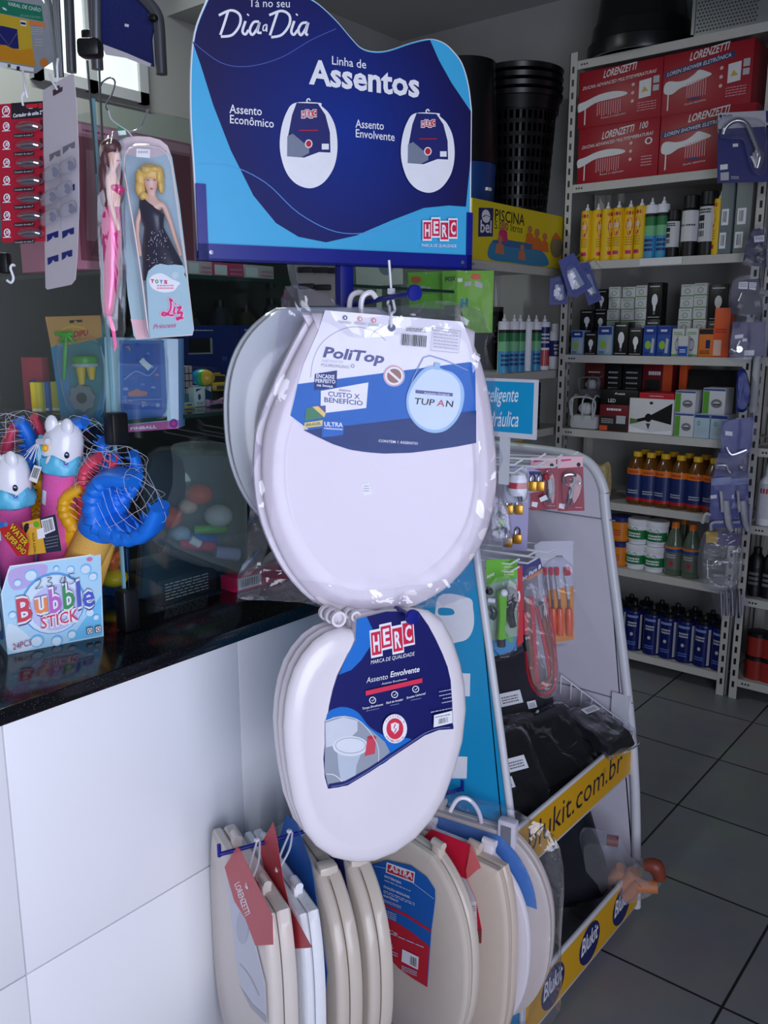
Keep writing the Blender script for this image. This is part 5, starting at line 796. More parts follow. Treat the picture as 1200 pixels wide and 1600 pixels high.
# ------------------------------------------------------------------ goods hung on the floor display
def plane(px, py, F, a): U = az(a); return at(px, py, F=F), U, U.cross(UP)
class Hang:
    """a flat hung article: a thing whose card, products and film lie on or before one plane"""
    def __init__(s, name, label, cat, K, px, py, F, a, group=None):
        s.K = K; s.O, s.U, s.N = plane(px, py, F, a); s.t = thing(name, label, cat, M=MX.Translation(s.O), group=group); s.F = fr(s.O, s.U, s.N)
    def p(s, x, y, z=0.0): return hit(s.K[0] + s.K[2] * x, s.K[1] + s.K[2] * y, s.O + s.N * z, s.N)
    def sheet(s, pts, m, draw=None, name='card', z=0.0, th=0.001, smooth=0):
        pts = [(q.x, q.y) for q in catmull(pts, smooth, True)] if smooth else pts
        b = MB(); q = [s.p(x, y, z) for x, y in pts]; b.loft([[v - s.N * th for v in q], q], m)
        if draw: draw(pxprint(b, s.O + s.N * z, s.N, s.K))
        return b.build(name, s.t, ang=20)
    def dome(s, pts, h, m, name='blister', z=0.0005, smooth=3, shrink=0.86):
        pts = [(q.x, q.y) for q in catmull(pts, smooth, True)]; cx = sum(x for x, y in pts) / len(pts); cy = sum(y for x, y in pts) / len(pts); b = MB()
        b.loft([[s.p(cx + (x - cx) * k, cy + (y - cy) * k, z + h * e) for x, y in pts] for k, e in ((1, 0), (0.98, 0.5), (0.94, 0.85), (shrink, 1.0), (0.4, 1.04), (0.02, 1.05))], m, cap0=False); return b.build(name, s.t)
    def tube(s, pts, r, m, name, n=8, smooth=4, parent=None):
        q = [s.p(*v) for v in pts]; rs = r
        if smooth:
            k = len(q); q = catmull(q, smooth)
            if isinstance(r, (list, tuple)): rs = [r[min(i // smooth, k - 1)] + (r[min(i // smooth + 1, k - 1)] - r[min(i // smooth, k - 1)]) * (i % smooth) / smooth for i in range(len(q))]
        b = MB(); b.tube(q, rs, m, n); return b.build(name, parent or s.t)
    def ball(s, x, y, z, r, m, name, sx=1, sy=1, sz=1): b = MB(); b.ball(s.p(x, y, z), r, m, 14, sx, sy, sz); return b.build(name, s.t)
    def pouch(s, pts, zf, zb, m, name='clear_bag', amp=0.004, seed=1, lv=6, noise=30):
        q = [s.F.inverted() @ s.p(x, y) for x, y in pts]; return bag([(v.x, v.y) for v in q], s.F, zf, zb, m, amp, seed, lv, 0.0, noise).build(name, s.t)
KD = (740, 680, 0.262626); Xb = DB
HK = [(817, 731, 1.50, 790, 716), (852, 722, 1.62, 800, 712), (878, 723, 1.74, 840, 712), (903, 718, 1.86, 860, 712), (811, 887, 1.47, 785, 880), (838, 874, 1.58, 790, 872), (869, 868, 1.72, 820, 860), (896, 859, 1.84, 850, 850)]
for x, y, Y_, _a, _b in HK:
    e = at(x, y, Y=Y_); b = MB()
    for dz in (0, 0.016): b.tube([(Xb, Y_, e.z - 0.03 + dz), (e.x - 0.02, Y_, e.z - 0.012 + dz), (e.x, Y_, e.z + 0.002 + dz)], 0.0022, W_, 6)
    b.build('hook', d)
def HG(name, label, cat, cx, cy, F, a, g=None, K=KD): return Hang(name, label, cat, K, K[0] + K[2] * cx, K[1] + K[2] * cy, F, a, g)
MAR = mat((150, 18, 50), 0.4); PKW = mat((232, 190, 200), 0.45); GOLD = mat((206, 150, 50), 0.3, 0.6); LAV = mat((170, 166, 206), 0.5)
gC = 'cards on the floor display'
def redc(x0, x1, y0, y1):
    def f(p):
        p.poly([(x0, y0 + 70), (x1, y0 + 60), (x1 + 8, y1), (x0, y1)], MAR); p.poly([(x0, y0), (x1, y0), (x1, y0 + 62), (x0, y0 + 72)], PKW); p.poly([(x0 + 20, y0 + 20), (x0 + 80, y0 + 15), (x0 + 80, y0 + 25), (x0 + 20, y0 + 32)], MAG).ell(x1 - 25, y0 + 50, 12, 13, INK); p.poly([(x0 + 10, y1 - 45), (x0 + 45, y1 - 40), (x0 + 38, y1 - 10), (x0 + 6, y1 - 18)], W_); p.lines(x0 + 105, y1 - 22, x1 - 5, y1 - 15, 1, PKW)
    return f
h = HG('fitting_card', 'red and white card with chrome fitting on the rightmost upper hook', 'blister pack', 575, 290, 2.03, 100, gC); h.sheet([(500, 125), (650, 122), (660, 448), (500, 452)], MAR, redc(500, 650, 125, 450))
h.tube([(545, 290, 0.008), (540, 245, 0.01), (570, 232, 0.01), (603, 240, 0.01), (598, 285, 0.01), (575, 300, 0.008)], 0.004, CHROME, 'fitting'); h.tube([(590, 305, 0.008), (580, 360, 0.01), (565, 415, 0.008)], [0.005, 0.006, 0.004], CHROME, 'fitting'); h.ball(630, 285, 0.006, 0.006, CHROME, 'knob'); h.dome([(530, 225), (640, 225), (645, 330), (600, 420), (540, 430)], 0.018, BLIS)
h = HG('fitting_card', 'maroon card with grey tool left of the red and white card', 'blister pack', 420, 290, 2.0, 100, gC); h.sheet([(335, 130), (496, 128), (498, 440), (338, 448)], MAR, redc(338, 490, 130, 440)); h.tube([(455, 260, 0.006), (460, 330, 0.008), (440, 400, 0.008)], [0.007, 0.009, 0.005], STEEL, 'tool'); h.tube([(430, 235, 0.006), (440, 265, 0.008)], 0.007, RED, 'tool'); h.dome([(420, 225), (480, 225), (480, 420), (420, 425)], 0.018, BLIS)
b = MB(); pr = pxprint(b, h.O, h.N, KD, off=0.02); pr.poly([(390, 365), (430, 345), (442, 372), (400, 388)], W_); b.build('price_sticker', h.t)
h = HG('padlock_card', 'lavender card of small brass padlocks on the floor display', 'blister pack', 250, 430, 1.92, 102, gC)
h.sheet([(180, 150), (405, 215), (410, 330), (330, 345), (318, 690), (168, 680)], LAV, lambda p: p.poly([(330, 215), (405, 215), (405, 235), (330, 235)], NAVY))
for x, y in ((352, 290), (398, 290), (270, 430), (212, 430), (262, 605), (208, 625)):
    o = h.tube([(x - 13, y - 10, 0.006), (x - 12, y - 40, 0.006), (x + 2, y - 55, 0.006), (x + 14, y - 40, 0.006), (x + 13, y - 10, 0.006)], 0.0016, CHROME, 'shackle', 6); b = MB(); c0 = h.p(x, y + 12, 0.006); b.obox(c0 - h.U * 0.009 - UP * 0.011 - h.N * 0.004, h.U * 0.018, UP * 0.022, h.N * 0.009, GOLD, 0.002); b.build('padlock', h.t)
h = HG('cap_blister', 'clear blister with a white and red capped fitting on the nearest upper hook', 'blister pack', 260, 300, 1.83, 100, gC)
h.sheet([(175, 200), (318, 195), (318, 400), (185, 405)], mat((190, 194, 204), 0.5)); b = MB(); c0 = h.p(262, 295, 0.02); b.lathe([(1e-5, -0.022), (0.017, -0.022), (0.02, -0.012), (0.02, 0.012), (0.015, 0.022), (1e-5, 0.025)], W_, c0, 18).lathe([(0.0204, -0.006), (0.0208, -0.005), (0.0208, 0.006), (0.0204, 0.007)], RED, c0, 18); b.build('fitting', h.t); h.tube([(272, 345, 0.02), (280, 395, 0.02)], 0.005, CHROME, 'stem', 8, 0); h.dome([(190, 225), (318, 220), (312, 395), (195, 400)], 0.045, BLIS)
h = HG('fitting_bag', 'clear bag of chrome and lime fittings beside the bagged seat', 'bag', 165, 500, 1.78, 98)
for x, y, m_ in ((170, 520, GREEN), (150, 570, CHROME), (185, 560, NAVY), (135, 590, W_), (160, 470, CHROME)): h.tube([(x - 14, y - 10, 0), (x + 12, y + 12, 0.006)], 0.006, m_, 'fitting', 8, 0)
h.pouch([(110, 330), (160, 360), (215, 470), (225, 600), (210, 645), (110, 630), (100, 480)], 0.018, -0.014, FILM2)
h = HG('chisel_card', 'pale card with four orange handled chisels on the floor display', 'blister pack', 490, 900, 2.0, 101, gC)
h.sheet([(360, 655), (400, 632), (590, 628), (602, 1215), (470, 1240), (420, 1180)], mat((196, 196, 210), 0.5), lambda p: (p.poly([(430, 925), (595, 895), (600, 1215), (470, 1238), (430, 1150)], mat((220, 140, 40), 0.45)), p.lines(470, 715, 530, 735, 1, GREY)))
for x0, x1, w in ((425, 445, 9), (460, 472, 8), (495, 512, 11), (558, 566, 16)):
    b = MB(); q = [h.p(x0 - w, 835, 0.006), h.p(x0 + w, 835, 0.006), h.p(x1 + 5, 985, 0.006), h.p(x1 - 5, 985, 0.006)]; b.loft([q, [v + h.N * 0.002 for v in q]], CHROME).tube([h.p(x1, 975, 0.007), h.p(x1 + 2, 1040, 0.007)], 0.0025, STEEL, 8); b.build('chisel_blade', h.t)
    b = MB(); q = [h.p(x0 - w - 2, 788, 0.006), h.p(x0 + w + 3, 788, 0.006), h.p(x0 + w + 3, 830, 0.006), h.p(x0 - w - 2, 830, 0.006)]; b.loft([[v - h.N * 0.001 for v in q], [v + h.N * 0.004 for v in q]], RED); b.build('blade_guard', h.t)
    h.tube([(x1 + 2, 1030, 0.007), (x1 + 3, 1060, 0.008), (x1 + 4, 1120, 0.008), (x1 + 4, 1190, 0.007)], [0.006, 0.008, 0.0085, 0.007], mat((236, 100, 60), 0.25, coat=0.4), 'chisel_handle', 10)
h.dome([(420, 780), (590, 775), (596, 1200), (450, 1215)], 0.02, BLIS, shrink=0.95)
h = HG('cable_bag', 'bagged red and black jumper cable with navy and orange header', 'cable', 390, 1150, 1.80, 100)
h.sheet([(285, 770), (395, 730), (412, 795), (290, 870)], NAVY, lambda p: p.poly([(300, 862), (412, 792), (412, 812), (330, 862)], ORG).text('bo Para B', (290, 868), (400, 790), 24, W_, 0.03, 0, (3, -26)))
for k, m_ in enumerate((mat((196, 30, 50), 0.35), BLACK, mat((196, 30, 50), 0.35), mat((150, 80, 50), 0.3, 0.4))): dx = (-18, 10, 34, 8)[k]; h.tube([(310 + dx, 960, 0.004 * k), (330 + dx, 1250, 0.004 * k), (350 + dx * 0.8, 1450, 0.004 * k), (400, 1540 - k * 20, 0.004 * k), (470 - dx * 0.5, 1490 - k * 20, 0.004 * k), (460 - dx, 1250, 0.004 * k), (410 - dx, 960 + 30 * k, 0.004 * k)], 0.0052, m_, 'cable', 8)
h.tube([(290, 1050, 0.01), (310, 1180, 0.01)], [0.011, 0.009], mat((196, 30, 50), 0.35), 'clamp'); h.tube([(300, 1185, 0.01), (320, 1280, 0.01)], [0.009, 0.007], BLACK, 'clamp'); h.tube([(395, 1010, 0.014), (410, 1090, 0.014)], 0.005, CHROME, 'clamp_jaw')
h.pouch([(290, 830), (400, 790), (440, 950), (490, 1250), (505, 1480), (460, 1560), (380, 1550), (330, 1430), (290, 1150)], 0.024, -0.012, FILM2, seed=4)
h = HG('sprayer_card', 'green blister card with green and black spray gun beside the teal panel', 'blister pack', 170, 1000, 1.70, 100, gC)
h.sheet([(75, 740), (258, 735), (262, 860), (256, 1280), (110, 1320), (80, 1100)], mat((40, 140, 190), 0.45), lambda p: (p.poly([(75, 740), (258, 735), (262, 845), (75, 890)], GREEN), p.poly([(75, 890), (262, 850), (258, 1195), (90, 1225)], mat((150, 176, 150), 0.5)), p.text('aqua', (78, 852), (122, 832), 22, W_, 0.01, 0.2, (2, -24)), p.lines(180, 780, 240, 840, 4, mat((190, 220, 150), 0.5)), p.ell(220, 1215, 16, 18, GREEN)))
h.tube([(170, 930, 0.018), (172, 1060, 0.02), (165, 1160, 0.018), (170, 1200, 0.016)], [0.011, 0.009, 0.008, 0.013], mat((110, 190, 40), 0.3, coat=0.3), 'spray_body'); h.tube([(200, 920, 0.02), (235, 950, 0.02), (215, 1050, 0.02), (235, 1140, 0.02)], [0.008, 0.011, 0.009, 0.007], INK, 'spray_handle'); h.ball(182, 938, 0.03, 0.008, W_, 'nozzle'); h.tube([(165, 1205, 0.016), (165, 1255, 0.016)], 0.009, INK, 'hose_tail', 10, 0); h.ball(95, 930, 0.012, 0.008, INK, 'knob'); h.tube([(85, 980, 0.01), (130, 985, 0.012)], 0.005, W_, 'fitting'); h.tube([(100, 1020, 0.01), (125, 1060, 0.012), (110, 1090, 0.01)], 0.006, CHROME, 'fitting')
h.dome([(85, 890), (255, 870), (252, 1270), (115, 1290)], 0.045, BLIS, shrink=0.92)
h = HG('fitting_card', 'narrow red card edge between the green card and the cable bag', 'blister pack', 272, 1000, 1.74, 100, gC); h.sheet([(255, 790), (290, 775), (296, 1230), (262, 1260)], RED, lambda p: p.ell(268, 960, 10, 34, W_))
# --- black hoses in the bins
BAGB = mat((15, 15, 19), 0.3, var=0.1, scale=9, bump=0.5, coat=0.2); FILMB = film(milk=0.015, bump=0.8, scale=16, rough=0.06, gain=1.5); BAG2 = mat((22, 24, 34), 0.4, var=0.2, scale=9, bump=0.5)
def pouchb(label, c, wd, hh, th, rz, tilt, seed, m=BAGB, lab=None, fl=True):
    M = MX.Translation(V(c)) @ MX.Rotation(math.radians(rz), 4, 'Z') @ MX.Rotation(math.radians(tilt), 4, 'X'); a, b = wd / 2, hh / 2
    t = thing('hose_pack', label, 'hose pack', M=M, group='black hose packs'); o_ = [(-a * 0.9, b), (0, b * 0.95), (a * 0.9, b), (a, 0), (a * 0.92, -b), (0, -b * 0.97), (-a * 0.92, -b), (-a, 0)]
    bag(o_, M, th / 2, -th / 2, m, 0.004, seed, 7, 0.0, 26).build('contents', t)
    if fl: bag([(x * 1.1, y * 1.1) for x, y in o_], M, th / 2 + 0.006, -th / 2 - 0.006, FILMB, 0.009, seed + 2, 9, 0.0, 30, 0.8).build('clear_bag', t)
    for (lx, ly, lw, lh) in lab or []: q = MB(M); q.box((lx * a - lw / 2, ly * b - lh / 2, th / 2 + 0.0085), (lx * a + lw / 2, ly * b + lh / 2, th / 2 + 0.0095), W_); pr = uvprint(q, (lx * a - lw / 2, ly * b - lh / 2, th / 2 + 0.0095), (lw, 0, 0), (0, lh, 0)); pr.lines(0.15, 0.2, 0.85, 0.8, 3, GREY); q.build('label', t)
    return t
pouchb('black hose pack with two small labels, nearest in the upper bin', (-0.945, 1.56, 0.50), 0.20, 0.2, 0.1, 66, 48, 1, lab=[(0.3, 0.15, 0.055, 0.03), (-0.15, -0.2, 0.045, 0.024)])
pouchb('glossy crinkled black hose pack, middle of the upper bin behind the strip', (-0.93, 1.76, 0.49), 0.22, 0.2, 0.1, 70, 36, 5)
pouchb('dark hose pack standing at the back of the upper bin beside the teal panel', (-1.09, 1.55, 0.60), 0.26, 0.3, 0.09, 64, 66, 8, mat((24, 21, 27), 0.45, var=0.1, bump=0.3))
pouchb('dark pouch with two white labels behind the jumper cable in the upper bin', (-1.05, 1.79, 0.575), 0.26, 0.26, 0.06, 66, 60, 12, mat((36, 36, 46), 0.4, bump=0.4), [(-0.15, 0.1, 0.07, 0.032), (0.3, -0.1, 0.026, 0.018)])
t = pouchb('black pack sticking out over the far end of the yellow strip', (-0.85, 1.88, 0.53), 0.11, 0.15, 0.045, 75, 14, 15, lab=[(0.2, 0.6, 0.05, 0.02)])
b = MB()
for i in range(7): b.tube([(-1.0 + 0.03 * i, 1.965, 0.56 - 0.009 * i), (-1.0 + 0.03 * i, 1.965, 0.61 - 0.013 * i)], 0.0016, W_, 5)
b.tube([(-1.0, 1.965, 0.61), (-0.81, 1.965, 0.525)], 0.002, W_, 5); b.build('basket_wire', d)
pouchb('large black hose bundle filling the near end of the lower bin', (-0.985, 1.55, 0.215), 0.30, 0.36, 0.22, 66, 60, 21, BAG2, None, False); pouchb('large black hose bundle at the far end of the lower bin', (-0.985, 1.81, 0.215), 0.32, 0.36, 0.2, 66, 60, 23, BAG2, None, False)
TAN = mat((190, 120, 74), 0.5, var=0.05); KT = (780, 1120, 0.3)
h = Hang('fitting_bag', 'clear bag of tan pipe fittings poking out of the lower bin', 'bag', KT, 965, 1365, 1.95, 105)
for q in ([(580, 860, -0.01), (640, 790, 0.0)], [(620, 900, 0.0), (700, 810, 0.01)], [(660, 930, 0.01), (740, 860, 0.02)], [(720, 880, 0.02), (825, 885, 0.02)]): h.tube(q, 0.017, TAN, 'fitting', 12, 0)
h.tube([(755, 770, 0.02), (815, 780, 0.02), (840, 845, 0.02)], [0.014, 0.02, 0.014], mat((130, 58, 40), 0.45), 'fitting', 10); h.tube([(560, 640, 0.0), (620, 650, 0.0)], 0.014, mat((130, 58, 50), 0.45), 'fitting', 10, 0)
h.pouch([(420, 600), (540, 590), (640, 640), (700, 750), (835, 840), (820, 905), (660, 960), (540, 1040), (420, 1040), (370, 980), (430, 800)], 0.035, -0.035, FILM2, seed=6, noise=20)
# ------------------------------------------------------------------ taps hung down the right-hand post
K1, K2_, K3 = (1060, 160, 0.175), (1060, 420, 0.2125), (1060, 700, 0.25); CH2 = mat((190, 192, 198), 0.2, 0.85)
BPK = mat((16, 26, 112), 0.45); BP2 = mat((18, 46, 140), 0.4)
gt = 'tap packs hung on the shelf post'
def TH(name, label, K, cx, cy, F=3.37, a=104): return Hang(name, label, 'tap pack', K, K[0] + K[2] * cx, K[1] + K[2] * cy, F, a, gt)
h = TH('tap_card', 'blue and white card with a swan neck chrome tap, top of the post', K1, 560, 400); h.sheet([(355, 95), (780, 72), (800, 710), (345, 722)], BPK, lambda p: (p.poly([(355, 95), (780, 72), (784, 215), (352, 238)], mat((196, 196, 204), 0.5)), p.ell(378, 124, 14, 16, NAVY).text('Blukit', (400, 128), (480, 122), 18, NAVY, 0.02), p.poly([(485, 370), (533, 367), (533, 395), (485, 398)], W_), p.poly([(372, 558), (440, 550), (440, 596), (372, 604)], W_).poly([(375, 628), (450, 622), (450, 694), (375, 698)], LGREY).lines(470, 660, 540, 690, 2, LGREY)))
h.tube([(400, 285, 0.02), (420, 230, 0.024), (470, 180, 0.026), (540, 160, 0.026), (610, 195, 0.026), (660, 300, 0.026), (715, 440, 0.026)], 0.0085, CH2, 'spout', 10); h.tube([(700, 420, 0.026), (725, 480, 0.026), (700, 590, 0.026)], [0.012, 0.017, 0.012], CH2, 'tap_body', 10); h.tube([(675, 450, 0.03), (690, 570, 0.03)], 0.007, CH2, 'handle'); h.dome([(360, 150), (600, 130), (780, 200), (785, 620), (660, 620), (560, 300), (380, 320)], 0.045, BLIS)
h = TH('tap_card', 'second blue tap card behind, at the photo edge', K1, 760, 400, 3.40); h.sheet([(690, 80), (900, 70), (910, 700), (700, 705)], BPK); h.tube([(640, 230, 0.015), (660, 195, 0.02), (760, 185, 0.02), (860, 200, 0.02)], 0.009, CH2, 'spout')
h = TH('valve_bag', 'clear bag of chrome valves with one label just under the tap card', K1, 690, 1300); h.sheet([(670, 1130), (765, 1130), (790, 1470), (570, 1455), (600, 1280)], mat((22, 28, 70), 0.5), lambda p: p.poly([(675, 1195), (765, 1185), (768, 1240), (678, 1250)], W_).lines(685, 1200, 758, 1230, 3, GREY)); [h.tube([(x - 30, y, 0.012), (x + 30, y + 30, 0.016)], [0.010, 0.014], CH2, 'valve', 10, 0) for x, y in ((720, 1290), (630, 1400), (730, 1380))]; h.pouch([(660, 1110), (780, 1110), (805, 1490), (550, 1480), (580, 1260)], 0.03, -0.01, FILM3, seed=3)
h = TH('valve_bag', 'clear bag of chrome valves with two white labels', K2_, 500, 200); h.sheet([(395, 90), (605, 70), (612, 345), (385, 330)], mat((26, 28, 54), 0.5), lambda p: p.poly([(445, 97), (512, 95), (508, 150), (440, 146)], W_).poly([(520, 98), (575, 102), (568, 158), (520, 150)], W_).lines(450, 105, 505, 140, 3, GREY).lines(526, 108, 570, 145, 3, GREY)); [h.tube([(x, y, 0.012), (x + dx, y + dy, 0.016)], r_, CH2, 'valve', 10, 0) for x, y, dx, dy, r_ in ((470, 180, -25, 60, 0.006), (440, 270, 30, 20, 0.012), (560, 260, 40, -10, 0.014), (600, 170, 40, 10, 0.012))]; h.pouch([(380, 60), (620, 50), (640, 350), (375, 345)], 0.03, -0.01, FILM3, seed=5)
h = TH('tap_card', 'navy bagged tap card with three stickers and a round knob', K2_, 510, 520); h.sheet([(400, 390), (640, 392), (640, 640), (375, 652), (385, 540)], mat((18, 26, 92), 0.4), lambda p: p.poly([(415, 488), (476, 480), (476, 508), (415, 515)], W_).poly([(470, 515), (505, 512), (505, 532), (470, 535)], W_).poly([(485, 600), (558, 598), (556, 636), (483, 638)], W_)); [h.tube(q, r_, CH2, 'tap', 10, 0) for q, r_ in (([(455, 530, 0.012), (430, 575, 0.012)], 0.005), ([(385, 590, 0.012), (420, 610, 0.014)], 0.013))]; b = MB(); c0 = h.p(447, 592, 0.014); b.lathe([(0.004, -0.004), (0.012, -0.004), (0.012, 0.004), (0.004, 0.004), (0.004, -0.004)], CH2, (0, 0, 0), 16, h.F.to_3x3().to_4x4().copy()); b.v = [v + c0 for v in b.v]; b.build('knob', h.t); h.pouch([(395, 375), (650, 380), (655, 655), (360, 665)], 0.03, -0.01, FILM3, seed=7)
h = TH('tap_card', 'slim bright blue pack below the navy tap card', K2_, 470, 900); h.pouch([(435, 770), (490, 740), (530, 900), (495, 1040), (430, 1040), (425, 900)], 0.02, -0.01, BP2, 'contents', 0.003, 2)
h = TH('tap_card', 'blue bagged card with a bent chrome tap below the slim pack', K2_, 440, 1220); h.sheet([(322, 1120), (556, 1085), (540, 1300), (482, 1400), (312, 1350)], BP2, lambda p: p.poly([(345, 1192), (398, 1198), (396, 1230), (343, 1224)], W_)); h.tube([(355, 1310, 0.015), (375, 1350, 0.018), (405, 1365, 0.018), (500, 1330, 0.018)], 0.006, CH2, 'spout'); h.pouch([(310, 1105), (570, 1070), (555, 1310), (490, 1415), (300, 1365)], 0.03, -0.01, FILM3, seed=9)
h = TH('tap_card', 'blue bagged card with a squared chrome spout above the white taps', K3, 310, 130); h.sheet([(250, 30), (400, 20), (440, 190), (215, 195)], mat((20, 34, 110), 0.4)); h.tube([(240, 125, 0.014), (240, 112, 0.016), (295, 110, 0.016), (312, 140, 0.016), (325, 155, 0.016)], 0.006, CH2, 'spout'); h.ball(395, 125, 0.014, 0.01, CH2, 'knob'); h.pouch([(235, 20), (420, 10), (455, 200), (200, 205)], 0.03, -0.01, FILM3, seed=11)
for lb, dx in (('blue card with a white plastic tap, left of a pair', 0), ('blue card with a white plastic tap, right of a pair', 105)):
    h = TH('tap_card', lb, K3, 260 + dx, 350, 3.36 + dx * 0.0003); h.sheet([(205 + dx, 190), (330 + dx, 180), (340 + dx, 500), (190 + dx, 500)], BP2, lambda p: (p.poly([(205 + dx, 190), (330 + dx, 180), (330 + dx, 225), (205 + dx, 235)], mat((120, 140, 190), 0.5)), p.poly([(200 + dx, 296), (240 + dx, 292), (240 + dx, 314), (200 + dx, 318)], W_)))
    h.tube([(150 + dx, 470, 0.015), (170 + dx, 415, 0.018), (200 + dx, 420, 0.018)], 0.007, LGREY, 'handle'); h.tube([(265 + dx, 270, 0.016), (272 + dx, 350, 0.018), (275 + dx, 400, 0.018)], 0.006, LGREY, 'spout'); h.tube([(300 + dx, 330, 0.018), (305 + dx, 410, 0.02), (315 + dx, 480, 0.018), (335 + dx, 520, 0.018)], [0.011, 0.013, 0.012, 0.008], LGREY, 'tap_body', 10); h.tube([(205 + dx, 515, 0.015), (210 + dx, 470, 0.018), (280 + dx, 462, 0.018)], 0.006, LGREY, 'spout')
    h.pouch([(195 + dx, 180), (345 + dx, 172), (350 + dx, 520), (180 + dx, 515)], 0.034, -0.01, FILM3, seed=13 + dx)
h = TH('towel_ring_bag', 'clear bag with a chrome towel ring, purple header and yellow tag', K3, 260, 700); h.sheet([(165, 530), (385, 540), (382, 615), (160, 600)], mat((70, 50, 120), 0.45)); h.sheet([(172, 525), (246, 525), (246, 592), (172, 592)], mat((214, 170, 30), 0.5), None, 'price_tag', 0.012); h.tube([(275 + 75 * math.cos(i * 0.42), 778 + 80 * math.sin(i * 0.42), 0.012) for i in range(16)], 0.003, CH2, 'ring', 6, 0); h.tube([(180, 700, 0.012), (184, 805, 0.012)], 0.004, CH2, 'bracket'); h.tube([(215, 795, 0.012), (325, 812, 0.012)], [0.006, 0.004], CH2, 'bracket')
h.sheet([(250, 712), (268, 710), (268, 730), (250, 732)], W_, None, 'price_sticker', 0.02); h.pouch([(160, 530), (390, 540), (375, 870), (140, 855)], 0.024, -0.012, film(milk=0.10, bump=0.6, scale=22), seed=17)
h = TH('tube_bag', 'clear bag of thin chrome tubes, lowest on the post', K3, 320, 970, 3.38); [h.tube([(x, 890, 0), (x + 6, 1045, 0.004)], 0.006, mat((130, 132, 140), 0.3, 0.6), 'tube', 8, 0) for x in (265, 300, 335, 380)]; h.pouch([(195, 880), (430, 895), (412, 1050), (330, 1062), (245, 1060)], 0.02, -0.012, FILM3, seed=19)
b_ = at(1178, 640, Y=BY - 0.01)
for i in range(2): t = thing('tap_tube', 'white tube hanging at the right edge of the photo, %s of two' % ('left', 'right')[i], 'tube', (b_.x + 0.07 * i, BY - 0.02, b_.z - 0.01), 0, 'white tubes at the edge'); MB().lathe([(1e-5, 0), (0.016, 0), (0.02, 0.02), (0.016, 0.025), (0.014, 0.23), (1e-5, 0.235)], LGREY, (b_.x + 0.07 * i, BY - 0.02, b_.z - 0.01), 14).build('body', t); MB().tube([(b_.x + 0.07 * i, BY - 0.02, b_.z + 0.22), (b_.x + 0.07 * i, BY - 0.006, b_.z + 0.4)], 0.0016, STEEL, 6).build('hanging_wire', t)
# ------------------------------------------------------------------ green bags and blue cards on the short shelf
KG = (540, 390, 0.216667); GRN = mat((120, 190, 20), 0.45, var=0.08, scale=20)
def gb(label, pts, F, draw, sd):
    h = Hang('green_pack', label, 'pack', KG, KG[0] + KG[2] * sum(p[0] for p in pts) / len(pts), KG[1] + KG[2] * sum(p[1] for p in pts) / len(pts), F, 96, 'green packs under the pool box'); h.sheet(pts, GRN, draw); h.tube([(sum(p[0] for p in pts) / len(pts), pts[0][1] + 6, 0.002), (sum(p[0] for p in pts) / len(pts) - 20, pts[0][1] - 30, -0.28)], 0.0022, STEEL, 'hook', 6, 0); h.pouch([(x + (12 if i in (1, 2) else -12), y + (12 if i > 1 else -12)) for i, (x, y) in enumerate(pts)], 0.012, -0.01, FILM3, seed=sd); return h
ORS = mat((220, 90, 30), 0.45)
gb('green pack with an orange oval, left of a pair near the blue cap', [(450, 165), (700, 158), (715, 430), (460, 420)], 3.22, lambda p: p.ell(508, 218, 38, 26, ORS).poly([(540, 262), (575, 260), (575, 290), (540, 292)], LGREY).poly([(580, 270), (615, 268), (615, 300), (580, 302)], LGREY), 2)
gb('green pack lettered FOX with orange oval, right of a pair', [(695, 155), (1070, 150), (1058, 600), (890, 600), (820, 400), (700, 400)], 3.16, lambda p: p.text('FOX', (718, 230), (795, 222), 30, INK, 0.04).poly([(808, 208), (842, 206), (842, 232), (808, 234)], W_).ell(938, 196, 38, 22, ORS).poly([(860, 232), (908, 228), (905, 262), (858, 266)], LGREY).poly([(935, 225), (990, 245), (985, 280), (930, 262)], LGREY).poly([(830, 355), (850, 353), (850, 375), (865, 375), (865, 352), (885, 350), (880, 415), (862, 417), (862, 395), (848, 397), (845, 420), (826, 422)], mat((20, 130, 150), 0.5)), 4)
KA1 = (740, 390, 0.383333)
for i, (pts, lb, F) in enumerate((([(312, 118), (378, 105), (384, 222), (308, 226)], 'blue blister card, left of three hung at the shelf corner', 3.74), ([(420, 60), (470, 48), (524, 205), (468, 228)], 'blue blister card, right of three hung at the shelf corner', 3.72), ([(345, 45), (408, 12), (486, 150), (420, 195), (388, 190)], 'blue blister card, topmost of three hung at the shelf corner', 3.69))):
    cx = sum(p[0] for p in pts) / len(pts); cy = sum(p[1] for p in pts) / len(pts); S_ = lambda k, dx=0, dy=0: [(cx + (x - cx) * k + dx, cy + (y - cy) * k + dy) for x, y in pts]
    h = Hang('blister_card', lb, 'blister pack', KA1, KA1[0] + KA1[2] * cx, KA1[1] + KA1[2] * cy, F, 92, 'blue blister cards'); h.sheet(pts, BP2, lambda p: (p.poly(S_(0.5, 4, 6), mat((150, 170, 200), 0.5)), p.poly(S_(0.22, 8, 26), W_), p.poly(S_(0.2, -6, -14), W_))); h.dome(S_(0.62, 4, 6), 0.015, BLIS)
    h.tube([(cx, pts[0][1] - 8, 0.002), (cx + 30, pts[0][1] - 30, -0.22)], 0.002, STEEL, 'hook', 6, 0)
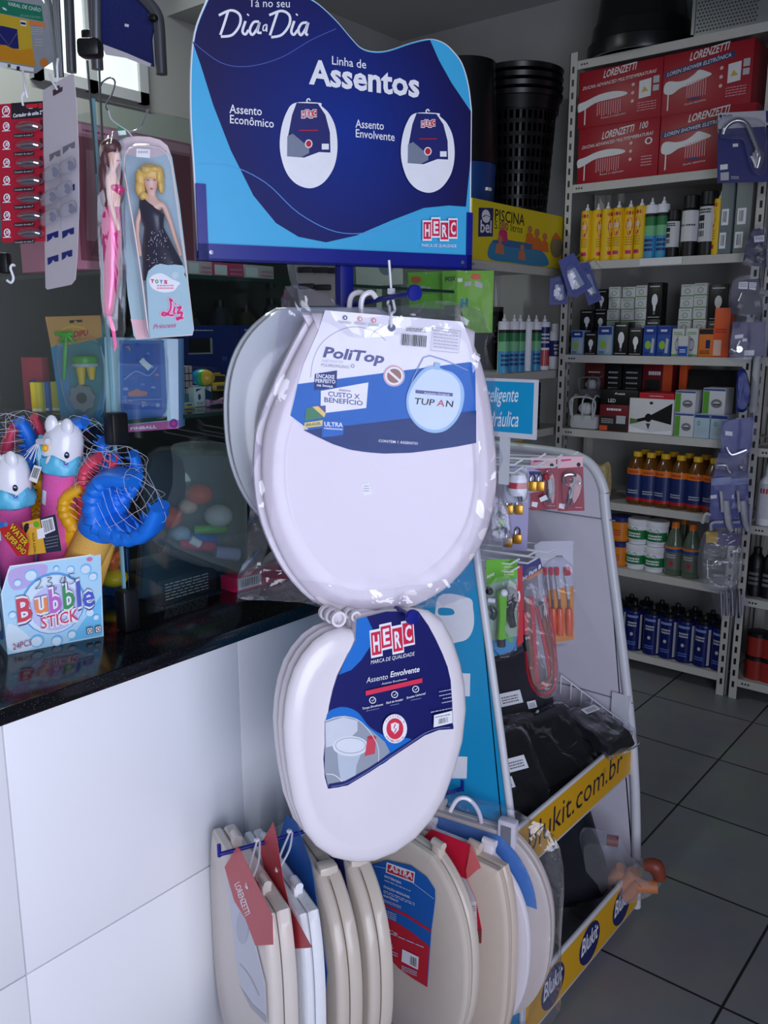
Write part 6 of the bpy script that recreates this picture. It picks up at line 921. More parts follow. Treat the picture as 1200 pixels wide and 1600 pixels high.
# ------------------------------------------------------------------ hanging goods before the showcase
KA, KB, KU = (0, 0, 0.258333), (0, 380, 0.333333), (0, 620, 0.333333)
CLIP = mat((150, 152, 162), 0.2, 0.9)
h = Hang('clipper_card', 'red card of nail clippers in seven blisters at the left edge', 'blister pack', KA, 35, 270, 1.50, 98)
CRD = mat((170, 26, 50), 0.45, var=0.02)
def clip(p):
    p.poly([(68, 624), (258, 611), (260, 712), (70, 722)], INK).poly([(158, 632), (228, 627), (229, 650), (159, 655)], RED).poly([(234, 625), (255, 623), (256, 655), (235, 657)], RED); p.text('Cortador de unha 2"', (80, 712), (258, 690), 20, W_, 0.02, 0, (1, -22)).lines(175, 655, 200, 662, 1, W_)
    for i in range(8):
        y = (672, 765, 877, 985, 1092, 1198, 1305, 1410)[i]; x = 38 + i * 2.3; s_ = 1.25 if i == 0 else 1; p.ring(x, y, 17 * s_, 6, W_, 22 * s_).text('30', (x - 10 * s_, y + 9), (x + 11 * s_, y + 7), 18 * s_, W_, 0.03, 0.2, (3, -20 * s_)).lines(x - 24, y + 26 * s_, x + 24, y + 32 * s_, 1, W_, 0.9, -0.05)
        if i: p.poly([(84 + i * 2, y + 47), (205 + i * 2, y + 40), (206 + i * 2, y + 62), (85 + i * 2, y + 69)], INK).text('Cortador de unha 2"', (88 + i * 2, y + 64), (200 + i * 2, y + 57), 10, LGREY, 0.01, 0, (1, -11)); p.poly([(246, y - 38), (262, y - 40), (264, y + 30), (248, y + 32)], mat((70, 20, 30), 0.5)) if i else None
h.sheet([(-45, 634), (258, 611), (266, 1000), (273, 1460), (14, 1468), (0, 1200), (-20, 900)], CRD, clip)
for i in range(1, 8):
    y = (672, 765, 877, 985, 1092, 1198, 1305, 1410)[i]; x = 86 + i * 2
    b = MB(); q = [(x + 14, y + 4), (x + 60, y - 16), (x + 130, y - 10), (x + 145, y + 6), (x + 120, y + 20), (x + 50, y + 22)]; b.loft([[h.p(a_, b__, 0.003) for a_, b__ in q], [h.p(a_, b__, 0.009) for a_, b__ in q]], CLIP); o = b.build('nail_clipper', h.t)
    h.tube([(x + 20, y + 2, 0.012), (x + 90, y - 8, 0.016), (x + 140, y + 2, 0.011)], 0.0022, CHROME, 'clipper_lever', 6); h.dome([(x, y), (x + 30, y - 30), (x + 110, y - 34), (x + 165, y - 8), (x + 155, y + 22), (x + 90, y + 34), (x + 25, y + 26)], 0.022, BLIS)
h.tube([(140, 640, 0.002), (132, 590, 0.002), (150, 560, 0.0), (165, 590, 0.0), (150, 520, 0.0), (138, 430, -0.02)], 0.0018, TIE, 'hanging_tie', 6)
h = Hang('blister_strip', 'tall white perforated card with six clear blisters, turned edgeways', 'blister pack', KA, 95, 280, 1.47, 126); CW = mat((206, 200, 206), 0.55, var=0.02); BSL = mat((26, 40, 120), 0.5)
def strip(p):
    p.poly([(320, 545), (338, 540), (345, 520), (362, 515), (362, 530), (380, 524), (378, 552), (322, 582)], mat((70, 50, 60), 0.6))
    for x0, y0, x1, y1, m_ in ((300, 935, 366, 905, GREY), (380, 890, 455, 855, GREY), (285, 1420, 355, 1395, BSL), (378, 1400, 450, 1375, BSL), (290, 1560, 356, 1540, BSL), (376, 1530, 440, 1510, BSL)): p.poly([(x0, y0), (x1, y1), (x1, y1 + 40), (x1 - 22, y1 + 44), (x1 - 32, y1 + 30), (x1 - 42, y1 + 50), (x0 + 2, y0 + 44)], m_)
    p.poly([(438, 1118), (455, 1112), (455, 1150), (440, 1154)], BSL).stroke([(374, 880), (374, 1390)], 2, LGREY, 0)
h.sheet([(258, 552), (270, 540), (430, 447), (446, 450), (462, 640), (474, 900), (478, 1240), (466, 1550), (455, 1690), (430, 1722), (285, 1752), (275, 1740), (266, 1300), (262, 800)], CW, strip)
for x, y in ((300, 1050), (395, 1010), (285, 1200), (375, 1150), (285, 1320), (400, 1270)):
    h.dome([(x - 42, y - 5), (x - 10, y - 42), (x + 55, y - 60), (x + 60, y + 18), (x - 30, y + 50)], 0.03, film(milk=0.3, bump=0.2, rough=0.1)); h.tube([(x + 28, y - 25, 0.012), (x + 40, y - 8, 0.014), (x + 30, y + 8, 0.012)], 0.004, mat((70, 80, 130), 0.3), 'hook_piece', 8)
h.tube([(345, 540, 0.003), (315, 490, 0.003), (302, 450, 0.0)], 0.0018, TIE, 'hanging_tie', 6); h.tube([(345, 540, -0.003), (348, 470, -0.003), (345, 400, -0.003), (350, 355, 0.0)], 0.0018, TIE, 'hanging_tie', 6)
# --- dolls
def figure(H, J, E, m, par, name='body', root=0):
    bm = bmesh.new(); sk = bm.verts.layers.skin.verify(); inv = MX.Translation(-H.O); vs = []
    for x, y, z, r in J: v = bm.verts.new(inv @ H.p(x, y, z)); v[sk].radius = (r, r); vs.append(v)
    vs[root][sk].use_root = True
    for a_, b__ in E: bm.edges.new((vs[a_], vs[b__]))
    me = bpy.data.meshes.new(name); bm.to_mesh(me); bm.free(); me.materials.append(m); o = bpy.data.objects.new(name, me); COL.objects.link(o); o.parent = par
    s_ = o.modifiers.new('skin', 'SKIN'); s_.use_smooth_shade = True; q = o.modifiers.new('sub', 'SUBSURF'); q.levels = 2; q.render_levels = 2; return o
KL2 = (130, 170, 0.231362); DFILM = film(rough=0.04, bump=0.12, scale=12, milk=0.03, gain=0.8)
def ell3(H, b, x, y, z, rx, ry, rz, m): q = MX((H.U, -H.N, UP)).transposed().to_4x4(); q.translation = H.p(x, y, z); b.lathe([(max(1e-5, math.sin(math.pi * i / 10)), -math.cos(math.pi * i / 10)) for i in range(11)], m, (0, 0, 0), 16, q @ MX.Diagonal((rx, rz, ry, 1)))
UN = 0.231362 * 1.44 / FL
h = Hang('doll_box', 'blonde doll in dark sparkling gown inside a clear tray with pale blue panel', 'doll', KL2, 250, 370, 1.44, 92)
SKD = mat((232, 190, 168), 0.45, var=0.02)
h.sheet([(232, 260), (240, 215), (290, 192), (370, 185), (450, 190), (520, 210), (570, 250), (600, 330), (650, 640), (700, 1050), (738, 1480), (730, 1532), (360, 1560), (340, 1530), (300, 1260), (265, 800), (245, 450)], mat((176, 206, 216), 0.5), lambda p: p.poly([(240, 235), (290, 192), (370, 185), (450, 190), (520, 210), (570, 250), (588, 300), (470, 330), (340, 320), (250, 300)], mat((222, 206, 212), 0.5)).poly([(320, 1420), (420, 1425), (440, 1550), (362, 1556)], mat((240, 196, 206), 0.5)), 'back_card', -0.014)
J = [(505, 900, 0.008, 0.0105), (490, 800, 0.008, 0.0085), (470, 700, 0.009, 0.0120), (466, 640, 0.009, 0.010), (465, 585, 0.009, 0.0042), (458, 520, 0.010, 0.0115), (455, 455, 0.010, 0.0125), (405, 650, 0.008, 0.005), (545, 652, 0.008, 0.005), (368, 760, 0.008, 0.0042), (365, 860, 0.010, 0.0038), (380, 960, 0.012, 0.0036), (385, 1000, 0.012, 0.0030), (590, 770, 0.008, 0.0042), (620, 870, 0.010, 0.0038), (652, 960, 0.012, 0.0036), (660, 1000, 0.012, 0.0030), (480, 1080, 0.006, 0.010), (540, 1080, 0.006, 0.010)]
figure(h, J, [(0, 1), (1, 2), (2, 3), (3, 4), (4, 5), (5, 6), (3, 7), (3, 8), (7, 9), (9, 10), (10, 11), (11, 12), (8, 13), (13, 14), (14, 15), (15, 16), (0, 17), (0, 18)], SKD, h.t)
GOWN = mat((26, 26, 50), 0.35, var=0.3, scale=500); b = MB(); rg = []
for cx, y, rx, rz in ((418, 612, 30, 0.010), (440, 640, 62, 0.012), (462, 690, 88, 0.015), (466, 740, 80, 0.0145), (478, 800, 66, 0.012), (492, 870, 88, 0.015), (510, 950, 112, 0.018), (535, 1040, 135, 0.020), (550, 1160, 150, 0.021)): rg.append([h.p(cx + rx * math.cos(2 * math.pi * i / 24), y + (26 * math.cos(2 * math.pi * i / 24) if y < 700 else 0), 0.007 + rz * math.sin(2 * math.pi * i / 24)) for i in range(24)])
b.loft(rg, GOWN)
for i in range(70): y = R.uniform(820, 1100); x = 500 + (y - 820) * 0.1 + R.uniform(-1, 1) * (50 + (y - 820) * 0.22); q = h.p(x, y, 0.0275); b.ball(q, 0.0006, W_, 6)
b.build('gown', h.t)
b = MB(); BLO = mat((226, 190, 96), 0.4, var=0.15, scale=300)
for x, y, z, rx, ry, rz in ((452, 440, 0.004, 80, 62, 0.015), (390, 470, 0.008, 36, 62, 0.011), (385, 540, 0.010, 34, 50, 0.010), (408, 590, 0.012, 28, 30, 0.008), (520, 450, 0.006, 26, 60, 0.011), (528, 520, 0.003, 20, 50, 0.008), (430, 415, 0.014, 40, 26, 0.009), (480, 410, 0.012, 36, 22, 0.008)): ell3(h, b, x, y, z, rx * UN, ry * UN, rz, BLO)
b.build('hair', h.t)
b = MB(); [ell3(h, b, x, y, 0.0222, 7 * UN, 3.4 * UN, 0.0009, mat((70, 80, 120), 0.3)) for x, y in ((438, 482), (482, 480))]; b.build('eye', h.t); b = MB(); ell3(h, b, 463, 540, 0.0215, 9 * UN, 4 * UN, 0.001, mat((206, 80, 90), 0.4)); b.build('mouth', h.t)
fp = [(275, 400), (282, 310), (310, 268), (360, 250), (440, 250), (520, 268), (570, 310), (598, 390), (650, 760), (700, 1120), (744, 1490), (738, 1525), (450, 1545), (436, 1480), (400, 1180), (350, 850), (300, 560)]
b = MB(); b.loft([[h.p(x - (30 if x < 470 else 8), y + (0 if y > 400 else -30), -0.013) for x, y in fp], [h.p(x, y, 0.026) for x, y in fp], [h.p(x + (10 if x < 470 else -10), y + (12 if y < 400 else -6), 0.031) for x, y in fp]], DFILM, cap0=False); b.build('clear_tray', h.t)
b = MB(); b.tube([h.p(x, y, 0.0285) for x, y in fp], 0.0012, mat((232, 214, 210), 0.25), 6, True); b.build('tray_rim', h.t)
LPB = mat((168, 200, 214), 0.45)
def lizp(p):
    p.curve([(445, 1160), (470, 1125), (520, 1110), (560, 1125), (600, 1150), (655, 1175), (640, 1195), (610, 1230), (540, 1240), (470, 1215)], W_, 3)
    for i, (c_, m_) in enumerate(zip('TOYS', (RED, mat((40, 140, 90), 0.5), mat((40, 120, 190), 0.5), MAG))): p.text(c_, (456 + i * 30, 1174 + i * 2), (480 + i * 30, 1176 + i * 2), 22, m_, 0.05)
    p.lines(500, 1190, 615, 1225, 2, mat((226, 150, 170), 0.5)); p.ring(622, 1125, 15, 4, W_).ell(622, 1125, 5, 6, W_)
    for k in range(8): p.stroke([(622 + 20 * math.cos(k * 0.785), 1125 + 20 * math.sin(k * 0.785)), (622 + 27 * math.cos(k * 0.785), 1125 + 27 * math.sin(k * 0.785))], 4, W_, 0)
    for wd, m_ in ((26, mat((244, 200, 220), 0.5)), (13, mat((220, 50, 130), 0.45))):
        p.stroke([(608, 1300), (590, 1285), (596, 1320), (590, 1360), (560, 1395), (535, 1390), (548, 1375), (590, 1395), (615, 1392)], wd, m_).stroke([(622, 1340), (616, 1372), (624, 1386)], wd, m_).stroke([(638, 1345), (664, 1340), (640, 1380), (672, 1376), (660, 1410), (640, 1425), (638, 1410), (680, 1416)], wd, m_); p.ell(628, 1318, wd * 0.45, wd * 0.45, m_)
    p.text('Princesa', (478, 1488), (630, 1474), 30, mat((214, 80, 140), 0.5), 0.0, 0.3)
h.sheet([(426, 1150), (440, 1095), (480, 1060), (520, 1046), (575, 1056), (620, 1052), (672, 1058), (690, 1085), (682, 1120), (702, 1150), (745, 1495), (738, 1522), (455, 1544), (446, 1500)], LPB, lizp, 'front_panel', 0.033)
h.sheet([(360, 268), (452, 275), (450, 332), (358, 325)], W_, lambda p: p.lines(370, 285, 440, 315, 1, LGREY), 'price_sticker', 0.034)
h.tube([(330, 190, 0.0), (300, 150, 0.004), (240, 110, 0.004), (190, 70, 0.004), (170, 10, 0.004)], 0.0012, LGREY, 'hanging_wire', 6)
h.tube([(175, 20, 0.0), (150, -20, 0.0), (190, -90, 0.0), (215, -180, 0.0), (180, -210, 0.0), (130, -180, 0.0), (120, -155, 0.0)], 0.0014, CHROME, 'hanging_wire', 6); h.tube([(300, 160, 0.0), (380, 130, 0.0), (440, 0, 0.0)], 0.0014, CHROME, 'hanging_wire', 6)
h.sheet([(225, 165), (240, 100), (290, 130), (300, 170), (270, 195)], mat((60, 130, 90), 0.5), lambda p: p.poly([(232, 150), (285, 145), (292, 175), (240, 180)], W_), 'header_tag', 0.004)
h = Hang('doll_bag', 'dark haired mermaid doll with shiny pink tail in a clear bag', 'doll', KL2, 175, 370, 1.41, 80)
J = [(195, 690, 0.0, 0.0125), (215, 620, 0.0, 0.0095), (212, 540, 0.001, 0.0115), (195, 470, 0.001, 0.0085), (200, 410, 0.001, 0.0042), (210, 340, 0.002, 0.0105), (205, 270, 0.002, 0.0125), (175, 480, 0.006, 0.005), (178, 600, 0.010, 0.0042), (205, 710, 0.014, 0.0038), (232, 790, 0.016, 0.0038), (238, 825, 0.016, 0.0028)]
figure(h, J, [(0, 1), (1, 2), (2, 3), (3, 4), (4, 5), (5, 6), (3, 7), (7, 8), (8, 9), (9, 10), (10, 11)], SKD, h.t)
TAIL = mat((222, 44, 124), 0.22, 0.2, var=0.1, scale=500, coat=0.5); b = MB()
b.loft([[h.p(cx + rx * math.cos(2 * math.pi * i / 20), y, rx * UN * 0.8 * math.sin(2 * math.pi * i / 20)) for i in range(20)] for cx, y, rx in ((195, 660, 56), (188, 720, 66), (186, 800, 70), (190, 880, 70), (192, 960, 62), (188, 1050, 52), (190, 1130, 54), (182, 1230, 44), (172, 1330, 38), (168, 1380, 30), (172, 1400, 14))], TAIL); b.build('tail', h.t)
b = MB(); b.loft([[h.p(x, y, -0.002) for x, y in ((165, 1395), (185, 1395), (215, 1480), (228, 1600), (212, 1640), (195, 1520))], [h.p(x, y, 0.002) for x, y in ((165, 1395), (185, 1395), (215, 1480), (228, 1600), (212, 1640), (195, 1520))]], TAIL); b.build('tail_fin', h.t)
b = MB(); ell3(h, b, 245, 548, 0.004, 34 * UN, 32 * UN, 0.011, TAIL); ell3(h, b, 215, 535, 0.006, 30 * UN, 24 * UN, 0.010, TAIL); b.build('bodice', h.t)
b = MB(); HB = mat((84, 36, 36), 0.4, var=0.2, scale=200)
for x, y, z, rx, ry, rz in ((190, 260, 0.0, 62, 55, 0.015), (150, 330, -0.002, 34, 80, 0.012), (140, 460, -0.004, 32, 100, 0.011), (142, 580, -0.005, 28, 90, 0.010), (240, 460, -0.006, 26, 90, 0.008), (250, 560, -0.008, 24, 70, 0.007)): ell3(h, b, x, y, z, rx * UN, ry * UN, rz, HB)
b.build('hair', h.t)
b = MB(); [ell3(h, b, x, y, 0.0142, 8 * UN, 4 * UN, 0.001, INK) for x, y in ((212, 288), (240, 292))]; b.build('eye', h.t); b = MB(); ell3(h, b, 236, 350, 0.0125, 9 * UN, 5 * UN, 0.0012, RED); b.build('mouth', h.t)
h.pouch([(180, 170), (230, 150), (285, 300), (280, 700), (292, 1100), (280, 1500), (235, 1640), (140, 1500), (110, 1100), (95, 700), (108, 330), (130, 220)], 0.024, -0.016, DFILM, seed=8)
# --- drying rack, beach chair and the hanging rail above
h = Hang('drying_rack', 'folded aluminium drying rack in grey film with a green and yellow print', 'drying rack', (0, 0, 0.133333), 25, 40, 2.05, 96); GRF = mat((150, 156, 162), 0.35, bump=0.3)
def var_(p):
    p.poly([(-80, -20), (100, 5), (485, 70), (510, 255), (0, 155), (-80, 140)], mat((16, 120, 90), 0.5)).text('VARAL DE CHÃO', (90, 62), (475, 140), 38, mat((200, 214, 210), 0.5), 0.02, 0, (6, -40)).poly([(25, 85), (50, 90), (85, 115), (75, 125), (40, 110)], W_).lines(240, 170, 480, 200, 2, mat((120, 180, 150), 0.5), 0.4, 0.12)
    p.poly([(-80, 150), (0, 160), (350, 240), (390, 600), (420, 780), (-80, 700)], mat((200, 170, 40), 0.5)).poly([(-80, 500), (60, 510), (230, 590), (380, 570), (420, 780), (-80, 690)], mat((206, 140, 20), 0.5)); p.poly([(-80, 300), (30, 305), (205, 345), (225, 575), (150, 570), (70, 530), (-80, 520)], NAVY).stroke([(0, 400), (110, 535), (200, 390)], 6, GREY, 0); p.poly([(240, 240), (312, 250), (310, 312), (245, 300)], W_).poly([(245, 258), (305, 268), (305, 295), (247, 286)], NAVY); p.poly([(340, 240), (530, 270), (528, 322), (345, 288)], mat((220, 130, 60), 0.5)); p.lines(365, 320, 510, 420, 4, LGREY, 0.4).lines(410, 460, 510, 560, 3, LGREY, 0.4); p.ell(520, 735, 45, 50, mat((206, 120, 40), 0.5)); p.poly([(-60, 720), (400, 800), (400, 845), (-60, 780)], W_).rect(95, 755, 130, 795, mat((70, 110, 60), 0.5)).rect(200, 780, 238, 830, INK)
h.sheet([(-100, -120), (420, -110), (530, 60), (590, 400), (640, 660), (620, 720), (420, 860), (300, 850), (-100, 760)], GRF, var_, 'film_wrap')
for x0, x1, r_ in ((560, 680, 0.008), (650, 710, 0.006), (690, 725, 0.005)): h.tube([(x0 - 20, -150, -0.03), (x1, 900, -0.03)], r_, mat((186, 190, 194), 0.25, 0.9), 'tube', 10, 0)
h.tube([(800, -150, -0.04), (840, 850, -0.04)], 0.011, mat((150, 154, 158), 0.25, 0.9), 'tube', 10, 0)
h = Hang('beach_chair', 'folded chair with dark blue fabric on a grey tube frame', 'chair', KA, 205, 60, 2.0, 98); BF = mat((20, 34, 104), 0.6, var=0.05, scale=200, bump=0.2)
h.sheet([(600, -40), (800, -60), (900, 60), (930, 140), (915, 240), (928, 402), (800, 350), (612, 262)], BF, lambda p: p.poly([(755, 143), (780, 148), (778, 165), (754, 160)], W_), 'fabric', 0.0, 0.006)
h.sheet([(618, 265), (770, 322), (915, 385), (905, 405), (760, 350), (640, 330), (625, 300)], mat((226, 226, 230), 0.4), None, 'hem_light_strip', 0.004)  # white strip stands in for window light passing under the fabric
TBG = mat((120, 124, 130), 0.3, 0.7); h.tube([(560, -80, 0.01), (572, 120, 0.012), (582, 280, 0.012), (590, 420, 0.01)], 0.0125, TBG, 'frame_tube', 12); h.tube([(790, -80, 0.004), (880, 0, 0.004), (945, 80, 0.004), (962, 160, 0.004), (970, 300, 0.004), (978, 450, 0.004)], 0.012, TBG, 'frame_tube', 12)
b = MB(); b.obox(h.p(930, 150, 0.0), h.U * 0.016, UP * 0.012, h.N * 0.03, BLACK, 0.003); b.build('joint', h.t); b = MB(); b.obox(h.p(515, 255, 0.0), h.U * 0.022, UP * 0.02, h.N * 0.02, BLACK, 0.005); b.build('joint', h.t)
h = Hang('hanging_rail', 'thin dark wire loop with a black clamp hanging over the showcase corner', 'rail', KA, 147, 100, 1.52, 95)
b = MB(); b.obox(h.p(503, 368, -0.014), h.U * (132 * KA[2] * 1.52 / FL), UP * 0.028, h.N * 0.028, BLACK, 0.007); b.build('clamp', h.t); h.tube([(582, 300, 0.0), (578, -300, 0.0)], 0.0075, TBG, 'pole', 12, 0)
h.tube([(528, 366, 0.0), (548, 620, 0.0), (570, 900, 0.0), (580, 1050, 0.0)], 0.0018, DGREY, 'wire', 6); h.tube([(598, 366, 0.0), (608, 600, 0.0), (620, 850, 0.0)], 0.0018, DGREY, 'wire', 6)
# ------------------------------------------------------------------ inside the showcase
def xcart(name, label, cat, x0, y0, x1, zb, X, dep, m, draw=None, group=None, zt=None): a = at(x0, y0, X=X); b = at(x1, y0, X=X); return carton(name, label, cat, (X, a.y, zb + 0.0006), (0, b.y - a.y, 0), (0, 0, (zt or (a.z + b.z) / 2) - zb - 0.0006), dep, m, draw, group)
Z2, Z3 = 1.6125, 1.3305
PKB = mat((206, 140, 160), 0.45, var=0.03)
def pinkb(p): p.poly([(0.03, 0.06), (0.97, 0.06), (0.97, 0.9), (0.03, 0.9)], mat((150, 84, 100), 0.45)).poly([(0.08, 0.2), (0.5, 0.2), (0.6, 0.8), (0.12, 0.82)], mat((190, 130, 146), 0.45)).poly([(0.1, 0.1), (0.4, 0.08), (0.3, 0.5)], mat((120, 60, 80), 0.45)).ell(0.62, 0.62, 0.07, 0.1, mat((214, 140, 90), 0.4)).rect(0.03, 0.92, 0.97, 0.98, mat((226, 170, 186), 0.45)).lines(0.1, 0.935, 0.3, 0.965, 1, MAG).poly([(0.75, 0.62), (0.83, 0.62), (0.83, 0.68), (0.75, 0.68)], W_)
pb = xcart('toy_box', 'big pink toy box with a windowed front, top level of the showcase', 'toy box', 100, 110, 296, Z2, -1.505, 0.2, PKB, pinkb, zt=1.875)
a = at(292, 400, X=-1.50); b_ = at(428, 412, X=-1.50)
for i, (k0, k1, m_) in enumerate(((0.0, 0.27, mat((226, 190, 202), 0.5)), (0.275, 0.63, mat((214, 70, 120), 0.5)), (0.635, 1.0, mat((210, 196, 206), 0.5)))): carton('toy_box', ('flat pale pink box beside the big pink one', 'flat magenta box, middle of three below the header sign', 'flat pale grey box, rightmost of three below the header sign')[i], 'toy box', (-1.5, a.y + (b_.y - a.y) * k0, Z2 + 0.0006), (0, (b_.y - a.y) * (k1 - k0) * 0.99, 0), (0, 0, 0.03), 0.12, m_, lambda p: p.rect(0.05, 0.15, 0.45, 0.85, W_).lines(0.55, 0.2, 0.95, 0.8, 2, PKB), 'flat boxes on the top showcase level')
# middle level
h = Hang('bubble_gun_card', 'toy card with orange top, green propeller and silver gear', 'toy card', KB, 118, 575, 1.80, 98)
def dip(p): p.poly([(212, 345), (470, 338), (480, 440), (360, 470), (240, 490)], mat((226, 160, 90), 0.5)).poly([(240, 490), (300, 460), (330, 700), (360, 830), (290, 850)], LBL).poly([(470, 470), (500, 440), (498, 850), (440, 840), (490, 640)], LBL); p.poly([(325, 362), (385, 358), (388, 370), (362, 371), (362, 364), (348, 364), (348, 374), (327, 375)], INK); p.text('DIPU', (345, 440), (415, 432), 26, RED, 0.03, 0.2).stroke([(270, 420), (330, 390), (400, 400)], 8, YEL).stroke([(320, 830), (400, 850), (490, 830)], 14, GREEN)
h.sheet([(212, 345), (470, 338), (500, 445), (498, 852), (470, 860), (300, 852), (255, 600), (238, 490)], mat((60, 140, 150), 0.5), dip)
for q in ([(258, 425, 0.01), (310, 430, 0.014), (350, 470, 0.01)], [(280, 460, 0.01), (320, 425, 0.014), (345, 430, 0.01)], [(310, 440, 0.014), (305, 520, 0.014), (300, 640, 0.01)]): h.tube(q, [0.003, 0.005, 0.003], mat((60, 190, 30), 0.3), 'propeller')
b = MB(); c0 = h.p(398, 545, 0.02); b.lathe([(1e-5, -0.008), (0.024, -0.008), (0.026, 0.0), (0.024, 0.006), (1e-5, 0.008)], mat((60, 170, 30), 0.35), c0, 20).lathe([(1e-5, -0.014), (0.026, -0.014), (0.026, -0.008), (1e-5, -0.008)], LGREY, c0, 20).lathe([(0.006, -0.05), (0.010, -0.014), (1e-5, -0.013)], YEL, c0 - h.U * 0.01, 12).lathe([(0.005, -0.04), (0.010, -0.014), (1e-5, -0.013)], YEL, c0 + h.U * 0.012, 12); b.build('bubble_head', h.t)
b = MB(); q = MX((h.U, h.N.cross(h.U), h.N)).transposed().to_4x4(); q.translation = h.p(388, 725, 0.012); b.loft([[q @ V(((0.025 + 0.003 * (i % 4 < 2)) * math.cos(i * math.pi / 16), (0.025 + 0.003 * (i % 4 < 2)) * math.sin(i * math.pi / 16), z_)) for i in range(32)] for z_ in (-0.004, 0.004)], mat((170, 174, 180), 0.3, 0.6)).lathe([(1e-5, 0.003), (0.011, 0.003), (0.011, 0.006), (1e-5, 0.006)], DGREY, (0, 0, 0), 18, q); b.build('gear', h.t)
h.dome([(260, 500), (330, 455), (480, 470), (490, 800), (400, 835), (310, 780)], 0.05, BLIS, shrink=0.9)
pbx = Hang('pinball_box', 'blue pinball toy box with a pink bottom strip', 'toy box', KB, 225, 590, 1.765, 93); PBL = mat((120, 170, 226), 0.4, var=0.05)
def pin(p):
    p.poly([(490, 440), (835, 450), (838, 838), (595, 850), (500, 870)], mat((196, 222, 238), 0.45)).poly([(560, 455), (770, 455), (785, 780), (745, 830), (565, 832)], mat((90, 130, 210), 0.35)).poly([(575, 470), (750, 470), (760, 780), (580, 780)], mat((70, 104, 190), 0.35)); p.poly([(600, 852), (838, 828), (838, 868), (602, 886)], mat((206, 100, 170), 0.45)).text('PINBALL', (612, 876), (735, 866), 13, W_, 0.03).ell(815, 845, 20, 22, mat((90, 60, 140), 0.5)).ell(815, 845, 9, 9, MAG)
    for i in range(26): p.ell(R.uniform(585, 745), R.uniform(475, 770), R.uniform(4, 13), R.uniform(4, 12), R.choice([mat((150, 180, 230), 0.3), mat((60, 90, 180), 0.3), mat((190, 140, 150), 0.4), mat((110, 140, 220), 0.3)]))
    p.poly([(600, 700), (640, 685), (695, 695), (690, 715), (610, 718)], mat((200, 130, 120), 0.4)); p.stroke([(585, 640), (640, 600), (700, 620), (740, 580)], 5, mat((150, 180, 240), 0.4)).stroke([(580, 735), (760, 730)], 4, mat((140, 170, 230), 0.4), 0)
    p.poly([(655, 555), (672, 538), (716, 575), (698, 598)], W_)
pbx.sheet([(488, 440), (832, 448), (838, 866), (500, 890)], PBL, pin, 'box', 0.0, 0.045); pbx.dome([(565, 460), (770, 460), (785, 780), (740, 830), (570, 828)], 0.02, BLIS, shrink=0.97)
NBX = mat((22, 48, 140), 0.4)
for i, (x0, x1) in enumerate(((288, 374), (375, 440))): xcart('electronics_box', ('dark blue box with a dark screen picture behind the rainbow egg', 'dark blue box at the right behind the grey seat')[i], 'box', x0, 508, x1, Z3, -1.80, 0.1, NBX, (lambda p: p.rect(0.05, 0.60, 0.48, 0.82, LGREY).rect(0.05, 0.62, 0.44, 0.82, INK).lines(0.15, 0.92, 0.5, 0.95, 1, W_).rect(0.65, 0.5, 0.74, 0.56, mat((60, 100, 190), 0.5)).rect(0.82, 0.5, 0.9, 0.56, mat((60, 100, 190), 0.5))) if i == 0 else (lambda p: p.lines(0.1, 0.92, 0.6, 0.96, 1, W_)), 'dark blue boxes')
bx = xcart('toy_box', 'white and navy toy box marked +3', 'toy box', 303, 604, 330, Z3, -1.58, 0.05, W_, lambda p: p.poly([(0.62, 0.02), (0.98, 0.02), (0.98, 0.7), (0.62, 0.9)], mat((24, 50, 96), 0.4)).poly([(0.1, 0.75), (0.45, 0.9), (0.1, 0.9)], mat((24, 50, 96), 0.4)).ring(0.75, 0.93, 0.08, 0.03, INK, 0.05).text('+3', (0.69, 0.915), (0.81, 0.915), 0.03, INK).ell(0.28, 0.48, 0.08, 0.16, mat((40, 70, 120), 0.4)).lines(0.1, 0.08, 0.5, 0.25, 3, GREY))
zt_ = (at(303, 604, X=-1.58).z + at(330, 604, X=-1.58).z) / 2; ce = at(316, 580, X=-1.595); ce.z = zt_ + 0.0195
t = thing('egg_toy', 'rainbow striped egg toy lying on the white and navy toy box', 'toy', (ce.x, ce.y, zt_)); q = MX.Translation(ce) @ MX.Rotation(math.radians(-72), 4, "Z") @ MX.Rotation(math.pi / 2, 4, "X")
for z0, z1, m_ in ((-0.03, -0.014, mat((30, 110, 190), 0.3)), (-0.014, -0.001, mat((30, 150, 200), 0.3)), (-0.001, 0.009, mat((60, 180, 60), 0.3)), (0.009, 0.028, mat((240, 180, 30), 0.3))):
    MB().lathe([(max(1e-5, 0.0193 * math.sqrt(max(0, 1 - (zz_ / 0.0305) ** 2))), -zz_) for zz_ in [z1 - (z1 - z0) * k / 6 for k in range(7)]], m_, (0, 0, 0), 18, q).build('shell_band', t)
xcart('toy_box', 'small pinkish box printed like a caged window', 'toy box', 279, 572, 300, Z3, -1.60, 0.04, mat((206, 170, 170), 0.5), lambda p: (p.rect(0.02, 0.02, 0.98, 0.32, mat((60, 130, 130), 0.5)), [p.rect(x, 0.3, x + 0.05, 0.98, INK) for x in (0.1, 0.4, 0.7)], [p.rect(0.02, y, 0.98, y + 0.03, INK) for y in (0.45, 0.62, 0.8)]))
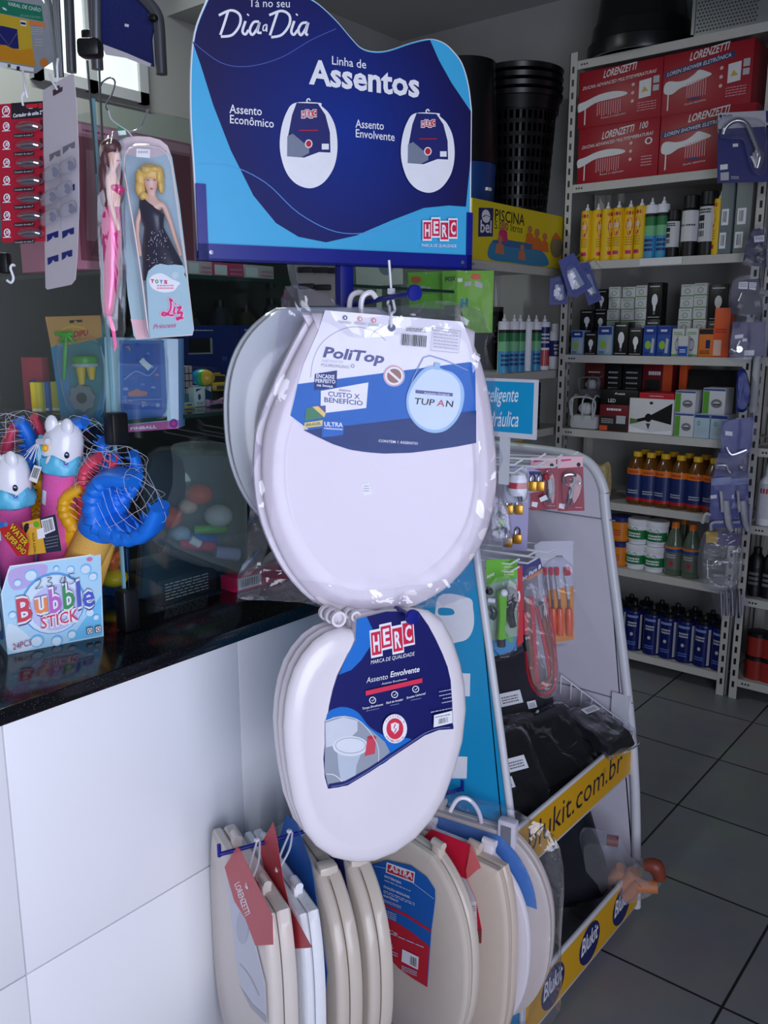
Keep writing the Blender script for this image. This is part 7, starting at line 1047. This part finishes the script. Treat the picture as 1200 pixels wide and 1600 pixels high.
t = xcart('figure_pack', 'small clear pack with yellow and blue toy figure', 'toy pack', 285, 630, 305, Z3, -1.555, 0.02, mat((190, 196, 200), 0.3), lambda p: p.poly([(0.1, 0.1), (0.6, 0.06), (0.9, 0.3), (0.7, 0.5), (0.2, 0.45)], YEL).poly([(0.3, 0.5), (0.7, 0.5), (0.75, 0.8), (0.35, 0.85)], mat((30, 90, 170), 0.4)).poly([(0.05, 0.5), (0.3, 0.5), (0.25, 0.9)], YEL).ell(0.5, 0.9, 0.14, 0.06, YEL).rect(0.4, 0.1, 0.9, 0.2, mat((30, 90, 170), 0.4)))
# taxi
c0 = at(342, 655, X=-1.66); c0.z = Z3 + 0.022
carton('toy_box', 'low dark box under the yellow toy taxi', 'toy box', (-1.63, c0.y - 0.04, Z3 + 0.0006), (0, 0.09, 0), (0, 0, 0.021), 0.08, BLACK)
t = thing('toy_car', 'yellow toy taxi facing out on the middle showcase shelf', 'toy car', c0); TX = mat((236, 176, 20), 0.3); q = MX.Translation(c0) @ MX.Rotation(math.radians(62), 4, 'Z')
b = MB(q); b.box((-0.024, -0.045, 0.006), (0.024, 0.04, 0.026), TX, bev=0.006); b.loft([[V((x * 0.021, y, 0.025)) for x, y in ((-1, -0.025), (1, -0.025), (1, 0.03), (-1, 0.03))], [V((x * 0.016, y, 0.043)) for x, y in ((-1, -0.012), (1, -0.012), (1, 0.022), (-1, 0.022))]], TX); b.box((-0.008, -0.002, 0.043), (0.008, 0.006, 0.048), TX, bev=0.001); b.build('body', t)
b = MB(q); b.poly([(-0.018, -0.0245, 0.027), (0.018, -0.0245, 0.027), (0.0145, -0.0145, 0.041), (-0.0145, -0.0145, 0.041)], INK); b.v = [v + q.to_3x3() @ V((0, -0.0012, 0)) for v in b.v]; b.build('windscreen', t); b = MB(q); b.box((-0.012, -0.0462, 0.01), (0.012, -0.0452, 0.019), DGREY); b.build('grille', t)
for x in (-0.022, 0.022):
    for y in (-0.028, 0.025): MB(q).lathe([(1e-5, -0.004), (0.0085, -0.004), (0.0085, 0.004), (1e-5, 0.004)], BLACK, (0, 0, 0), 14, MX.Translation((x, y, 0.009)) @ MX.Rotation(math.pi / 2, 4, 'Y')).build('wheel', t)
c0 = at(338, 662, X=-1.56); c0.z = Z3 + 0.009; t = thing('baby_rattle', 'mauve pink baby teether in front of the toy taxi', 'toy', c0); b = MB(); b.tube(catmull([c0 + V((0, -0.028, 0)), c0 + V((0, -0.02, 0)), c0 + V((0, 0.0, 0)), c0 + V((0, 0.02, 0.002)), c0 + V((0, 0.028, 0.002))], 4), [0.004, 0.006, 0.008, 0.0085, 0.0075, 0.006, 0.0055, 0.005, 0.0048, 0.005, 0.0055, 0.0065, 0.0075, 0.008, 0.0075, 0.006, 0.004], mat((206, 150, 196), 0.35), 12); b.build('handle', t); b = MB(); [b.ball(c0 + V((0.006, y, 0.003)), 0.0035, MAG, 8) for y in (-0.018, 0.018)]; b.build('bead', t)
# toys on the middle level near the left pane
c0 = at(60, 655, F=1.95); 
for i, (x0, y0, x1, m_, lb, F_) in enumerate(((32, 558, 64, mat((206, 60, 84), 0.45), 'red toy pack with blue figure at the left pane', 1.90), (46, 597, 64, mat((226, 206, 70), 0.45), 'pale yellow toy block, left of the blue one', 1.84), (65, 596, 74, mat((50, 100, 190), 0.45), 'blue toy block between two yellow ones', 1.85), (74, 596, 92, mat((226, 206, 70), 0.45), 'pale yellow toy block, right of the blue one', 1.86))):
    O, U, N = plane((x0 + x1) / 2, y0, F_, 98); a_ = hit(x0, y0, O, N); b__ = hit(x1, y0, O, N); w_ = (b__ - a_).length; carton('toy_pack', lb, 'toy', V((a_.x, a_.y, Z3 + 0.0006)), U * w_, UP * (a_.z - Z3 - 0.001), 0.03, m_, (lambda p: p.poly([(0.3, 0.55), (0.6, 0.6), (0.8, 0.4), (0.6, 0.3), (0.5, 0.45)], mat((60, 80, 170), 0.45))) if i == 0 else (lambda p: p.rect(0.1, 0.05, 0.9, 0.12, W_)), 'toys by the left pane')
# dark goods at the back of the middle level
for i, (x, m_, hh) in enumerate(((205, DGREY, 0.15), (255, mat((40, 60, 46), 0.3), 0.2), (300, mat((50, 70, 56), 0.2), 0.17), (345, mat((36, 44, 60), 0.3), 0.2), (385, mat((60, 56, 40), 0.3), 0.19), (425, mat((40, 46, 60), 0.3), 0.21))):
    q = at(x, 500, X=-1.86); t = thing('dark_bottle', 'dark glossy bottle at the back of the showcase, %s from the left' % ORD[i], 'bottle', (q.x, q.y, Z3), 0, 'dark bottles in the showcase'); MB().lathe([(1e-5, 0.001), (0.03, 0.001), (0.032, hh), (0.016, hh + 0.03), (1e-5, hh + 0.031)], m_, (q.x, q.y, Z3), 16).build('body', t); MB().lathe([(0.016, hh + 0.029), (0.015, hh + 0.05), (1e-5, hh + 0.05)], BLACK, (q.x, q.y, Z3), 14).build('cap', t)
# lower level
zc = CT + 0.0006
a_ = at(207, 905, Z=zc); carton('black_box', 'black box with white lines of print inside the showcase', 'box', (-1.53, 1.10, zc), (0, 0.16, 0), (0, 0, 0.055), 0.12, mat((26, 24, 28), 0.4), lambda p: p.lines(0.1, 0.15, 0.85, 0.9, 6, LGREY, 0.25))
a_ = at(268, 912, X=-1.49); b_ = at(338, 905, X=-1.49); carton('pink_box', 'hot pink box with a barcode by the showcase front', 'box', (-1.475, 1.265, zc), (0.012, 0.19, 0), (0, 0, 0.034), 0.05, mat((222, 30, 90), 0.4), lambda p: p.rect(0.06, 0.12, 0.42, 0.9, W_).bars([(0.1, 0.8), (0.38, 0.8), (0.38, 0.25), (0.1, 0.25)], INK, 16))
h = Hang('toy_bag', 'large clear bag of coloured toys filling the lower showcase', 'toy bag', (180, 670, 0.183333), 300, 800, 1.93, 62)
for x, y, z, r_, m_ in ((720, 555, 0.0, 0.030, mat((222, 84, 50), 0.5)), (450, 750, 0.0, 0.032, mat((230, 84, 50), 0.5)), (880, 740, 0.02, 0.032, mat((196, 196, 196), 0.5)), (620, 660, -0.01, 0.022, mat((206, 180, 160), 0.5)), (560, 890, 0.0, 0.022, LB)): h.ball(x, y, z, r_, m_, 'toy_ball', 1.1, 1, 0.8)
for q, r_, m_ in (([(680, 860, 0.01), (800, 855, 0.02), (930, 850, 0.01)], 0.01, GREEN), ([(550, 970, 0.01), (700, 990, 0.01), (840, 1000, 0.01)], 0.013, mat((206, 40, 90), 0.4)), ([(560, 930, 0.0), (720, 930, 0.01), (850, 950, 0.0)], 0.012, ROYAL), ([(850, 1050, 0.0), (950, 1060, 0.0), (1050, 1070, 0.0)], 0.016, LAV), ([(400, 990, 0.0), (800, 1130, 0.0), (1080, 1190, 0.0)], 0.018, mat((90, 80, 84), 0.35)), ([(640, 940, 0.02), (720, 985, 0.02)], 0.010, W_)): h.tube(q, r_, m_, 'toy_piece', 10)
h.pouch([(500, 130), (850, 110), (1050, 200), (1100, 600), (1090, 1230), (900, 1210), (620, 1110), (340, 980), (330, 850), (480, 520), (490, 300)], 0.07, -0.03, film(milk=0.2, bump=0.5, scale=14), seed=12, noise=14)
OT = mat((236, 86, 60), 0.4)
for i, (x, y) in enumerate(((172, 846), (176, 876))):
    c0 = at(x, y, F=1.86); t = thing('star_toy', 'orange knobbly toy inside the showcase corner, %s of two' % ('upper', 'lower')[i], 'toy', c0, 0, 'orange knobbly toys'); b = MB(); b.ball(c0, 0.018, OT, 14); [b.tube([c0, c0 + V((math.cos(a), math.sin(a) * 0.6, math.sin(a * 2.3))) * 0.03], [0.009, 0.006], OT, 8) for a in (0, 1.0, 2.1, 3.0, 4.2, 5.3)]; b.build('body', t)
c0 = at(178, 903, F=1.88); t = thing('ball_toy', 'yellow ball toy low in the showcase corner', 'toy', c0); MB().ball(c0, 0.026, mat((226, 200, 30), 0.35), 18, 1.2, 1.2, 0.8).build('body', t)
a_ = at(150, 900, F=1.97); carton('blue_box', 'dark blue box behind the yellow ball toy', 'box', V((-1.80, 1.02, zc)), V((0.14, 0.06, 0)), V((0, 0, 0.13)), 0.06, mat((26, 70, 130), 0.45), lambda p: p.lines(0.1, 0.2, 0.6, 0.5, 3, LB))
# rack beyond the left pane
t = thing('peg_rack', 'white upright rack with cross rails at the left edge behind the showcase', 'rack', V((at(6, 700, F=2.4).x, at(6, 700, F=2.4).y, 0)))
for px in (6, 172): q = at(px, 600, F=2.47); b = MB(); b.box((q.x - 0.012, q.y - 0.012, 0.001), (q.x + 0.012, q.y + 0.012, 1.95), LGREY, bev=0.002); b.build('post', t)
for y in (436, 500, 574): q0, q1 = at(6, y, F=2.47), at(172, y, F=2.47); q1.z = q0.z; b = MB(); b.tube([q0, q1], 0.006, LGREY, 8); b.build('rail', t)
# cutlery packs hung beyond the left pane
for r_, (y0, lb) in enumerate(((500, 'upper'), (575, 'lower'))):
    h = Hang('cutlery_pack', 'white pack with blue and green header at the left edge, %s row' % lb, 'pack', (0, 0, 1), 24, y0 + 40, 2.44, 95, 'packs at the left edge'); h.sheet([(8, y0), (48, y0 - 2), (52, y0 + 66), (14, y0 + 68)], mat((196, 200, 204), 0.4), lambda p: p.poly([(8, y0), (48, y0 - 2), (49, y0 + 20), (10, y0 + 22)], NAVY).poly([(10, y0 + 22), (49, y0 + 20), (49, y0 + 30), (11, y0 + 31)], GREEN)); [h.tube([(x, y0 + 34, 0.004), (x + 2, y0 + 64, 0.004)], 0.004, CH2, 'cutlery', 6, 0) for x in (20, 30, 40)]
for i, x in enumerate((52, 92, 132)): h = Hang('cutlery_pack', 'grey pack behind the showcase glass, %s from the left' % ORD[i], 'pack', (0, 0, 1), x, 480, 2.45, 95, 'packs at the left edge'); h.sheet([(x - 20, 440), (x + 16, 438), (x + 18, 492), (x - 16, 496)], mat((150, 154, 152), 0.4), lambda p: p.poly([(x - 20, 440), (x + 16, 438), (x + 16, 452), (x - 19, 454)], mat((60, 90, 60), 0.5)))
h = Hang('spring_clip', 'black clip with a white hook at the left edge', 'clip', (0, 370, 0.19376), 17, 410, 1.58, 95); b = MB(); b.obox(h.p(30, 300, 0), h.U * 0.018, UP * 0.035, h.N * 0.02, BLACK, 0.004); b.build('jaw', h.t); h.tube([(120, 235, 0.012), (100, 225, 0.012), (85, 255, 0.012), (108, 330, 0.012), (90, 370, 0.012), (55, 350, 0.012)], 0.0022, W_, 'hook', 8)
h.tube([(40, 280, 0.0), (20, 200, -0.01), (0, 120, -0.02)], 0.0016, STEEL, 'wire', 6)
xcart('blue_carton', 'light blue and white carton below the clipper card', 'box', 18, 382, 68, 1.70, -1.86, 0.05, mat((60, 150, 190), 0.45), lambda p: p.rect(0.02, 0.02, 0.35, 0.98, LGREY), zt=1.79)
# cards of razors between showcase and shelf
h = Hang('razor_card', 'grey card of dark razors behind the stand post', 'blister pack', (270, 370, 0.225), 492, 432, 1.93, 98); h.sheet([(840, 130), (1150, 125), (1150, 480), (880, 480)], mat((160, 154, 150), 0.5))
for x, y in ((920, 230), (1030, 232), (1130, 235), (930, 345), (1045, 352)): b = MB(); q = h.p(x, y, 0.004); b.obox(q - h.U * 0.018 - UP * 0.006, h.U * 0.036, UP * 0.012, h.N * 0.008, INK, 0.003); b.build('razor', h.t)
h.pouch([(800, 120), (870, 120), (880, 330), (830, 340)], 0.02, -0.01, FILM2, seed=30); h.tube([(990, 130, 0.0), (1000, -60, 0.0)], 0.0016, STEEL, 'hanging_wire', 6, 0)
h = Hang('white_pack', 'white pack with a grey oval behind the hook of the stand', 'pack', (540, 390, 0.216667), 600, 425, 2.45, 97); h.sheet([(70, 80), (410, 85), (415, 250), (240, 260), (250, 300), (80, 300)], mat((196, 192, 190), 0.5), lambda p: p.ell(290, 110, 55, 75, mat((110, 126, 150), 0.4))); h.tube([(250, 90, 0.0), (250, -80, 0.0)], 0.0016, STEEL, 'hanging_wire', 6, 0)
# ------------------------------------------------------------------ toys on the worktop
BA = at(12, 1023, Z=CT + 0.0006); BB_ = at(162, 994, Z=CT + 0.0006); BU = (BB_ - BA); BU.z = 0; BW = BU.length; BN = BU.normalized().cross(UP); BH = 0.168; BD = 0.115; BUn = BU.normalized()
t = thing('toy_box', 'open Bubble Stick display box with pale blue bubble print on the granite', 'toy box', BA); SKY = mat((150, 206, 240), 0.45)
m = MB(); O0 = BA
PB = mat((176, 220, 244), 0.45); WH = mat((236, 238, 244), 0.55)
fp_ = [O0, O0 + BU, O0 + BU * 1.03 + UP * BH * 1.05, O0 + BU * 0.9 + UP * BH * 1.0, O0 + BU * 0.1 + UP * BH * 1.0, O0 + BU * 0.08 + UP * BH * 0.96, O0 - BU * 0.01 + UP * BH * 0.70]
m.loft([[p - BN * 0.0012 for p in fp_], fp_], WH); pr = uvprint(m, O0, BU, UP * BH)
pr.poly([(0.0, 0.0), (1, 0), (1.025, 1.035), (0.9, 0.985), (0.1, 0.985), (0.0, 0.70)], PB)
PURP = mat((190, 170, 226), 0.45); AQ = mat((110, 196, 240), 0.45); LW = mat((216, 236, 248), 0.45)
pr.curve([(0.12, 0.72), (0.1, 0.95), (0.45, 0.96), (0.4, 0.8)], PURP).poly([(0.62, 0.02), (0.98, 0.02), (1.0, 0.5), (0.85, 0.3)], AQ).curve([(0.02, 0.05), (0.03, 0.35), (0.2, 0.2), (0.25, 0.03)], LW)
pr.ell(0.50, 0.50, 0.33, 0.36, mat((90, 160, 226), 0.45)).ell(0.50, 0.49, 0.31, 0.34, LW).ell(0.52, 0.45, 0.27, 0.27, mat((196, 200, 240), 0.45))
for x, y, r in ((0.3, 0.86, 0.07), (0.7, 0.86, 0.045), (0.86, 0.84, 0.06), (0.93, 0.74, 0.05), (0.16, 0.8, 0.04), (0.87, 0.32, 0.05), (0.93, 0.25, 0.035), (0.3, 0.1, 0.07), (0.5, 0.06, 0.06), (0.66, 0.1, 0.05), (0.08, 0.45, 0.04), (0.55, 0.9, 0.03)): pr.ell(x, y, r, r * 1.05, AQ, 16).ell(x - r * 0.1, y - r * 0.05, r * 0.8, r * 0.8, LW, 16).ell(x + r * 0.2, y + r * 0.3, r * 0.25, r * 0.25, WH, 10)
pr.ell(0.9, 0.95, 0.03, 0.02, mat((230, 110, 150), 0.45))
def bub(dx, dy, b, ms):
    for (c_, x0, x1, y0, hh), m_ in zip((('B', 0.12, 0.27, 0.36, 0.26), ('u', 0.30, 0.43, 0.42, 0.24), ('b', 0.45, 0.57, 0.40, 0.27), ('b', 0.59, 0.71, 0.42, 0.27), ('l', 0.735, 0.775, 0.42, 0.29), ('e', 0.79, 0.92, 0.40, 0.26)), ms): pr.text(c_, (x0 + dx, y0 + dy), (x1 + dx, y0 + 0.012 + dy), hh, m_, b)
DK = mat((70, 50, 120), 0.45)
bub(0.004, -0.008, 0.11, [DK] * 6); bub(0, 0, 0.08, [WH] * 6); bub(0, 0, 0.015, [mat(c_, 0.45) for c_ in ((206, 50, 80), (236, 140, 80), (190, 100, 200), (40, 150, 80), (70, 90, 190), (60, 90, 200))])
pr.text('STICK', (0.345, 0.235), (0.735, 0.265), 0.135, WH, 0.09).text('STICK', (0.345, 0.24), (0.735, 0.27), 0.13, mat((214, 40, 90), 0.45), 0.01)
pr.text('24PCS', (0.05, 0.055), (0.235, 0.075), 0.07, mat((150, 60, 110), 0.5), 0.0)
for l in ([(0.32, 0.80), (0.38, 0.81), (0.36, 0.75), (0.32, 0.71), (0.40, 0.72)], [(0.44, 0.82), (0.49, 0.81), (0.45, 0.77), (0.49, 0.75), (0.47, 0.71), (0.43, 0.73)], [(0.53, 0.70), (0.52, 0.66)], [(0.60, 0.80), (0.57, 0.74), (0.63, 0.75), (0.62, 0.80), (0.61, 0.68)], [(0.73, 0.82), (0.67, 0.82), (0.68, 0.77), (0.73, 0.76), (0.70, 0.71), (0.66, 0.71)]): pr.stroke(l, 0.007, mat((40, 40, 90), 0.5))
for x in (0.81, 0.90): pr.rect(x, 0.075, x + 0.065, 0.155, INK).rect(x + 0.006, 0.082, x + 0.059, 0.148, WH).ring(x + 0.033, 0.115, 0.016, 0.008, INK, 0.02)
m.build('front_panel', t, ang=20)
m = MB(); m.obox(O0 - BN * BD, BU, UP * BH * 1.1, BN * 0.0012, SKY); m.obox(O0 - BN * BD, BN * (BD - 0.001), UP * 0.0015, BUn * BW, WH); m.build('back_panel', t)
for k in (0, 1):
    m = MB(); p0 = O0 + BU * k - BN * BD; m.loft([[p0, p0 + BN * BD, p0 + BN * BD + UP * BH * 0.7, p0 + UP * BH * 1.05], [p + BUn * 0.0012 * (1 - 2 * k) for p in (p0, p0 + BN * BD, p0 + BN * BD + UP * BH * 0.7, p0 + UP * BH * 1.05)]], SKY); pr = Print(m, lambda x, y: p0 + BN * BD * x + UP * BH * y - BUn * (0.0 if k == 0 else -0.0), -BUn if k == 0 else BUn); pr.curve([(0.1, 0.1), (0.8, 0.15), (0.7, 0.5), (0.2, 0.6)], mat((60, 110, 190), 0.45)).ell(0.5, 0.3, 0.2, 0.12, LW); m.build('side_panel', t)
# --- unicorn squirters
FOAM = mat((222, 90, 168), 0.8, var=0.06, scale=250, bump=0.4); TOYW = mat((236, 238, 246), 0.25, coat=0.3); MANE = mat((90, 190, 226), 0.35); GLD = mat((240, 180, 40), 0.35)
def unicorn(label, head, foot, F, a, tilt=0):
    Hd = at(*head, F=F); Ft = at(*foot, F=F + 0.03); t = thing('water_squirter', label, 'water toy', Ft, 0, 'water squirters in the box'); ax = (Hd - Ft).normalized(); U = az(a); U = (U - ax * U.dot(ax)).normalized(); W = ax.cross(U); L = (Hd - Ft).length; M = MX((U, W, ax)).transposed().to_4x4(); M.translation = Ft
    MB(M).lathe([(1e-5, 0), (0.0325, 0), (0.033, 0.01), (0.033, L - 0.035), (1e-5, L - 0.03)], FOAM, (0, 0, 0), 28).build('foam_tube', t)
    z = L; b = MB(M)    # head: rounded cheek, long snout folded upwards, cheeks merged by overlap into one shell
    prof = [(1e-5, -0.042), (0.030, -0.038), (0.0375, -0.02), (0.039, 0.0), (0.037, 0.02), (0.031, 0.036), (0.024, 0.047), (0.012, 0.053), (1e-5, 0.054)]
    b.loft([[V((r * math.cos(q) * (1.0 + 0.06 * math.sin(q)) + 0.004 * max(0, h_ / 0.05), -r * math.sin(q) * 0.96, z + h_)) for q in [2 * math.pi * i / 28 for i in range(28)]] for r, h_ in prof], TOYW); b.build('head', t)
    b = MB(M); n = 36; rg = []
    for r, h_ in ((0.036, -0.047), (0.0425, -0.042), (0.044, -0.03), (0.0425, -0.02), (0.039, -0.012)): rg.append([V(((r + 0.0022 * math.sin(7 * q + h_ * 120)) * math.cos(q), -(r + 0.0022 * math.sin(7 * q + h_ * 120)) * math.sin(q), z + h_ + (0.006 * math.sin(5 * q) if h_ > -0.03 else 0))) for q in [2 * math.pi * i / n for i in range(n)]])
    b.loft(rg, MANE)
    for q, h0, h1 in ((2.75, -0.02, 0.018), (2.45, -0.025, 0.006), (3.1, -0.02, 0.01)): b.tube(catmull([V((0.040 * math.cos(q), -0.040 * math.sin(q), z + h0)), V((0.042 * math.cos(q + 0.1), -0.042 * math.sin(q + 0.1), z + (h0 + h1) / 2)), V((0.038 * math.cos(q), -0.038 * math.sin(q), z + h1))], 4), 0.007, MANE, 8)
    b.build('mane', t)
    b = MB(M); q = 2.05; b.ball((0.0385 * math.cos(q), -0.0 + -0.0385 * -math.sin(q) * -1, z + 0.004), 0.0075, GLD, 12); b.build('horn', t)
    for q, s in ((1.0, 1), (2.3, 1)):
        b = MB(M); c0 = V((0.026 * math.cos(q), -0.022 * math.sin(q), z + 0.045)); b.ball(c0, 0.013, TOYW, 14, 1.0, 0.7, 1.5, None); o = b.build('ear', t)
    b = MB(M); b.ball(V((0.014, -0.0205, z + 0.053)), 0.0075, mat((226, 80, 120), 0.4), 10, 1.3, 0.5, 1.1); b.build('ear_lining', t)
    b = MB(M); q = 0.95; rr = 0.0385; b.ball((rr * math.cos(q), -rr * math.sin(q) * 0.98, z - 0.003), 0.0056, mat((20, 30, 60), 0.15, coat=0.5), 12, 1, 0.6, 1.2); b.ball((rr * math.cos(q) + 0.001, -rr * math.sin(q) - 0.003, z - 0.0005), 0.0016, WH, 8); b.build('eye', t)
    b = MB(M); q = 0.95; [b.tube(catmull([V((0.0392 * math.cos(q + a0), -0.0392 * math.sin(q + a0), z - 0.018 + h0)), V((0.0396 * math.cos(q + a0 + 0.1), -0.0396 * math.sin(q + a0 + 0.1), z - 0.022 + h0)), V((0.0392 * math.cos(q + a0 + 0.2), -0.0392 * math.sin(q + a0 + 0.2), z - 0.018 + h0))], 3), 0.0011, mat((120, 40, 160), 0.4), 6) for a0, h0 in ((-0.1, 0.0), (-0.08, -0.005))]; b.build('smile', t)
    b = MB(M); b.ball((0.036 * math.cos(1.75), -0.036 * math.sin(1.75), z - 0.022), 0.010, TOYW, 12, 0.9, 0.7, 1.4); b.build('ear', t)
    b = MB(M); pr = Print(b, lambda x, y: M @ V((0.033 * math.cos(x), -0.033 * math.sin(x), y)), lambda x, y: (M.to_3x3() @ V((math.cos(x), -math.sin(x), 0))), 1.0); b.fr = None; pr.rect(1.95, L - 0.11, 2.35, L - 0.082, WH, 4); b.build('price_sticker', t)
    return t
unicorn('white unicorn water squirter with pink foam tube, upright in the middle of the box', (98, 700), (82, 935), 1.655, 96)
unicorn('white unicorn water squirter with pink foam tube, leaning at the left edge', (16, 752), (34, 960), 1.625, 92)
# --- jaw squirters
NET = mat((226, 226, 236), 0.3)
def jaw(label, base, neck, tip, F, cm, fm, r=0.03, foam=True, open_=0.9, flip=1, net=True, dF=-0.03):
    B_ = at(*base, F=F + 0.03); Nk = at(*neck, F=F); Tp = at(*tip, F=F + dF); t = thing('jaw_squirter', label, 'water toy', B_, 0, 'water squirters in the box')
    if foam: b = MB(); b.tube([B_, B_.lerp(Nk, 0.5), Nk], r, fm, 24); b.build('foam_tube', t)
    ax = (Nk - B_).normalized(); b = MB(); b.tube([Nk - ax * 0.03, Nk - ax * 0.026, Nk, Nk + ax * 0.012, Nk + ax * 0.016], [r * 1.05, r * 1.12, r * 1.1, r * 0.9, r * 0.5], cm, 20); b.build('collar', t)
    f = (Tp - Nk).normalized(); V0 = V((0, 0, 1)); s_ = f.cross(CAM - Nk).normalized() * flip; o_ = f.cross(s_).normalized(); L = (Tp - Nk).length
    for k, (sg, ln) in enumerate(((1, 1.0), (-1, 0.86))):
        b = MB(); pth = [Nk, Nk + f * L * 0.25 * ln + s_ * sg * L * 0.28 * open_, Nk + f * L * 0.62 * ln + s_ * sg * L * 0.38 * open_, Nk + f * L * ln + s_ * sg * L * 0.20 * open_]; q = catmull(pth, 5); rr = [r * 0.86 * (1 - 0.45 * (i / (len(q) - 1)) ** 2) for i in range(len(q))]
        rings = []
        for i, p in enumerate(q):
            tn = (q[min(i + 1, len(q) - 1)] - q[max(i - 1, 0)]).normalized(); sd = o_; up = tn.cross(sd).normalized(); w = rr[i] * (1.0 + 0.12 * (i % 2)); rings.append([p + sd * w * 1.25 * math.copysign(abs(math.cos(a)) ** 0.7, math.cos(a)) + up * w * 0.62 * math.copysign(abs(math.sin(a)) ** 0.7, math.sin(a)) for a in [2 * math.pi * j / 16 for j in range(16)]])
        b.loft(rings, cm); b.build('jaw', t)
        b = MB()
        for i in range(4, len(q) - 1, 2):
            for e in (-1, 1): p = q[i] + o_ * e * rr[i] * 0.8 - s_ * sg * rr[i] * 0.45; b.tube([p, p - s_ * sg * rr[i] * 0.75], [rr[i] * 0.24, 0.0006], cm, 7)
        b.build('teeth', t)
    c0 = Nk + f * L * 0.42 + s_ * L * 0.34 * open_; b = MB(); b.tube([c0 - o_ * r * 0.85, c0 + o_ * r * 0.85], r * 0.34, mat((70, 70, 78), 0.4), 16); b.build('eye_socket', t)
    if net:
        b = MB()
        for k in range(6):
            x = 0.12 + k * 0.15; rr_ = r * (1.05 + 0.75 * math.sin(min(1, x + 0.15) * 2.4)); c0 = Nk + f * L * x; b.tube([c0 + s_ * rr_ * math.cos(a) + o_ * r * 0.95 * math.sin(a) + f * 0.004 * math.sin(3 * a + k) for a in [2 * math.pi * j / 18 for j in range(18)]], 0.00032, NET, 4, True)
        for j in range(5): a = 2 * math.pi * j / 5; b.tube(catmull([Nk + f * L * x + s_ * r * (1.05 + 0.75 * math.sin(min(1, x + 0.15) * 2.4)) * math.cos(a) + o_ * r * 0.95 * math.sin(a) for x in (0.05, 0.3, 0.55, 0.8, 0.98)] + [Tp + f * 0.012], 3), 0.00032, NET, 4)
        b.build('net_bag', t)
    return t
JB = mat((24, 118, 228), 0.45); JR = mat((222, 70, 96), 0.4); JY = mat((236, 176, 30), 0.4); FY = mat((226, 176, 84), 0.8, var=0.05, scale=250, bump=0.4)
jaw('blue toothed jaw squirter on a tan foam tube, leaning right out of the box', (112, 915), (160, 812), (236, 768), 1.64, JB, FY, 0.036, True, 1.1, 1, True, -0.06)
jaw('blue jaw squirter upright behind the right leaning one', (140, 910), (182, 780), (196, 706), 1.67, JB, FY, 0.026, True, 0.7, 1)
jaw('blue jaw squirter with toothed edge behind the middle unicorn', (110, 880), (108, 735), (150, 668), 1.70, JB, JB, 0.03, True, 1.0, -1)
jaw('yellow jaw squirter just right of the middle unicorn', (110, 900), (120, 820), (152, 758), 1.67, JY, JY, 0.026, True, 1.0, 1)
jaw('red jaw squirter between the yellow and the blue ones', (140, 900), (142, 762), (168, 712), 1.66, JR, JR, 0.024, True, 0.7, 1)
jaw('blue jaw squirter at the left edge of the photo', (30, 900), (8, 745), (10, 655), 1.72, JB, JB, 0.03, True, 1.0, 1)
jaw('red jaw squirter at the left edge behind the blue one', (50, 900), (40, 760), (38, 650), 1.77, JR, JR, 0.026, True, 0.6, 1)
jaw('yellow jaw squirter low between the two unicorns', (58, 930), (56, 800), (52, 745), 1.73, JY, mat((40, 90, 150), 0.6), 0.026, True, 0.5, 1, False)
b = MB(); c0 = at(60, 690, F=1.62)
for k in range(16): b.tube([c0, c0 + V((R.uniform(-0.035, 0.0), R.uniform(-0.02, 0.01), R.uniform(-0.05, -0.01)))], 0.0006, NET, 4)
b.tube([c0, at(75, 690, F=1.6)], 0.006, NET, 8); tag(b.build('net_knot', None, MX.Translation(c0)), 'knotted white net end sticking out left of the middle unicorn', 'net')
# header tags of the bagged toys
h = Hang('toy_tag', 'red and yellow splash shaped tag lettered Water Super', 'tag', KU, 25, 838, 1.53, 95)
h.sheet([(-10, 600), (20, 590), (50, 605), (75, 595), (120, 640), (135, 690), (130, 745), (80, 745), (40, 690), (5, 640)], mat((196, 36, 40), 0.45), lambda p: (p.text('WATER', (42, 612), (118, 705), 30, INK, 0.08, 0, (20, -22)).text('WATER', (42, 612), (116, 702), 30, YEL, 0.02, 0, (20, -20)), p.text('SUPER SHO', (22, 650), (112, 745), 26, INK, 0.08, 0, (18, -20)).text('SUPER SHO', (22, 650), (110, 742), 26, YEL, 0.02, 0, (18, -18)), p.ell(5, 600, 14, 14, mat((40, 110, 190), 0.4)).ell(28, 598, 10, 10, mat((60, 140, 210), 0.4))))
h = Hang('toy_tag', 'yellow and navy tag with barcode before the pink foam tube', 'tag', KU, 65, 838, 1.55, 94)
h.sheet([(104, 590), (260, 550), (290, 722), (130, 742)], mat((220, 170, 50), 0.45), lambda p: (p.poly([(186, 569), (260, 550), (290, 722), (216, 731)], mat((36, 40, 64), 0.45)), p.poly([(192, 578), (248, 563), (260, 625), (206, 648)], W_).bars([(198, 582), (244, 570), (254, 620), (210, 638)], INK, 14), p.poly([(172, 622), (206, 612), (212, 660), (178, 668)], W_), p.text('LANÇA ÁGUA', (160, 735), (150, 638), 13, INK, 0.0, 0, (12, -2)), p.curve([(112, 610), (125, 592), (140, 600), (135, 618), (120, 640)], INK, 3).ell(150, 605, 14, 12, mat((226, 170, 130), 0.5)).ell(172, 598, 14, 14, GREEN), p.lines(215, 660, 275, 720, 4, GREY, 0.3, -0.2)))
h = Hang('toy_tag', 'small white barcode tag hanging left of the middle unicorn', 'tag', KU, 55, 740, 1.60, 96); h.sheet([(160, 320), (195, 330), (172, 405), (135, 390)], W_, lambda p: p.bars([(160, 330), (188, 338), (172, 385), (146, 375)], INK, 9))
